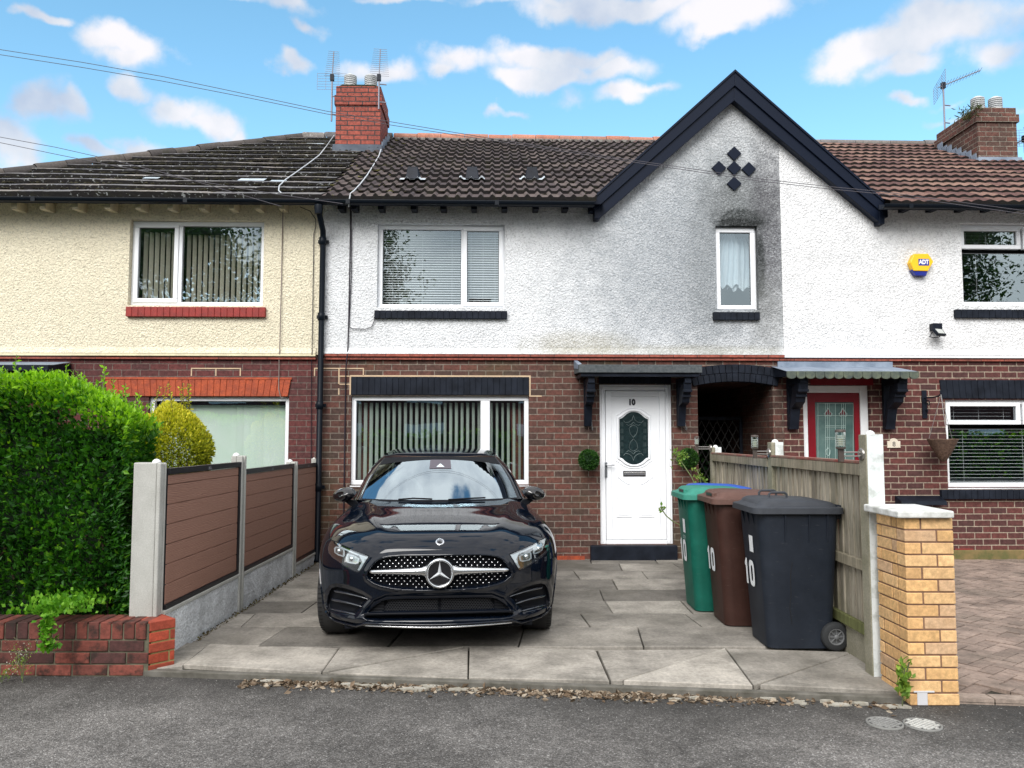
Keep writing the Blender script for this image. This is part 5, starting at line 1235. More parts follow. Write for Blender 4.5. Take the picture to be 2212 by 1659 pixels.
def tint_brick(name, rough=.85, amt=.45, dark=(.03, .022, .018)):
    m = mat(name, (.3, .1, .05), rough, spec=.3); nt = m.node_tree; b = nt.nodes['Principled BSDF']; v = co(nt)
    c = N(nt, 'ShaderNodeAttribute', attribute_name='tint').outputs['Color']
    c = mixc(nt, 1., c, ramp(nt, noise(nt, 35, 5, .7, v), [(.3, .7), (.7, 1.25)]), 'MULTIPLY')
    k = ramp(nt, noise(nt, 11, 5, .65, v), [(.48, 0), (.64, 1)]); c = mixc(nt, math_(nt, 'MULTIPLY', k, amt), c, dark)
    L(nt, c, b.inputs['Base Color']); L(nt, bump(nt, noise(nt, 80, 5, .7, v), .5, .004), b.inputs['Normal']); return m
M_rb = tint_brick('engineering_red_brick', amt=.85)
M_rb2 = tint_brick('fresh_red_brick', amt=.15)
M_mor = noisy('garden_mortar', (.22, .20, .13), (.09, .08, .06), 9, .95, .5)
M_mord = noisy('dark_wall_mortar', (.07, .065, .045), (.20, .19, .13), 6, .95, .5)
g0, g1 = G(-60, 1437), G(319, 1446); g0 = Vector((-8.5, g1.y-.0, 0))
RC = [(.17, .055, .042), (.13, .046, .038), (.08, .035, .032), (.22, .065, .048)]
brickpile('wall_bricks', gw, (g0.x, g1.y+.03), (g1.x+.004, g1.y-.004), .22, 3, M_rb, 3, mort=M_mord, soldier=True, cols=RC)
pe = G(386, 1428)
pier_end = (-2.245, 5.36)
dd = Vector((pier_end[0]-g1.x, pier_end[1]-g1.y)); 
brickpile('pier_bricks', gw, (g1.x, g1.y), pier_end, .20, 5, M_rb2, 8, ch=.0695, bl=.28, mort=noisy('yellow_mortar', (.42, .36, .14), (.3, .27, .12), 9, .95, .5), cols=[(.42, .075, .04), (.36, .07, .04)])
# yellow pier
y_n = G(1966, 1508); y_r = G(2076, 1510); y_l = Vector((2.305, 4.93, 0))
yp = thing('brick_pier', 'yellow brick gate pier with a pale concrete cap at the end of the timber fence', 'pier', base=((y_n.x+y_r.x)/2, y_n.y+.15, 0))
YC = [(.70, .43, .19), (.66, .40, .18), (.73, .47, .23), (.56, .37, .22)]
M_yb = tint_brick('buff_yellow_brick', amt=.35, dark=(.42, .25, .12))
CHY = (FZ(1117, 2000, -5.2)-0)  # placeholder replaced below
zcap = AT(1985, 1118, y_n.y).z; nC = 15; chy = (zcap+.045)/nC
ym = noisy('brown_mortar', (.22, .13, .09), (.17, .10, .07), 9, .95, .4)
X0, X1, Y0, Y1 = y_n.x, y_r.x, y_n.y, y_n.y+.36
m = MB(); T = []; r_ = random.Random(6); g = .0045
Wd = X1-X0
for k in range(nC):
    z = -.045+k*chy; cut = .66 if k % 2 else .34
    for (a, b, c, d) in ((X0, X0+Wd*cut, Y0, Y0+.105), (X0+Wd*cut, X1, Y0, Y0+.105), (X0, X0+.10, Y0+.105, Y0+(.30 if k % 2 else .17)), (X0, X0+.10, Y0+(.30 if k % 2 else .17), Y1), (X1-.10, X1, Y0+.105, Y1)):
        nf = len(m.f); j = r_.uniform(-.0025, .0025); m.box(a+(g if a > X0+.01 else j), b-(g if b < X1-.01 else 0), c+(g if c > Y0+.01 else j), d-(g if d < Y1-.01 else 0), z+g, z+chy-g); t = r_.choice(YC[:3] if r_.random() < .85 else YC[3:]); kk = r_.uniform(.85, 1.12); T += [tuple(q*kk for q in t)]*(len(m.f)-nf)
# slight lean of the left face back
m.build('pier_bricks', M_yb, yp, bevel=.004, colors=T)
MB().box(X0+.006, X1-.006, Y0+.006, Y1-.003, -.045, zcap).build('mortar', ym, yp)
cp_ = MB(); zc0 = zcap; cp_.add([(X0-.055, Y0-.04, zc0), (X1-.01, Y0-.04, zc0), (X1-.01, Y1+.05, zc0), (X0-.055, Y1+.05, zc0), (X0-.055, Y0-.04, zc0+.04), (X1-.01, Y0-.04, zc0+.04), (X1-.01, Y1+.05, zc0+.045), (X0-.055, Y1+.05, zc0+.045), ((X0+X1)/2, (Y0+Y1)/2, zc0+.055)],
    [(0, 3, 2, 1), (0, 1, 5, 4), (1, 2, 6, 5), (2, 3, 7, 6), (3, 0, 4, 7), (4, 5, 8), (5, 6, 8), (6, 7, 8), (7, 4, 8)])
cp_.build('cap', noisy('pale_painted_concrete', (.76, .77, .76), (.46, .47, .44), 14, .85, .5, .004, 70), yp, bevel=.008)
m = MB(); m.box(X0+.04, X0+.10, Y0-.004, Y0, -.04, .035); m.box(X0+.02, X0+.14, Y0-.006, Y0-.001, .032, .042); m.build('paint_splash', mat('old_white_paint', (.6, .6, .62), .7), yp, bevel=.002)
# ================================================================= LEFT FENCE
LF = thing('composite_fence', 'stepped brown composite board fence between concrete posts left of the car', 'fence', base=(-2.4, 7.5, 0))
M_post = noisy('cast_concrete_post', (.40, .40, .37), (.47, .47, .44), 6, .85, .4, .003, 80, fine=(120, .15))
M_rock = noisy('rock_faced_concrete', (.78, .81, .84), (.52, .54, .56), 5, .9, 1., .02, 34, fine=(60, .25))
def comp_mat():
    m = mat('brown_composite', (.3, .15, .1), .6, spec=.35); nt = m.node_tree; b = nt.nodes['Principled BSDF']
    v = co(nt, scale=(1, .55, 6)); w = N(nt, 'ShaderNodeTexWave', i_Scale=6.0, i_Distortion=9.0, i_Detail=3.0); w.inputs['Detail Scale'].default_value = .8; w.bands_direction = 'Z'; L(nt, v, w.inputs['Vector'])
    c = ramp(nt, w.outputs['Fac'], [(0, (.22, .115, .082)), (.35, (.32, .172, .125)), (1, (.36, .20, .15))])
    L(nt, c, b.inputs['Base Color']); L(nt, bump(nt, w.outputs['Fac'], .35, .004), b.inputs['Normal']); return m
M_comp = comp_mat(); M_trim = mat('black_trim', (.012, .012, .015), .35)
XF = -2.40; PY = [5.45, 7.02, 8.72, 10.0-.2]; PT = [AT(320, 999, 5.45).z, AT(520, 984, 7.02).z, AT(640, 997, 8.72).z, AT(706, 990, 9.8).z]
BZ = [(5.45, AT(393, 1302, 5.52).z, AT(515, 1245, 6.95).z), ]
for i, (y, zt) in enumerate(zip(PY, PT)):
    w = .055; a = .05 if i == 0 else .06; m = MB(); nb = .002 if i == 0 else .025
    x0 = XF-.185 if i == 0 else XF-.075
    m.box(x0, XF-.026, y-a, y+a, -.045, zt); m.box(XF-.026, XF+nb, y-a+.0, y-.02, -.045, zt-.002); m.box(XF-.026, XF+nb, y+.02, y+a, -.045, zt-.002); m.box(XF-.026, XF-.002, y-.02, y+.02, -.045, zt-.004)
    p = m.build('post', M_post, LF, bevel=.008)
    MB().lathe([(.03, 0), (.026, .012), (.014, .022), (0, .026)], (XF-.05, y, zt), n=12).build('post_cap', mat('white_cap', (.75, .76, .76), .5), p)
gb = [.30, .34, .34]; 
GBZ = [AT(450, 1275, 6.2).z, AT(583, 1208, 7.8).z, AT(675, 1201, 9.3).z]
TPZ = [AT(430, 1004, 6.2).z, AT(585, 1007, 7.85).z, AT(675, 1002, 9.2).z]
for i in range(3):
    y0_, y1_ = PY[i]+.06, PY[i+1]-.06; zb, zt = GBZ[i], TPZ[i]
    MB().box(XF-.03, XF+.012, y0_-.03, y1_+.03, -.045, zb-.035).build('gravel_board', M_rock, LF, bevel=.004)
    MB().box(XF-.022, XF+.022, y0_-.02, y1_+.02, zb-.034, zb-.004).build('gravel_board_lip', M_post, LF, bevel=.006)
    fr = MB(); fr.box(XF-.02, XF+.02, y0_, y1_, zt-.045, zt); fr.box(XF-.02, XF+.018, y0_, y1_, zb-.003, zb+.03); fr.box(XF-.02, XF+.019, y1_-.04, y1_, zb+.03, zt-.045); fr.box(XF-.02, XF+.006, y0_, y0_+.02, zb+.03, zt-.045)
    pn = fr.build('panel_frame', M_trim, LF, bevel=.003)
    lg = MB()
    for dz_ in (0, .012): 
        for k in range(2): lg.box(XF+.0195, XF+.021, (y0_+y1_)/2-.03+k*.032, (y0_+y1_)/2-.004+k*.032, zt-.036+dz_, zt-.028+dz_)
    lg.build('badge', mat('badge_grey', (.2, .2, .22), .5), pn)
    bd = MB(); n_ = 6; bh = (zt-.046-zb-.031)/n_
    if True:
        zz = zb+.031; n_ = 7; hs_ = [(zt-.046-zb-.031-.07)/6]*6+[.07]
        for h_ in hs_: bd.box(XF-.012, XF+.008, y0_+.001, y1_-.041, zz+.003, zz+h_-.003); bd.box(XF-.011, XF+.002, y0_+.021, y1_-.041, zz-.003, zz+.003); zz += h_
    bd.build('boards', M_comp, LF, bevel=.0025, seg=1)
# ================================================================= RIGHT FENCE
RF = thing('timber_fence', 'weathered grey timber fence with concrete posts right of the bins', 'fence', base=(2.4, 7.2, 0))
def wood_mat():
    m = mat('weathered_timber', (.2, .18, .15), .85, spec=.25); nt = m.node_tree; b = nt.nodes['Principled BSDF']
    at = N(nt, 'ShaderNodeAttribute', attribute_name='tint'); v = co(nt, scale=(14, 14, 1.3))
    c = mixc(nt, 1., at.outputs['Color'], ramp(nt, noise(nt, 2.5, 6, .7, v), [(.3, .5), (.5, .95), (.72, 1.4)]), 'MULTIPLY')
    s = N(nt, 'ShaderNodeSeparateXYZ'); L(nt, co(nt), s.inputs[0]); gk = ramp(nt, noise(nt, 2.4, 4, .6, co(nt)), [(.5, 0), (.65, 1)])
    c = mixc(nt, math_(nt, 'MULTIPLY', gk, .35), c, (.08, .085, .03)); L(nt, c, b.inputs['Base Color'])
    L(nt, bump(nt, noise(nt, 3.5, 6, .7, v), .6, .004), b.inputs['Normal']); return m
M_wood = wood_mat(); XR_ = 2.385; RY = [5.13, 7.15, 9.25]; RT = [AT(1880, 938, 5.06).z, AT(1668, 955, 7.1).z, AT(1538, 966, 9.2).z]
M_postR = noisy('mossy_concrete_post', (.30, .28, .22), (.20, .19, .13), 5, .9, .6, .005, 60, fine=(100, .2))
M_wpaint = noisy('flaking_white_paint', (.66, .70, .70), (.45, .48, .46), 9, .7, .5, .003, 50, lo=.5, hi=.62)
for i, (y, zt) in enumerate(zip(RY, RT)):
    xa, xb = (2.275, 2.383) if i == 0 else (XR_-.055, XR_+.05)
    xm_ = xa+.035
    m = MB(); m.box(xa, xm_, y-.055, y+.055, -.045, zt-.002); m.box(xm_, xb, y-.054, y+.055, -.045, zt-.003)
    p = m.build('post', M_postR, RF, bevel=.006)
    MB().box(xa+(.006 if i == 0 else .035), xb+.002, y-.0595, y-.0555, -.04 if i == 0 else zt-.14, zt).build('paint', M_wpaint, p, bevel=.001)
    MB().lathe([(.03, 0), (.027, .014), (.015, .024), (0, .028)], ((xa+xb)/2, y, zt-.002), n=12).build('post_cap', mat('white_post_cap', (.72, .73, .72), .5), p)
RTP = [AT(1760, 992, 6.0).z, AT(1590, 983, 8.1).z]
for i in range(2):
    y0_, y1_ = RY[i]+.06, RY[i+1]-.06; zt = RTP[i]
    m = MB(); T = []; rw = random.Random(30+i); y = y0_
    while y < y1_-.01:
        b = min(y+.098, y1_); j = rw.uniform(-.005, .005); t = rw.uniform(.75, 1.25); nf = len(m.f)
        m.prism([(XR_-.028+j, y), (XR_-.010+j, y+.0), (XR_-.012+j, b-.002), (XR_-.018+j, b-.002)], .24, zt-.045, axis='z'); T += [(.35*t, .315*t, .25*t)]*(len(m.f)-nf); y = b
    m.build('boards', M_wood, RF, colors=T)
    for nm, (za, zb) in (('top_rail', (zt-.09, zt-.012)), ('mid_rail', (.62, .69)), ('bottom_rail', (.20, .27))):
        m = MB(); m.box(XR_-.062, XR_-.029, y0_-.01, y1_+.01, za, zb); m.build(nm, M_wood, RF, bevel=.004, colors=[(.27, .24, .18) if nm != 'bottom_rail' else (.14, .15, .06)]*6)
    MB().box(XR_-.065, XR_+.01, y0_-.01, y1_+.01, zt-.011, zt+.008).build('capping', noisy('worn_red_capping', (.20, .17, .13), (.22, .05, .04), 6, .8, .3), RF, bevel=.003)
    MB().box(XR_-.03, XR_+.02, y0_-.02, y1_+.02, -.045, .198).build('gravel_board', M_postR, RF, bevel=.004)
# solar lanterns
M_lb = noisy('brown_metal', (.05, .04, .035), (.08, .06, .05), 20, .5, .2)
M_lg = glass_mat('lantern_glass', .12, (.92, .95, .95), wavy=0)
M_sst = mat('stainless_disc', (.35, .33, .31), .3, .85)
def lantern(yc, px, pyt, pyb, xpost, label):
    a = AT(px, pyt, yc); b = AT(px, pyb, yc); h = a.z-b.z; x = a.x; r_ = h*.15
    t = thing('wall_lantern', label, 'lantern', 'solar lanterns on the timber fence posts', (x, yc, b.z))
    MB().box(x-r_*.55, x+r_*.55, yc-.012, yc+.012, b.z, b.z+h*.42).build('stem', M_lb, t, bevel=.003)
    MB().lathe([(r_*.9, 0), (r_, .01), (r_, h*.06)], (x, yc, b.z+h*.40), n=16).build('base', M_lb, t)
    MB().lathe([(r_*.95, 0), (r_*.97, h*.46)], (x, yc, b.z+h*.46), n=20, caps=False).build('glass', M_lg, t)
    m = MB()
    for k in range(5): m.lathe([(r_*.80, 0), (r_*.84, .004), (r_*.80, .008)], (x, yc, b.z+h*(.50+k*.07)), n=16)
    m.build('diffuser_rings', mat('ring_white', (.55, .58, .52), .4), t)
    MB().lathe([(r_*.45, 0), (r_*.5, h*.24)], (x, yc, b.z+h*.49), n=14).build('diffuser', mat('warm_diffuser', (.68, .64, .42), .6), t)
    MB().lathe([(r_*1.05, 0), (r_*1.08, .012), (r_*.9, .018), (0, .02)], (x, yc, b.z+h*.92), n=20).build('cap', M_lb, t)
    zA = b.z+h*.30
    m = MB(); m.tube([(x, yc, zA), (xpost-.01, yc, zA)], .006, 6); m.tube([(x, yc, zA-.025), (xpost-.01, yc, zA-.025)], .006, 6); m.lathe([(.040, 0), (.040, .012), (.034, .016), (0, .016)], (xpost, yc, zA-.012), axis=(-1, 0, 0), n=20); m.build('arm', M_sst, t)
lantern(5.13, 1815, 928, 998, 2.275, 'solar lantern on the nearest fence post, in front of the red door')
lantern(7.15, 1630, 940, 990, XR_-.055, 'solar lantern on the middle fence post, in front of the dark passage')
lantern(9.25, 1505, 943, 975, XR_-.055, 'solar lantern on the farthest fence post, beside the hanging topiary ball')
# ================================================================= PLANTS
M_hedge = leaf_mat('privet', (.010, .055, .008), (.05, .19, .015), (.30, .56, .02), .42, .35)
HG = thing('hedge', 'tall clipped bright green privet hedge behind the low red brick wall', 'hedge', base=(-4.2, 6.1, 0))
hx0, hx1, hy0, hy1, hz = -9.3, -2.73, 5.55, 6.15, 1.875
def hz_(x): return hz-.24*np.clip((x+3.3)/.57, 0, 1)**2+.03*np.sin(x*3.1)
def surf(n, face):
    if face == 'f': x = RNG.uniform(hx0, hx1, n); z = RNG.uniform(.1, 1, n)*hz_(x); y = hy0+.05*np.sin(x*5)+.05*np.sin(z*6+x*2)+.16*np.clip((x-hx1+.25)/.25, 0, 1)**2; return np.stack([x, y, z], 1), (0, -1, .15)
    if face == 'r': y = RNG.uniform(hy0, hy1, n); z = RNG.uniform(.1, 1, n)*hz_(hx1); return np.stack([hx1+.04*np.sin(y*6)+.04*np.sin(z*5)-.10*np.clip((z-1.1)/.5, 0, 1), y, z], 1), (1, 0, .15)
    x = RNG.uniform(hx0, hx1, n); y = RNG.uniform(hy0, hy1, n); return np.stack([x, y, hz_(x)+.03*np.sin(y*7)], 1), (0, -.1, 1)
Ps, Ns, Ts = [], [], []
for face, n in (('f', 60000), ('r', 12000), ('t', 20000)):
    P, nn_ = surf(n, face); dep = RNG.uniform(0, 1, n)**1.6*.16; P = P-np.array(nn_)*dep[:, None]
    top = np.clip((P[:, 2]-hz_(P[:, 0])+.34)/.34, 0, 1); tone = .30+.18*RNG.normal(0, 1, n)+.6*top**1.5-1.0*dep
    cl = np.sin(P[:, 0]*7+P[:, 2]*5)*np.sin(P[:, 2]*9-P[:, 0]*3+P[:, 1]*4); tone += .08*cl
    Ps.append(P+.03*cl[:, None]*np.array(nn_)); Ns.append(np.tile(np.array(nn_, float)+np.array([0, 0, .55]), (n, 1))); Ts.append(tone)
leaves(np.concatenate(Ps), np.concatenate(Ns), .047, np.concatenate(Ts), 'leaves', M_hedge, HG, aspect=.52, spread=1.0)
# young shoots standing out of the top
sp = []; sn = []; stt = MB()
for k in range(95):
    x = rn.uniform(-4.9, hx1-.02); y = rn.uniform(hy0, hy0+.7); z = float(hz_(x)); h_ = rn.uniform(.04, .13)*(1.6 if k % 9 == 0 else 1); tx = rn.uniform(-.1, .1)
    stt.tube([(x, y, z-.05), (x+tx*h_, y, z+h_)], .0022, 4)
    for j in range(int(h_/.014)):
        t = j*.014; sp.append((x+tx*t, y, z+t)); sn.append((math.cos(j*2.4), math.sin(j*2.4), .9))
leaves(np.array(sp), np.array(sn), .036, RNG.uniform(.7, 1.1, len(sp)), 'young_leaves', M_hedge, HG, aspect=.5, spread=.4)
# inner woody mass
m = MB(); m.box(hx0+.1, hx1-.17, hy0+.17, hy1-.1, .02, 1.25); m.box(hx0+.1, hx1-.75, hy0+.2, hy1-.12, 1.25, 1.72); m.box(hx1-.76, hx1-.28, hy0+.2, hy1-.12, 1.25, 1.56); m.build('branches', mat('hedge_core', (.010, .025, .008), 1.), HG)
m = MB()
for k in range(60):
    x = rn.uniform(-6, hx1-.1); y = rn.uniform(hy0+.16, hy0+.35); m.tube([(x, y, 0), (x+rn.uniform(-.1, .1), y, .3), (x+rn.uniform(-.2, .2), y-.02, .8)], .008, 5)
m.add(stt.v, stt.f, 1); m.build('stems', [mat('twig_brown', (.10, .07, .04), .9), mat('shoot_green', (.12, .22, .04), .6)], HG)['kind'] = 'stuff'
# ground ivy spilling over the wall
M_gi = leaf_mat('lime_weed', (.06, .20, .01), (.12, .33, .02), (.22, .45, .04), .5, .3)
n = 900; t = RNG.uniform(0, 1, n); 
cx0, cz0 = -2.98, .36
P = np.stack([cx0+RNG.normal(0, .10, n), 5.2+RNG.uniform(-.1, .35, n), .37+np.abs(RNG.normal(0, .035, n))], 1)
n2_ = 260; P2 = np.stack([-2.93+RNG.normal(0, .028, n2_), np.full(n2_, 5.05)+RNG.uniform(-.0, .05, n2_), RNG.uniform(.17, .40, n2_)], 1)
weed = leaves(np.concatenate([P, P2]), np.concatenate([np.tile([0, -.3, .8], (n, 1)), np.tile([0, -.8, -.2], (n2_, 1))]), .032, RNG.uniform(0, 1, n+n2_), 'creeping_weed', M_gi, aspect=.8)
tag(weed, 'bright lime green creeping weed spilling over the red brick wall', 'weed')
# golden shrub
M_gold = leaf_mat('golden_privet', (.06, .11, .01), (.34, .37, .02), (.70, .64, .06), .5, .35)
GS = thing('golden_shrub', 'rounded golden yellow shrub between the hedge and the pale window', 'shrub', base=(-3.45, 8.0, 0))
n = 24000; D = RNG.normal(0, 1, (n, 3)); D /= np.linalg.norm(D, axis=1)[:, None]; rad = 1-RNG.uniform(0, 1, n)**1.5*.3
cen = AT(372, 985, 8.0); R3 = np.array([.37, .38, .52])
P = np.array(cen)+D*R3*rad[:, None]*(1+.06*np.sin(D[:, 0]*7+D[:, 2]*9))[:, None]
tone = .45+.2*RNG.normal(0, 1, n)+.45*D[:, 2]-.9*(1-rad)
leaves(P, D+np.array([0, 0, .5]), .030, tone, 'leaves', M_gold, GS, aspect=.55)
sp, sn = [], []; m = MB()
for k in range(22):
    a = rn.uniform(0, 6.28); r0 = rn.uniform(0, .2); x, y = cen.x+r0*math.cos(a), cen.y+r0*math.sin(a); z0_ = cen.z+.42; h_ = rn.uniform(.08, .34); tx = rn.uniform(-.25, .25)
    m.tube([(x, y, z0_-.1), (x+tx*h_, y, z0_+h_)], .003, 4)
    for j in range(int(h_/.016)): t = j*.016; sp.append((x+tx*t, y, z0_+t)); sn.append((math.cos(j*2.4), math.sin(j*2.4), .7))
for k in range(6): m.tube([(cen.x+rn.uniform(-.05, .05), cen.y, 0), (cen.x+rn.uniform(-.2, .2), cen.y, cen.z)], .012, 6)
m.build('stems', mat('shrub_stem', (.12, .08, .04), .8), GS); leaves(np.array(sp), np.array(sn), .03, RNG.uniform(.3, .9, len(sp)), 'shoots', M_gold, GS, aspect=.5, spread=.4)
# climbing rose behind the green bin
RS = thing('rose_stem', 'thin leafy stems rising behind the green bin beside the white door', 'plant', base=(2.1, 9.0, 0))
m = MB(); A = [AT(*c3(x, y), 8.9) for x, y in ((945, 1100), (940, 985), (915, 925), (865, 850), (830, 800), (800, 752))]; B = [AT(*c3(x, y), 7.3) for x, y in ((830, 1250), (785, 1228), (740, 1190), (705, 1140))]; C_ = [AT(*c3(x, y), 8.9) for x, y in ((985, 1100), (978, 985), (975, 930), (950, 870))]
A.insert(0, Vector((A[0].x, 8.9, 0))); C_.insert(0, Vector((C_[0].x, 8.9, 0))); B.insert(0, Vector((B[0].x+.3, 7.3, 0)))
for Q in (A, B, C_): m.tube(Q, .006, 6)
m.build('stems', mat('stem_green', (.16, .20, .08), .7), RS)
P = [];
for (x, y, n, s, Yd) in ((820, 800, 60, 26, 8.9), (800, 750, 20, 8, 8.9), (850, 770, 40, 16, 8.9), (935, 875, 12, 6, 8.9), (965, 925, 50, 18, 8.9), (1000, 950, 14, 8, 8.9), (712, 1145, 30, 12, 7.3), (1160, 985, 20, 12, 8.9), (1100, 990, 10, 6, 8.9)):
    for _ in range(n): P.append(tuple(AT(*c3(x+rn.gauss(0, s), y+rn.gauss(0, s)), Yd+rn.uniform(-.05, .05))))
leaves(np.array(P), np.tile([0, -.5, .3], (len(P), 1)), .035, RNG.uniform(.3, 1, len(P)), 'leaves', leaf_mat('rose_leaf', (.06, .14, .02), (.13, .26, .04), (.28, .36, .08)), RS, aspect=.6)
# weeds
def sprig(label, base, h_, n, size, m_, stem, seed, spreadx=.05, name='weed_sprig', flowers=False):
    r_ = random.Random(seed); t = thing(name, label, 'weed', None, base); m = MB(); P = []; Q = []
    for k in range(n):
        a = r_.uniform(-1, 1); hh_ = h_*r_.uniform(.6, 1.05); top = Vector(base)+Vector((a*spreadx*2, r_.uniform(-.03, .03), hh_)); mid = Vector(base)+Vector((a*spreadx*.6, 0, hh_*.5)); m.tube([base, mid, top], stem, 5)
        for j in range(26): f = r_.uniform(.25, 1); b = Vector(base).lerp(mid, f*2) if f < .5 else mid.lerp(top, f*2-1); P.append(tuple(b+Vector((r_.gauss(0, .018), r_.gauss(0, .018), r_.gauss(0, .012)))))
        for j in range(10): Q.append(tuple(top+Vector((r_.gauss(0, .02), r_.gauss(0, .01), r_.gauss(0, .02)))))
    m.build('stems', mat('weed_stem', (.10, .12, .05), .8), t); leaves(np.array(P), np.tile([0, -.3, .6], (len(P), 1)), size, RNG.uniform(.2, 1, len(P)), 'leaves', m_, t, aspect=.55)
    if flowers: leaves(np.array(Q), np.tile([0, -.5, .5], (len(Q), 1)), .008, RNG.uniform(.6, 1, len(Q)), 'flowers', leaf_mat('white_flower', (.5, .5, .42), (.7, .7, .6), (.8, .8, .75)), t, aspect=1)
M_wd = leaf_mat('weed_leaf', (.08, .16, .03), (.16, .28, .04), (.30, .42, .06))
wp = G(1942, 1500, -.04); sprig('green fern-like weed growing at the foot of the yellow brick pier', (2.235, 4.62, -.03), .26, 4, .045, M_wd, .004, 5, .03)
for k, (px, lab) in enumerate(((18, 'flowering weed against the red brick wall at the left edge'), (112, 'wispy white flowered weed at the wall foot below the creeping weed'), (70, 'small white flowered weed at the wall foot, middle of three'))):
    q_ = G(px+ (0), 1443, -.04); sprig(lab, (q_.x, 5.08, -.04), .24 if k != 2 else .14, 5, .012, M_wd, .0018, 40+k, .09, flowers=True)
# dandelion tufts and soil at fence foot
n = 500; P = np.stack([RNG.uniform(-2.37, -2.32, n), RNG.uniform(5.9, 9.6, n), np.full(n, .0)], 1)
mo = leaves(P, np.tile([.3, -.2, .4], (n, 1)), .018, RNG.uniform(0, .8, n), 'fence_foot_debris', leaf_mat('debris', (.05, .04, .02), (.12, .09, .05), (.2, .2, .07)), aspect=.7); tag(mo, kind='stuff')
# ================================================================= WHEELIE BINS
def rrect(cx, cy, hx, hy, r, n=5, z=0.):
    P = []
    for (sx, sy, a0) in ((1, 1, 0), (-1, 1, 90), (-1, -1, 180), (1, -1, 270)):
        for k in range(n+1):
            a = math.radians(a0+90*k/n); P.append((cx+sx*(hx-r)+r*math.cos(a), cy+sy*(hy-r)+r*math.sin(a), z))
    return P
def ring_loft(m, rings, mi=0, smooth=True, cap0=True, cap1=True):
    n = len(rings[0]); vs = [p for r in rings for p in r]
    m.add(vs, [(i*n+j, i*n+(j+1) % n, (i+1)*n+(j+1) % n, (i+1)*n+j) for i in range(len(rings)-1) for j in range(n)], mi, smooth)
    if cap0: m.add(rings[0], [tuple(range(n))[::-1]], mi)
    if cap1: m.add(rings[-1], [tuple(range(n))], mi)
def plast(name, c, c2=None):
    m = noisy(name, c, c2 or tuple(x*1.3+.003 for x in c), 3, .5, .12, .002, 120, spec=.25, fine=(9, .10))
    nt = m.node_tree; b = nt.nodes['Principled BSDF']; v = co(nt, scale=(2, 2, 9))
    s = ramp(nt, noise(nt, 6, 4, .8, v), [(.62, 0), (.72, 1)]); old = b.inputs['Base Color'].links[0].from_socket
    sp = N(nt, 'ShaderNodeSeparateXYZ'); L(nt, co(nt), sp.inputs[0])
    L(nt, mixc(nt, math_(nt, 'MULTIPLY', s, .12), old, (.25, .24, .22)), b.inputs['Base Color']); return m
M_sticker = noisy('white_vinyl', (.86, .88, .9), (.74, .77, .8), 30, .5, 0)
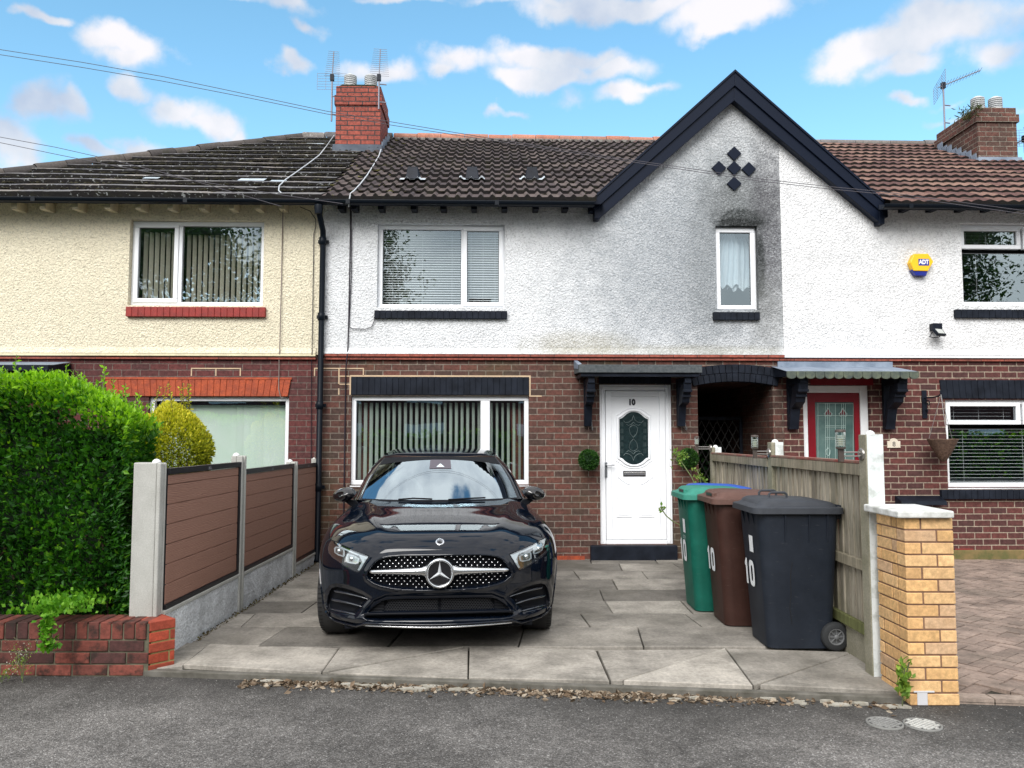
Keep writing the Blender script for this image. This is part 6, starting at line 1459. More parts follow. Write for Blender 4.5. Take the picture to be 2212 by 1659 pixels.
def wheelie(label, x0, y0, mb, ml, rot, loops, pocket, sticker, scratch, group='wheelie bins beside the timber fence', hgt=.955, nm=True):
    t = thing('wheelie_bin', label, 'bin', group, (x0+.26, y0+.25, 0), Matrix.Identity(4))
    W0, W1, D0_, D1_ = .47, .575, .44, .53; yc = y0+.25
    m = MB(); rings = []
    for z, f in ((.012, 0), (.03, .02), (.3, .3), (.6, .62), (hgt-.06, .95), (hgt, 1.)):
        w = W0+(W1-W0)*f; d = D0_+(D1_-D0_)*f; xf = x0-.06*f
        rings.append(rrect(xf+w/2, yc, w/2, d/2, .075 if z > .02 else .07, 5, z))
    rings.append(rrect(xf+w/2, yc, w/2+.018, d/2+.018, .085, 5, hgt+.002)); rings.append(rrect(xf+w/2, yc, w/2+.018, d/2+.018, .085, 5, hgt+.02))
    ring_loft(m, rings); body = m.build('bin_body', mb, t, bevel=0)
    md = body.modifiers.new('e', 'EDGE_SPLIT'); md.split_angle = math.radians(35)
    yn = lambda z: yc-(D0_+(D1_-D0_)*z/hgt)/2
    for u in (.16, .33, .46): MB().prism([(yn(hgt-.19)-.004, hgt-.19), (yn(hgt)-.016, hgt-.002), (yn(hgt)+.02, hgt-.002), (yn(hgt-.19)+.01, hgt-.19)], x0-.04+u-.005, x0-.04+u+.005, axis='x').build('rib', mb, t)
    for u in (-.12, 0, .12): MB().prism([(x0-.045, hgt-.14), (x0-.078, hgt-.002), (x0-.03, hgt-.002)], yc+u-.004, yc+u+.004, axis='y').build('rib', mb, t)
    # lid
    lx0, lx1 = x0-.06-.05, x0-.06+W1+.03; cx = (lx0+lx1)/2; hw = (lx1-lx0)/2; hd = D1_/2+.035
    m = MB(); rings = [rrect(cx, yc, hw-.015, hd-.015, .05, 5, hgt+.004), rrect(cx, yc, hw, hd, .06, 5, hgt+.008), rrect(cx, yc, hw-.003, hd-.003, .06, 5, hgt+.048), rrect(cx, yc, hw-.02, hd-.02, .055, 5, hgt+.055)]
    rings.append(rrect(cx, yc, hw-.028, hd-.028, .06, 5, hgt+.056))
    for k, (ins, dz) in enumerate(((.045, .060), (.055, .080), (.075, .088), (.14, .096), (.2, .098))):
        R_ = rrect(cx+.01, yc, hw-ins, hd-ins, .06, 5, hgt+dz); rings.append([(p[0], p[1], p[2]+(.012*(1-((p[0]-cx)/hw)**2) if k > 1 else 0)-.010*(p[0]-cx)/hw) for p in R_])
    ring_loft(m, rings); lid = m.build('lid', ml, t)
    md = lid.modifiers.new('e', 'EDGE_SPLIT'); md.split_angle = math.radians(35)
    m = MB()
    if loops:
        for yy in (yc-.10, yc+.13):
            xc = cx-.09; z = hgt+.088; m.tube([(xc-.065, yy, z), (xc-.065, yy, z+.045), (xc-.05, yy, z+.058), (xc+.05, yy, z+.058), (xc+.065, yy, z+.045), (xc+.065, yy, z)], .010, 6)
    if pocket:
        for yy in (yc-.06,): m.box(lx0+.03, lx0+.15, yy-.10, yy+.10, hgt+.05, hgt+.092); m.box(lx0+.05, lx0+.13, yy-.105, yy-.08, hgt+.06, hgt+.094)
    if loops or pocket: m.build('lid_handle', ml, lid, bevel=.006)
    if pocket: MB().box(lx0+.028, lx0+.08, yc-.15, yc+.03, hgt+.062, hgt+.086).build('lid_pocket', M_trim, lid, bevel=.004)
    # hinge lugs and rear handle
    m = MB()
    for yy in (yc-.2, yc+.2): m.prism([(lx1-.14, hgt+.01), (lx1-.14, hgt+.085), (lx1+.05, hgt+.055), (lx1+.08, hgt+.02), (lx1+.05, hgt-.02), (lx1-.04, hgt-.04)], yy-.012, yy+.012)
    m.tube([(lx1+.05, yc-.22, hgt+.02), (lx1+.05, yc+.22, hgt+.02)], .016, 10); m.build('hinge_handle', mb, t, bevel=.004)
    # wheels
    for yy, s in ((yc-D0_/2-.015, -1), (yc+D0_/2+.015, 1)):
        c = (x0+W0-.005, yy, .10); m = MB(); R_ = .10
        m.lathe([(.058, -.028), (.088, -.028), (R_-.004, -.02), (R_, -.008), (R_, .008), (R_-.004, .02), (.088, .028), (.058, .028)], c, (0, 1, 0), 28, caps=False)
        w = m.build('wheel', mat('bin_tyre', (.02, .022, .024), .8), t)
        m = MB(); m.lathe([(.06, -.02), (.058, -.026), (.05, -.026), (.05, .02)], c, (0, 1, 0), 24, caps=False); m.lathe([(.018, -.03), (.014, -.034), (0, -.035)], c, (0, 1, 0), 12)
        m.lathe([(.055, -.004), (0, -.003)], c, (0, 1, 0), 24)
        for k in range(8):
            a = k*PI/4; m.tube([(c[0]+.012*math.cos(a), yy-.022, c[2]+.012*math.sin(a)), (c[0]+.053*math.cos(a), yy-.02, c[2]+.053*math.sin(a))], .004, 5)
        m.build('hub', mat('hub_grey', (.14, .145, .15), .5), w)
    MB().tube([(x0+W0-.005, yc-D0_/2, .10), (x0+W0-.005, yc+D0_/2, .10)], .012, 8).build('axle', M_trim, t)
    xf = lambda z: x0-.06*(z/hgt)**.9-.0035
    if sticker:
        m = MB(); za, zb = .66, .78; m.add([(xf(za), yc+.03, za), (xf(za), yc-.06, za), (xf(zb), yc-.06, zb), (xf(zb), yc+.03, zb)], [(0, 1, 2, 3)]); m.build('sticker', M_sticker, t)
    if nm:
        W_ = .066; H_ = .19; zc_ = .50; yq = yc+.02; m = MB()
        def slab(Pyz, holes=None):
            n = len(Pyz); vs = [(xf(z)-.003, y, z) for y, z in Pyz]
            return vs
        one = [(yq+.135, zc_-H_/2), (yq+.095, zc_-H_/2), (yq+.095, zc_+H_/2), (yq+.120, zc_+H_/2), (yq+.150, zc_+H_/2-.035), (yq+.150, zc_+H_/2-.06), (yq+.135, zc_+H_/2-.055)]
        m.add(slab(one), [tuple(range(7))])
        O = []; I = []
        for k in range(28):
            th = 2*PI*k/28; ca_, sa_ = math.cos(th), math.sin(th); e = .55
            O.append((yq-.01+.060*abs(ca_)**e*(1 if ca_ > 0 else -1), zc_+H_/2*abs(sa_)**e*(1 if sa_ > 0 else -1))); I.append((yq-.01+.021*abs(ca_)**e*(1 if ca_ > 0 else -1), zc_+(H_/2-.038)*abs(sa_)**e*(1 if sa_ > 0 else -1)))
        m.add(slab(O)+slab(I), [(k, (k+1) % 28, 28+(k+1) % 28, 28+k) for k in range(28)]); m.build('bin_number', M_sticker, t)
    if nm == 2:
        o = text_part('lettering', 'ury', .07, (xf(.63)-.002, yc+.0, .625), M_sticker, t, ext=.001, rot=(PI/2, 0, -PI/2))
        for vtx in o.data.vertices: vtx.co.x = xf(vtx.co.z)-.001
    if scratch:
        sc = MB(); y_ = yc-D0_/2-.012
        P = [(x0+.17, y_-.012, .62), (x0+.155, y_-.006, .52), (x0+.16, y_+.0, .4), (x0+.15, y_+.003, .3), (x0+.165, y_+.006, .18)]
        P = [(p[0], yn(p[2])-.0005, p[2]) for p in P]; sc.tube(P, .0022, 4); sc.build('scratch', mat('scratch_dark', (.008, .008, .01), .7), t)
    return t
M_bk = plast('black_bin_plastic', (.011, .015, .023)); M_bkl = plast('faded_black_lid', (.036, .040, .048)); M_br = plast('brown_bin_plastic', (.038, .016, .012)); M_brl = plast('faded_brown_lid', (.095, .05, .04))
M_grn = plast('green_bin_plastic', (.004, .088, .062)); M_grl = plast('faded_green_lid', (.03, .18, .135)); M_blu = plast('blue_bin_plastic', (.01, .03, .16)); M_bll = plast('blue_lid', (.03, .09, .38))
wheelie('black wheelie bin numbered 10 nearest the road, with wire loops on its lid', 1.82, 5.66, M_bk, M_bkl, 0, True, False, True, True)
wheelie('dark brown wheelie bin between the green and the black bin', 1.70, 6.33, M_br, M_brl, 0, False, True, False, False, hgt=.965)
wheelie('green wheelie bin numbered 10 nearest the white front door', 1.585, 6.86, M_grn, M_grl, 0, False, True, True, False, hgt=.96, nm=2)
wheelie('blue wheelie bin hidden behind the green bin, only its blue lid showing', 1.78, 7.45, M_blu, M_bll, 0, False, False, False, False, hgt=.945, nm=False)
# ================================================================= CAR
PHI = math.atan(154/1700.); DN = 5.44
CM = Matrix.Translation((-math.sin(PHI)*DN, math.cos(PHI)*DN, 0)) @ Matrix.Rotation(PHI, 4, 'Z')
def loc(X, Y, y):                       # front-view drawing coordinates + distance behind the nose -> car coordinates
    off = (X-1083)*.2712; ang = math.atan((932.6+Y*.2712-829.5)/1700)-TILT
    return off/1713*(DN+y), 1.5-math.tan(ang)*(DN-.02+y)
ROWS = np.array([  # z, y0, w, L
 (.205, .070, .82, .62), (.235, .030, .85, .66), (.262, .022, .868, .68), (.32, .040, .885, .70), (.42, .032, .90, .72), (.50, .016, .905, .74), (.60, .000, .905, .75),
 (.68, .006, .897, .75), (.74, .030, .885, .76), (.79, .078, .866, .78), (.83, .145, .842, .80), (.865, .27, .812, .82), (.90, .45, .775, .80),
 (.935, .66, .745, .76), (.968, .86, .722, .70), (.990, 1.03, .705, .62)])
def cubic(xs, ys, x):
    xs = np.asarray(xs); ys = np.asarray(ys); h = np.diff(xs); d = np.diff(ys)/h; m = np.zeros(len(xs))
    m[1:-1] = np.where(d[:-1]*d[1:] > 0, 2*d[:-1]*d[1:]/(d[:-1]+d[1:]+1e-12), 0); m[0] = d[0]; m[-1] = d[-1]
    i = np.clip(np.searchsorted(xs, x)-1, 0, len(h)-1); t = (x-xs[i])/h[i]
    return ys[i]*(2*t**3-3*t**2+1)+m[i]*h[i]*(t**3-2*t**2+t)+ys[i+1]*(-2*t**3+3*t**2)+m[i+1]*h[i]*(t**3-t**2)
def rowp(z):
    z = np.clip(z, ROWS[0, 0], ROWS[-1, 0]); return [cubic(ROWS[:, 0], ROWS[:, k], z) for k in (1, 2, 3)]
NEXP = 2.7
def ysurf(x, z):
    y0, w, L_ = rowp(np.asarray(z, float)); t = np.clip(np.abs(x)/w, 0, .9999)
    y = y0+L_*(1-np.sqrt(1-t**NEXP))
    return y
def SP(X, Y, off=0.):                   # point of the skin seen at drawing position (X, Y), lifted by off towards the front
    y = .1
    for _ in range(25):
        x, z = loc(X, Y, y); x_ = np.clip(abs(x), 0, .9); y = .5*y+.5*float(ysurf(x_, z))
    x, z = loc(X, Y, y); e = .004
    nx = -(float(ysurf(abs(x)+e, z))-float(ysurf(abs(x)-e, z)))/(2*e)*(1 if x > 0 else -1); nz = -(float(ysurf(abs(x), z+e))-float(ysurf(abs(x), z-e)))/(2*e)
    n_ = Vector((-nx, -1, -nz)) if False else Vector((-nx*-1*-1, -1, -nz*-1*-1))
    n_ = Vector((-nx, -1., -nz)); n_ = Vector((abs(nx)*(1 if x > 0 else -1), -1., -nz if nz < 0 else -nz)); n_.normalize()
    return Vector((x, y, z))+n_*off
def sdf(poly, X, Y):                    # >0 inside
    P = np.array(poly, float); d = np.full(X.shape, 1e9); ins = np.zeros(X.shape, bool)
    for i in range(len(P)):
        a, b = P[i], P[(i+1) % len(P)]; ab = b-a; t = np.clip(((X-a[0])*ab[0]+(Y-a[1])*ab[1])/(ab@ab+1e-9), 0, 1)
        d = np.minimum(d, np.hypot(X-a[0]-t*ab[0], Y-a[1]-t*ab[1]))
        c = ((a[1] > Y) != (b[1] > Y)) & (X < (b[0]-a[0])*(Y-a[1])/(b[1]-a[1]+1e-12)+a[0]); ins ^= c
    return np.where(ins, d, -d)
GR = [(1000, 985), (1300, 984), (1400, 987), (1480, 993), (1540, 1005), (1585, 1032), (1615, 1068), (1640, 1108), (1650, 1135), (1640, 1160), (1600, 1192), (1540, 1216), (1450, 1237), (1350, 1249), (1200, 1256), (1000, 1257)]
SI = [(1632, 1320), (1690, 1285), (1760, 1255), (1830, 1232), (1885, 1222), (1922, 1232), (1942, 1262), (1955, 1310), (1962, 1370), (1958, 1415), (1925, 1425), (1880, 1432), (1800, 1445), (1745, 1452), (1715, 1425), (1690, 1385), (1655, 1345)]
LI = [(1000, 1330), (1400, 1330), (1480, 1333), (1530, 1342), (1580, 1375), (1650, 1436), (1000, 1438)]
LS = [(1000, 1456), (1600, 1456), (1672, 1462), (1650, 1485), (1560, 1494), (1000, 1496)]
HLt = [(1636, 983), (1660, 975), (1740, 945), (1820, 910), (1885, 873), (1925, 857), (1944, 880), (1952, 915), (1946, 955), (1918, 988), (1870, 1022), (1800, 1066), (1735, 1102), (1712, 1108), (1694, 1080), (1668, 1035)]
M_paint = bpy.data.materials.new('black_car_paint'); M_paint.use_nodes = True; _n = M_paint.node_tree; _b = _n.nodes['Principled BSDF']
_b.inputs['Base Color'].default_value = (.0025, .005, .011, 1); _b.inputs['Metallic'].default_value = .0; _b.inputs['Roughness'].default_value = .4; _b.inputs['Specular IOR Level'].default_value = .0
_b.inputs['Coat Weight'].default_value = 1; _b.inputs['Coat Roughness'].default_value = .03; _b.inputs['Coat IOR'].default_value = 1.5
M_cblk = mat('satin_black_plastic', (.005, .006, .009), .5, spec=.15); M_gloss = mat('gloss_black', (.004, .004, .006), .08, coat=1)
M_chr = mat('satin_silver', (.72, .74, .76), .22, 1.); M_chrb = mat('bright_chrome', (.85, .86, .88), .08, 1.)
M_rubber = noisy('tyre_rubber', (.018, .018, .020), (.03, .03, .03), 8, .8, .3)
M_wscr = glass_mat('windscreen_glass', .34, (.6, .65, .68), (.68, .80, .88), wavy=0)
CAR = thing('parked_car', 'glossy black hatchback with a star emblem grille parked nose out on the driveway', 'car', base=(0, 2.2, 0), M=CM)
# ---- skin of the lower body
zr = np.concatenate([np.linspace(.205, .86, 150), np.linspace(.86, .99, 46)[1:]])
tt = np.linspace(0, 1, 3000); ang_ = tt*PI/2
y0r, wr, Lr_ = rowp(np.array([.55])); xx_ = wr*np.sin(ang_)**(2/NEXP); yy_ = Lr_*(1-np.cos(ang_)); s_ = np.concatenate([[0], np.cumsum(np.hypot(np.diff(xx_), np.diff(yy_)))])
NA = 190; aT = np.interp(np.linspace(0, s_[-1], NA), s_, ang_)
YR, LR = 4.40, .55
V_, I_ = [], []
cols = NA+90+40
G_ = np.zeros((len(zr), cols, 3))
for i, z in enumerate(zr):
    y0, w, L_ = [float(q) for q in rowp(z)]
    xa = w*np.sin(aT)**(2/NEXP); ya = y0+L_*(1-np.cos(aT)); yb0 = ya[-1]
    yr = YR-.10*abs(z-.55)-.25*max(0, z-.8)
    wr_ = w if z < .8 else w
    ys = np.linspace(yb0, yr-LR, 91)[1:]; belt = np.clip((ys-1.3)/.8, 0, 1); xs = w+(max(.86, w)-w)*belt*(1 if z > .8 else 0)*.6
    xe = xs[-1]; ar = np.linspace(0, PI/2, 41)[1:]; xr_ = xe*np.cos(ar)**(2/3.2); xr_[-1] = 0; yr_ = yr-LR+LR*np.sin(ar)**.9
    G_[i, :, 0] = np.concatenate([xa, xs, xr_]); G_[i, :, 1] = np.concatenate([ya, ys, yr_]); G_[i, :, 2] = z
# crown of the bonnet: two soft ridges from the grille ends to the pillars
XX, YY_, ZZ = G_[..., 0], G_[..., 1], G_[..., 2]
ridge = .010*np.exp(-((XX-(.40+.16*np.clip(YY_, 0, 1.1)))/.07)**2)*np.clip((ZZ-.80)/.06, 0, 1)*np.clip((YY_-.1)/.2, 0, 1)
G_[..., 2] += ridge
# recesses
def drawxy(P):
    x, y, z = P[..., 0], P[..., 1], P[..., 2]; off = x*1713/(DN+y); a = np.arctan((1.5-z)/(DN-.02+y))+TILT
    return 1083+off/.2712, (np.tan(a)*1700+829.5-932.6)/.2712
DX, DY = drawxy(G_); front = (G_[..., 1] < .78) & (G_[..., 2] < .86) & (np.arange(cols)[None, :] < NA+2)
mid_ = np.zeros(G_.shape[:2], int); push = np.zeros(G_.shape[:2])
def sst(x, a, b): t = np.clip((x-a)/(b-a), 0, 1); return t*t*(3-2*t)
for poly, dep, wd, mi in ((GR, .045, 16, 1), (SI, .060, 22, 1), (LI, .060, 14, 1), (LS, .05, 10, 1), (HLt, .014, 8, 2)):
    s = np.where(front, sdf(poly, DX, DY), -1e9); push = np.maximum(push, dep*sst(s, -2, wd)); mid_[s > 4] = mi
# soft shelf over the lower intake and around the side intakes
s = np.where(front, sdf([(900, 1290), (1500, 1290), (1600, 1330), (1700, 1450), (1600, 1505), (900, 1512)], DX, DY), -1e9); push += .018*sst(s, -10, 30)
s = np.where(front, sdf([(p[0], p[1]) for p in SI], DX, DY), -1e9); push += .012*sst(s, -32, 0)
s = np.where(front, sdf(GR, DX, DY), -1e9); push -= .010*sst(s, -40, -8)*(s < 0)*np.where(s > -60, 1, 0)
G_[..., 1] += push*np.where(front, 1, 0)
# wheel arches
for ya in (.88, 3.63):
    r_ = np.hypot(G_[..., 1]-ya, G_[..., 2]-.33); side = (G_[..., 0] > .55)
    R0 = .362; k = side & (r_ < R0+.022) & (r_ > R0-.025)
    f = np.where(k, R0/np.maximum(r_, 1e-6), 1); G_[..., 1] = ya+(G_[..., 1]-ya)*f; G_[..., 2] = .33+(G_[..., 2]-.33)*f
hole = np.zeros(G_.shape[:2], bool)
for ya in (.88, 3.63): hole |= (np.hypot(G_[..., 1]-ya, G_[..., 2]-.33) < .358) & (G_[..., 0] > .55)
R_, C__ = G_.shape[:2]
idx = np.arange(R_*C__).reshape(R_, C__); q = np.stack([idx[:-1, :-1], idx[:-1, 1:], idx[1:, 1:], idx[1:, :-1]], -1).reshape(-1, 4)
hf = hole.ravel(); keep = ~(hf[q].any(1)); mq = np.round(mid_.ravel()[q].astype(float).mean(1)).astype(int); mx_ = mid_.ravel()[q].max(1); mn_ = mid_.ravel()[q].min(1); mq = np.where(mn_ > 0, mx_, 0)
q, mq = q[keep], mq[keep]
Vr = G_.reshape(-1, 3); Vl = Vr*np.array([-1, 1, 1]); n_ = len(Vr)
body = npmesh('body', np.concatenate([Vr, Vl]), np.concatenate([q, q[:, ::-1]+n_]), [M_paint, M_cblk, M_gloss], CAR, smooth=True, matidx=np.concatenate([mq, mq]))
bm = bmesh.new(); bm.from_mesh(body.data); bmesh.ops.remove_doubles(bm, verts=bm.verts, dist=2e-4); bmesh.ops.recalc_face_normals(bm, faces=bm.faces); bm.to_mesh(body.data); bm.free()
for p in body.data.polygons: p.use_smooth = True
# deck under the glasshouse, underbody, arch liners and lips
ring = [tuple(p) for p in G_[-1, ::6]]; m = MB(); m.add(ring+[(-p[0], p[1], p[2]) for p in ring[::-1]], [tuple(range(2*len(ring)))]); m.box(-.66, .66, .25, 4.1, .17, .21); m.build('underbody', M_cblk, CAR)
for ya in (.88, 3.63):
    for s in (1, -1):
        m = MB(); P = []
        for k in range(25):
            a = math.radians(-25+230*k/24); yy, zz = ya+.358*math.cos(a), .33+.358*math.sin(a)
            w = float(rowp(np.array([max(.21, zz)]))[1][0]); xo = w if yy > .7 or ya > 2 else float(w)*(1-max(0, (.70-yy))*.35)
            P.append([(s*(.52), yy, zz), (s*(xo-.012), yy, zz)])
        m.grid(P); m.quad((s*.52, ya-.4, .1), (s*.52, ya+.4, .1), (s*.52, ya+.4, .7), (s*.52, ya-.4, .7)); m.build('wheel_arch', M_cblk, CAR)
# ---- wheels
def car_wheel(x, ya, steer):
    s = 1 if x > 0 else -1; R0 = .325; m = MB(); c = (0, 0, 0); ax = (1, 0, 0)
    prof = [(.235, -.10), (.27, -.112), (.305, -.108), (R0-.006, -.094), (R0, -.07), (R0, .07), (R0-.006, .094), (.305, .108), (.27, .112), (.235, .10)]
    m.lathe(prof, c, ax, 56, caps=False)
    for k in range(60):
        a = k*2*PI/60
        for x_, w_ in ((-.085, .03), (.085, .03)):
            v0 = Vector((x_, (R0+.0005)*math.cos(a), (R0+.0005)*math.sin(a)))
            m.add([v0+Vector((-w_/2, 0, 0)), v0+Vector((w_/2, 0, 0)), v0+Vector((w_/2, -.006*math.sin(a)+.002*math.cos(a), .006*math.cos(a)+.002*math.sin(a))), v0+Vector((-w_/2, -.006*math.sin(a)+.002*math.cos(a), .006*math.cos(a)+.002*math.sin(a)))], [(0, 1, 2, 3)], 1)
    Mw = Matrix.Translation((x, ya, R0)) @ Matrix.Rotation(steer, 4, 'Z')
    w = m.xf(Mw).build('wheel', [M_rubber, mat('tread_groove', (.004, .004, .004), .9)], CAR)
    m = MB(); m.lathe([(.235, s*.10), (.225, s*.085), (.205, s*.06), (.20, -s*.08)], c, ax, 40, caps=False)
    for k in range(10):
        a = k*2*PI/10; p = lambda r, o, xx: Vector((xx, r*math.cos(a)-o*math.sin(a), r*math.sin(a)+o*math.cos(a)))
        m.add([p(.04, -.018, s*.085), p(.04, .018, s*.085), p(.225, .012, s*.08), p(.225, -.012, s*.08), p(.04, -.018, s*.05), p(.04, .018, s*.05), p(.225, .012, s*.04), p(.225, -.012, s*.04)], [(0, 1, 2, 3), (0, 4, 5, 1), (1, 5, 6, 2), (2, 6, 7, 3), (3, 7, 4, 0)])
    m.lathe([(.05, s*.06), (.05, s*.092), (0, s*.094)], c, ax, 20); m.xf(Mw).build('rim', mat('alloy', (.25, .26, .28), .3, .8), w)
for ya, st in ((.88, math.radians(-5)), (3.63, 0)):
    for x in (.768, -.768): car_wheel(x, ya, st)
# ---- grille
gd = MB(); Xd, Yd = [], []
row = 0; Y = 997
while Y < 1250:
    n = 0; X = 1083+(23 if row % 2 else 0)
    while X < 1660:
        cyl = Y+ (X-1083)**2*2.2e-5*(1 if Y < 1115 else -1.1)
        inside = float(sdf(GR, np.array([float(X)]), np.array([float(cyl)]))[0]) > 11
        rr_ = math.hypot(X-1083, cyl-1122) > 128; bar = abs(cyl-(1107)) > 30
        if inside and rr_ and bar: Xd.append(X); Yd.append(cyl)
        X += 46
    Y += 24.5; row += 1
def stud(m, c, r, n=(0, -1, 0)):
    m.lathe([(r, 0), (r*.9, .004), (r*.4, .007), (0, .0075)], c, n, 8)
for X, Y in zip(Xd, Yd):
    for s in ((1, -1) if X > 1085 else (1,)):
        p = SP(X, Y); stud(gd, (s*p.x, p.y+.030, p.z), .0066)
grl = MB()
for k, Y in enumerate(np.arange(1000, 1252, 12.2)):
    Xm = max([X for X in range(1083, 1655, 6) if float(sdf(GR, np.array([float(X)]), np.array([float(Y)]))[0]) > 4] or [1083])
    if Xm < 1100: continue
    P = [SP(X, float(Y)) for X in np.linspace(1083, Xm, 12)]; P = [(-p.x, p.y+.040, p.z) for p in P[::-1]]+[(p.x, p.y+.040, p.z) for p in P[1:]]; grl.tube(P, .0028, 4)
gr = grl.build('grille', M_cblk, CAR); tag(gd.build('studs', M_chrb, gr), kind='stuff')
# bar
br = MB(); secs = []
for X in np.linspace(1170, 1632, 26):
    f = (X-1170)/462; yc_ = 1107-2*f; h = (38-21*f**.8)*(1 if f < .93 else math.sqrt(max(.05, 1-((f-.93)/.07)**2)))*(1+.5*max(0, .12-f)/.12)
    p = SP(X, yc_); t_ = SP(X, yc_-h); hz_m = (t_.z-p.z)
    secs.append((p, hz_m))
for s in (1, -1):
    P = []
    for p, h in secs: P.append([(s*p.x, p.y-.004-.030*math.cos(a)*min(1, h/.018), p.z+h*math.sin(a)) for a in [math.radians(d) for d in range(-110, 111, 20)]])
    br.grid(P, flip=(s < 0))
br.build('grille_bar', M_chr, CAR)
ec = SP(1083, 1122); ey = ec.y-.035
em = MB(); Rr = .0905
em.lathe([(Rr+.009, .05), (Rr+.010, .012), (Rr+.006, -.004), (Rr, -.008), (Rr-.008, -.003), (Rr-.011, .012), (Rr-.012, .05)], (0, ey, ec.z), (0, 1, 0), 64); E_ = em.build('emblem', M_chr, CAR)
MB().lathe([(Rr-.010, .014), (0, .013)], (0, ey, ec.z), (0, 1, 0), 48).build('emblem_disc', M_gloss, E_)
st = MB(); ctr = Vector((0, ey-.012, ec.z))
for k in range(3):
    a = PI/2+k*2*PI/3; tip = Vector((math.cos(a)*(Rr-.009), ey+.008, ec.z+math.sin(a)*(Rr-.009)))
    l = a+PI/3; L1 = Vector((math.cos(l)*.014, ey+.008, ec.z+math.sin(l)*.014)); l = a-PI/3; L2 = Vector((math.cos(l)*.014, ey+.008, ec.z+math.sin(l)*.014))
    st.add([ctr, L1, tip, L2], [(0, 1, 2), (0, 2, 3)])
st.build('star', mat('star_silver', (.72, .75, .78), .3, .2), E_)
# badge on the bonnet edge
p = SP(1083, 878); e1 = SP(1083, 866)-SP(1083, 890); e1.normalize(); nb = Vector((0, -e1.z, e1.y)).normalized()*1; nb = Vector((0, -abs(e1.z), abs(e1.y))); 
m = MB(); m.lathe([(.030, -.002), (.030, .004), (.027, .005)], p, nb, 28); bdg = m.build('badge', M_chrb, CAR); MB().lathe([(.0275, .0045), (0, .005)], p, nb, 28).build('badge_face', mat('badge_pale', (.55, .57, .6), .3, .5), bdg)
m = MB(); 
for k in range(3):
    a = PI/2+k*2*PI/3; m.tube([p+nb*.006, p+nb*.006+Vector((math.cos(a)*.017, 0, 0))+e1*(math.sin(a)*.017)], [.003, .0012], 5)
m.lathe([(.017, .005), (.020, .0065), (.018, .005)], p, nb, 24); m.build('badge_star', M_gloss, bdg)
# ---- patches on the skin
def patch(m, poly, off, s, mi=0, rings=5):
    n = len(poly); cx = sum(p[0] for p in poly)/n; cy = sum(p[1] for p in poly)/n
    # refine the outline
    P = []
    for i in range(n):
        a, b = poly[i], poly[(i+1) % n]; k = max(1, int(math.hypot(b[0]-a[0], b[1]-a[1])/22))
        for j in range(k): P.append((a[0]+(b[0]-a[0])*j/k, a[1]+(b[1]-a[1])*j/k))
    n = len(P); vs = []
    for r in range(rings+1):
        t = 1-r/rings*.999
        for q in P: v = SP(cx+(q[0]-cx)*t, cy+(q[1]-cy)*t, off); vs.append((s*v.x, v.y, v.z))
    fs = [(r*n+i, r*n+(i+1) % n, (r+1)*n+(i+1) % n, (r+1)*n+i) for r in range(rings) for i in range(n)]
    if s < 0: fs = [f[::-1] for f in fs]
    m.add(vs, fs, mi, True)
def strip(m, pts, w, off, s, dep=.006, mi=0):
    P = [SP(x, y, off) for x, y in pts]; P = [Vector((s*p.x, p.y, p.z)) for p in P]; m.tube(P, w, 6, mi)
M_refl = mat('reflector_silver', (.55, .6, .62), .18, .9); M_lens = glass_mat('lamp_lens', .10, (.93, .96, .97), wavy=0); M_ref2 = mat('lamp_bowl', (.25, .28, .28), .12, .8)
M_drl = mat('daytime_strip', (.50, .55, .58), .3)
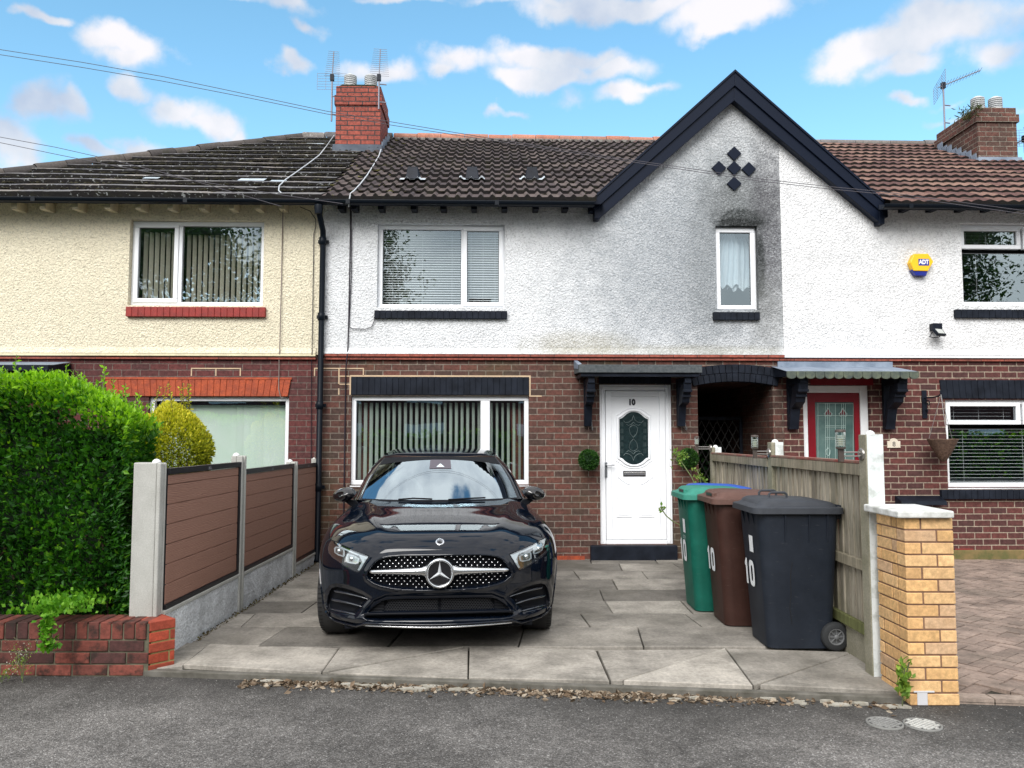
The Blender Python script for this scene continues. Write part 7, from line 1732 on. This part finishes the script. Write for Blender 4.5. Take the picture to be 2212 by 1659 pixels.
for s in (1, -1):
    m = MB(); patch(m, HLt, -.0105, s); hl = m.build('headlight', M_gloss, CAR)
    m = MB()
    patch(m, [(1641, 988), (1668, 984), (1720, 965), (1716, 978), (1676, 996), (1700, 1045), (1724, 1090), (1712, 1098), (1690, 1070), (1662, 1025)], -.004, s)
    patch(m, [(1716, 966), (1780, 938), (1850, 905), (1872, 896), (1872, 908), (1800, 942), (1722, 978)], -.004, s)
    patch(m, [(1830, 925), (1868, 905), (1898, 900), (1912, 915), (1908, 950), (1880, 972), (1838, 988), (1826, 975)], -.0065, s)
    patch(m, [(1712, 1000), (1760, 972), (1806, 962), (1816, 975), (1818, 1018), (1800, 1034), (1742, 1046), (1722, 1035)], -.0065, s)
    m.build('daytime_light', M_drl, hl)
    m = MB(); patch(m, [(1840, 930), (1872, 915), (1896, 912), (1900, 945), (1874, 962), (1842, 974)], -.0045, s); patch(m, [(1726, 1006), (1764, 982), (1800, 974), (1806, 1012), (1792, 1024), (1742, 1034)], -.0045, s)
    m.build('projector', M_ref2, hl)
    m = MB()
    for (cx, cy, r) in ((1868, 938, .016), (1768, 1004, .019)):
        p = SP(cx, cy, -.002); m.lathe([(r, 0), (r*.85, -.006), (r*.5, -.010), (0, -.012)], (s*p.x, p.y, p.z), (0, 1, 0), 16)
    for k in range(4): strip(m, [(1730+k*20, 984-k*4), (1732+k*20, 1032-k*2)], .0018, -.003, s)
    m.build('reflector', M_refl, hl)
    m = MB(); patch(m, HLt, .0015, s); m.build('lens', M_lens, hl)
    m = MB(); strip(m, HLt+[HLt[0]], .0022, .0, s); m.build('lamp_seal', M_cblk, hl)
    # blades of the side intakes
    m = MB()
    for (a, b, th) in (((1636, 1332), (1925, 1262), 16), ((1678, 1392), (1945, 1330), 16), ((1740, 1446), (1950, 1405), 12)):
        T, B = [], []
        for f in np.linspace(0, 1, 12):
            X = a[0]+(b[0]-a[0])*f; Y = a[1]+(b[1]-a[1])*(f**.85); tk = th*(.25+.75*math.sin(f*PI*.55))
            p0 = SP(X, Y-tk*.3, -.004-.018*f); p1 = SP(X, Y+tk*.7, -.034); T.append((s*p0.x, p0.y, p0.z)); B.append((s*p1.x, p1.y, p1.z))
        T2 = [(x, y+.03, z+.004) for x, y, z in T]
        m.grid([T2, T, B]); 
    m.build('intake_blades', mat('intake_blade', (.025, .03, .04), .25, spec=.8, coat=1), CAR)
    m = MB(); p = SP(1700, 1362, -.02); m.lathe([(.009, 0), (.009, -.004), (0, -.005)], (s*p.x, p.y, p.z), (0, 1, 0), 12); m.build('parking_sensor', M_cblk, CAR)
# lower mesh and splitter
m = MB()
for r in range(7):
    Y = 1345+r*13.5
    for c in range(-26, 27):
        X = 1083+c*21+(10.5 if r % 2 else 0)
        if abs(X-1083) > 430-(0 if r > 2 else 25) or abs(X-1083) < 18: continue
        sgn = 1 if X >= 1083 else -1; Xr = 1083+abs(X-1083)
        hexp = [SP(Xr+10*math.cos(k*PI/3), Y+8*math.sin(k*PI/3)) for k in range(7)]; m.tube([(sgn*p.x, p.y+.045, p.z) for p in hexp], .0017, 4, caps=False)
for Y in range(1348, 1434, 12):
    for s in (1, -1):
        P = [SP(X, Y) for X in (1520, 1570, 1540+ (Y-1340)*1.1+20)]
        m.tube([(s*p.x, p.y+.04, p.z) for p in P], .002, 4)
m.build('intake_mesh', mat('mesh_black', (.012, .013, .016), .5), CAR)
m = MB(); P = []
for X in np.linspace(1083, 1660, 16):
    f = (X-1083)/577; P.append(SP(X, 1447+(-2)*f, .012))
for s in (1, -1): pass
Pf = [(-p.x, p.y+.008, p.z) for p in P[::-1]]+[(p.x, p.y+.008, p.z) for p in P[1:]]; m.tube(Pf, .009, 8); m.build('intake_lip', M_cblk, CAR)
m = MB(); P = []
for X in np.linspace(1083, 1650, 18):
    f = (X-1083)/567; P.append(SP(X, 1543-24*f**1.8, .012))
Pf = [(-p.x, p.y, p.z) for p in P[::-1]]+[(p.x, p.y, p.z) for p in P[1:]]; k_ = len(Pf); m.tube(Pf, [.002+.0055*math.sin(PI*(i+.5)/k_)**.5 for i in range(k_)], 8); m.build('splitter_trim', M_chr, CAR)
m = MB(); P = []
for X in list(np.linspace(1083, 1650, 12))+[1720, 1800, 1880, 1925, 1950]:
    Y = 1530-24*((X-1083)/567)**1.8 if X <= 1650 else {1720: 1522, 1800: 1508, 1880: 1480, 1925: 1450, 1950: 1410}[X]
    P.append(SP(X, Y, .010))
Pf = [(-p.x, p.y, p.z) for p in P[::-1]]+[(p.x, p.y, p.z) for p in P[1:]]; m.tube(Pf, .009, 8); m.build('front_lip', M_paint, CAR)
# shut lines of the bonnet
m = MB()
for s in (1, -1): strip(m, [(1083+770, 800), (1083+745, 815), (1083+690, 824), (1083+620, 829), (1083+500, 829), (1083+350, 826), (1083+150, 823), (1083, 822)], .0022, -.001, s)
m.build('bonnet_gap', M_cblk, CAR)
# ---- glasshouse
def WS(s, t, lift=0):
    a = abs(s); xb, xt = .652, .497; x = s*(xb+(xt-xb)*t+.018*math.sin(PI*t))
    y = (1.0+.24*a**2.4)*(1-t)+(1.62+.16*a**2.4)*t; z = (.985-.002*a)*(1-t)+(1.333-.012*a*a)*t+.006*math.sin(PI*t)
    return Vector((x, y, z))+Vector((0, -.42, .9))*lift
m = MB(); m.grid([[WS(s/14, t/14) for s in range(-14, 15)] for t in range(15)]); m.build('windscreen', M_wscr, CAR)
def tf(s): return .93-.12*abs(s)**2
m = MB(); m.grid([[WS(s/20, tf(s/20)+(1-tf(s/20))*t/4, .002) for s in range(-20, 21)] for t in range(5)]); m.build('shade_band', M_cblk, CAR)
m = MB(); m.grid([[WS(s/14, .0+.035*t, .002) for s in range(-14, 15)] for t in range(2)]); m.build('scuttle', M_cblk, CAR)
# camera housing
m = MB(); m.grid([[WS(s*.034, tt_, .003) for s in range(-5, 6)] for tt_ in (.70, .76, .84, .92)]); m.build('camera_housing', mat('housing_grey', (.09, .08, .10), .4), CAR)
m = MB(); a_, b_, c_ = WS(-.01, .80, .005), WS(.10, .72, .005), WS(-.10+.0, .72, .005); m.add([WS(0, .82, .005), WS(.065, .735, .005), WS(-.065, .735, .005)], [(0, 1, 2)]); m.build('camera_window', mat('pale_window', (.6, .7, .72), .3), CAR)
# pillars
OR = [(678, 548, 1.40), (645, 470, 1.52), (585, 350, 1.70), (525, 262, 1.86), (466, 202, 2.0), (420, 165, 2.12)]
for s in (1, -1):
    O = []
    for off, Y, y in OR: x, z = loc(1083+off, Y, y); O.append(Vector((x, y, z)))
    n = 16; P = []
    for i in range(n+1):
        t = i/n; f = t*(len(O)-1); k = min(int(f), len(O)-2); o = O[k].lerp(O[k+1], f-k); g_ = WS(1, t); a = Vector((g_.x, g_.y, g_.z)); mdl = a.lerp(o, .5)+Vector((.010, -.012, .010)); P.append([(s*v.x, v.y, v.z) for v in (a+Vector((-.006, .012, -.012)), a, a.lerp(mdl, .25)+Vector((0, 0, .003)), mdl, o, o+Vector((-.015, .05, -.02)))])
    m = MB(); m.grid(P, flip=(s < 0)); m.build('pillar', M_paint, CAR)
# roof and sides
def zc(y): return float(cubic(np.array([1.45, 1.62, 1.90, 2.2, 2.6, 3.1, 3.6, 4.0, 4.25]), np.array([1.29, 1.333, 1.368, 1.388, 1.398, 1.388, 1.352, 1.295, 1.24]), np.array([y]))[0])
P = []
for i in range(22):
    y = 1.62+(4.15-1.62)*(i/21)**1.1
    wv = .497+.055*min(1, (y-1.62)/.5); wv *= 1-.10*max(0, (y-3.0)/1.2)
    z = zc(y); row_ = []
    for j in range(-12, 13):
        f = j/12; a = abs(f); yy = y+.16*a**2.4*max(0, 1-(i/6.)); x = f*wv
        row_.append((x, yy, z-.016*a*a-(.05*max(0, (a-.80)/.2)**2 if i > 2 else 0)))
    P.append(row_)
m = MB(); m.grid(P); m.build('roof', M_paint, CAR)
for s in (1, -1):
    G1, G2 = [], []
    for i in range(16):
        y = 1.55+(4.1-1.55)*i/15; zt = min(zc(max(1.95, y))-.060, .975+(y-1.40)*.66); wv = (.507+.045*min(1, max(0, (y-1.77)/.5)))*(1-.10*max(0, (y-3.0)/1.2)); f = (1.33-zt)/.36
        xt_ = wv+.0+.19*max(0, f)
        G1.append([(s*xt_, y, zt), (s*(.78-.09*max(0, (y-3.2))), y, .955)])
    m = MB(); m.grid(G1, flip=(s < 0)); m.build('side_glass', M_gloss, CAR)
m = MB(); wv = .5; m.grid([[(f*.48, 4.12, zc(4.12)) for f in np.linspace(-1, 1, 9)], [(f*.66, 4.30, .97) for f in np.linspace(-1, 1, 9)]], flip=True); m.build('rear_window', M_gloss, CAR)
# mirrors, wipers, steering wheel, seats
for s in (1, -1):
    xm, zm = .79, 1.034; m = MB(); P = []
    for i in range(13):
        a = math.radians(-90+180*i/12); r_ = math.cos(a)**.75 if abs(math.cos(a)) > 1e-3 else .001; yo = math.sin(a)
        P.append([(s*(xm+.098*r_*math.cos(b)*(1-.0*yo)+.0), 1.22+.075*yo+.02*math.cos(b), zm+.060*r_*math.sin(b)+.018*r_*math.cos(b)*(-1 if math.sin(b) > 0 else .4)*0-.014*math.cos(b)*r_) for b in [k*PI/10 for k in range(21)]])
    m.grid(P, flip=(s > 0)); mr = m.build('wing_mirror', M_gloss, CAR)
    m = MB(); m.prism([(s*.66, .945), (s*.70, .985), (s*.76, .99), (s*.80, .985), (s*.75, .945), (s*.69, .915)], 1.22, 1.27); m.build('mirror_arm', M_cblk, mr, bevel=.006)
m = MB()
for pts in (((-.52, .02), (-.33, .045), (-.10, .030)), ((.57, .04), (.38, .035), (.20, .022), (.10, .015))):
    P = [WS(a/1.0, t, .012) for a, t in pts]; m.tube(P, .007, 6)
m.build('wiper', M_cblk, CAR)
m = MB(); m.tube([(-.34+.18*math.cos(a), 1.75+.05*math.sin(a), .98+.17*math.sin(a)) for a in [k*PI/16 for k in range(33)]], .014, 8); m.box(-.40, -.28, 1.76, 1.80, .93, 1.02); m.build('steering_wheel', mat('grey_leather', (.15, .16, .17), .5), CAR)
m = MB(); m.box(-.66, .66, 1.25, 1.75, .88, .955); m.box(-.66, .66, 1.3, 4.0, .5, .7); m.build('dashboard', mat('dash_grey', (.05, .055, .06), .8), CAR, bevel=.03)
m = MB()
for x in (-.34, .34): m.box(x-.24, x+.24, 2.35, 2.5, .6, 1.12); m.box(x-.12, x+.12, 2.38, 2.46, 1.12, 1.26)
m.build('seats', mat('seat_fabric', (.03, .03, .033), .9), CAR, bevel=.03)
# ================================================================= ACROSS THE ROAD (seen in the window glass and the paintwork)
def tree(name, label, x, y, h, r, seed, n=9000):
    t = thing(name, label, 'tree', 'trees mirrored in the window glass', (x, y, 0)); r_ = np.random.default_rng(seed); m = MB(); rr_ = random.Random(seed)
    m.tube([(x, y, 0), (x+.1, y, h*.3), (x-.1, y, h*.55), (x, y, h*.8)], [.25, .2, .12, .05], 10)
    C_ = []
    for k in range(14):
        a = rr_.uniform(0, 6.28); f = rr_.uniform(.35, .8); e = Vector((x+r*.75*math.cos(a)*rr_.uniform(.4, 1), y+r*.75*math.sin(a)*rr_.uniform(.4, 1), h*rr_.uniform(.5, .95))); m.tube([(x, y, h*f*.7), e], [.09, .02], 6); C_.append(e)
    m.build('trunk', mat('bark', (.10, .08, .06), .95), t)
    P = []; 
    for _ in range(n): c = C_[rr_.randrange(len(C_))]; d = Vector((rr_.gauss(0, 1), rr_.gauss(0, 1), rr_.gauss(0, .8))); P.append(tuple(c+d*r*.22))
    P = np.array(P); leaves(P, r_.normal(0, 1, P.shape), .15, r_.uniform(0, 1, n), 'crown', M_tl, t, aspect=.7)
M_tl = leaf_mat('tree_leaf', (.015, .05, .01), (.04, .10, .02), (.08, .16, .03))
for k_, (tx, ty, th_, lb_) in enumerate(((-13.5, -15, 14, 'tall leafy tree mirrored in the right half of the upper left window'), (-6.5, -14, 12.5, 'leafy tree mirrored in the left of the upper middle window'), (20, -15, 14, 'tall tree mirrored in the windows at the right'))):
    tree('broadleaf_tree', lb_, tx, ty, th_, 3.6, k_+1, 22000)
oh = thing('opposite_house', 'brick house across the road mirrored in the window glass', 'house', 'houses mirrored in the window glass', (0, -17, 0))
m = MB(); m.box(-4.4, 4.4, -24, -17, 0, 5); m.build('wall', M_brickL, oh)
m = MB(); m.prism([(-24.3, 5), (-16.7, 5), (-20.5, 7.6)], -4.5, 4.5, axis='x'); m.build('roof', M_tile8, oh)
m = MB(); m.box(-.5, .5, -21, -20, 6.5, 8.6); m.build('chimney', M_brickCh8, oh)
m = MB()
for x in (-2.6, 2.6): m.box(x-.8, x+.8, -17.02, -16.98, 3.1, 4.3); m.box(x-.9, x+.9, -17.02, -16.98, .8, 2.2)
m.build('window', M_upvc, oh)
ohg = thing('opposite_hedge', 'long garden hedge across the road mirrored in the ground floor windows', 'hedge', None, (0, -9, 0))
n = 16000; P = np.stack([RNG.uniform(-26, 26, n), RNG.uniform(-9.3, -8.8, n), RNG.uniform(0, 1.75, n)], 1); leaves(P, RNG.normal(0, 1, P.shape), .16, RNG.uniform(0, 1, n), 'leaves', M_hedge, ohg, aspect=.7)
m = MB(); m.box(-26, 26, -9.6, -9.1, 0, 1.6); m.build('branches', mat('opposite_core', (.01, .03, .01), 1.), ohg)
recentre()
for x_ in (-27, -18, -9, 9, 18, 27):
    c_ = copy_tree(oh); c_.location.x += x_
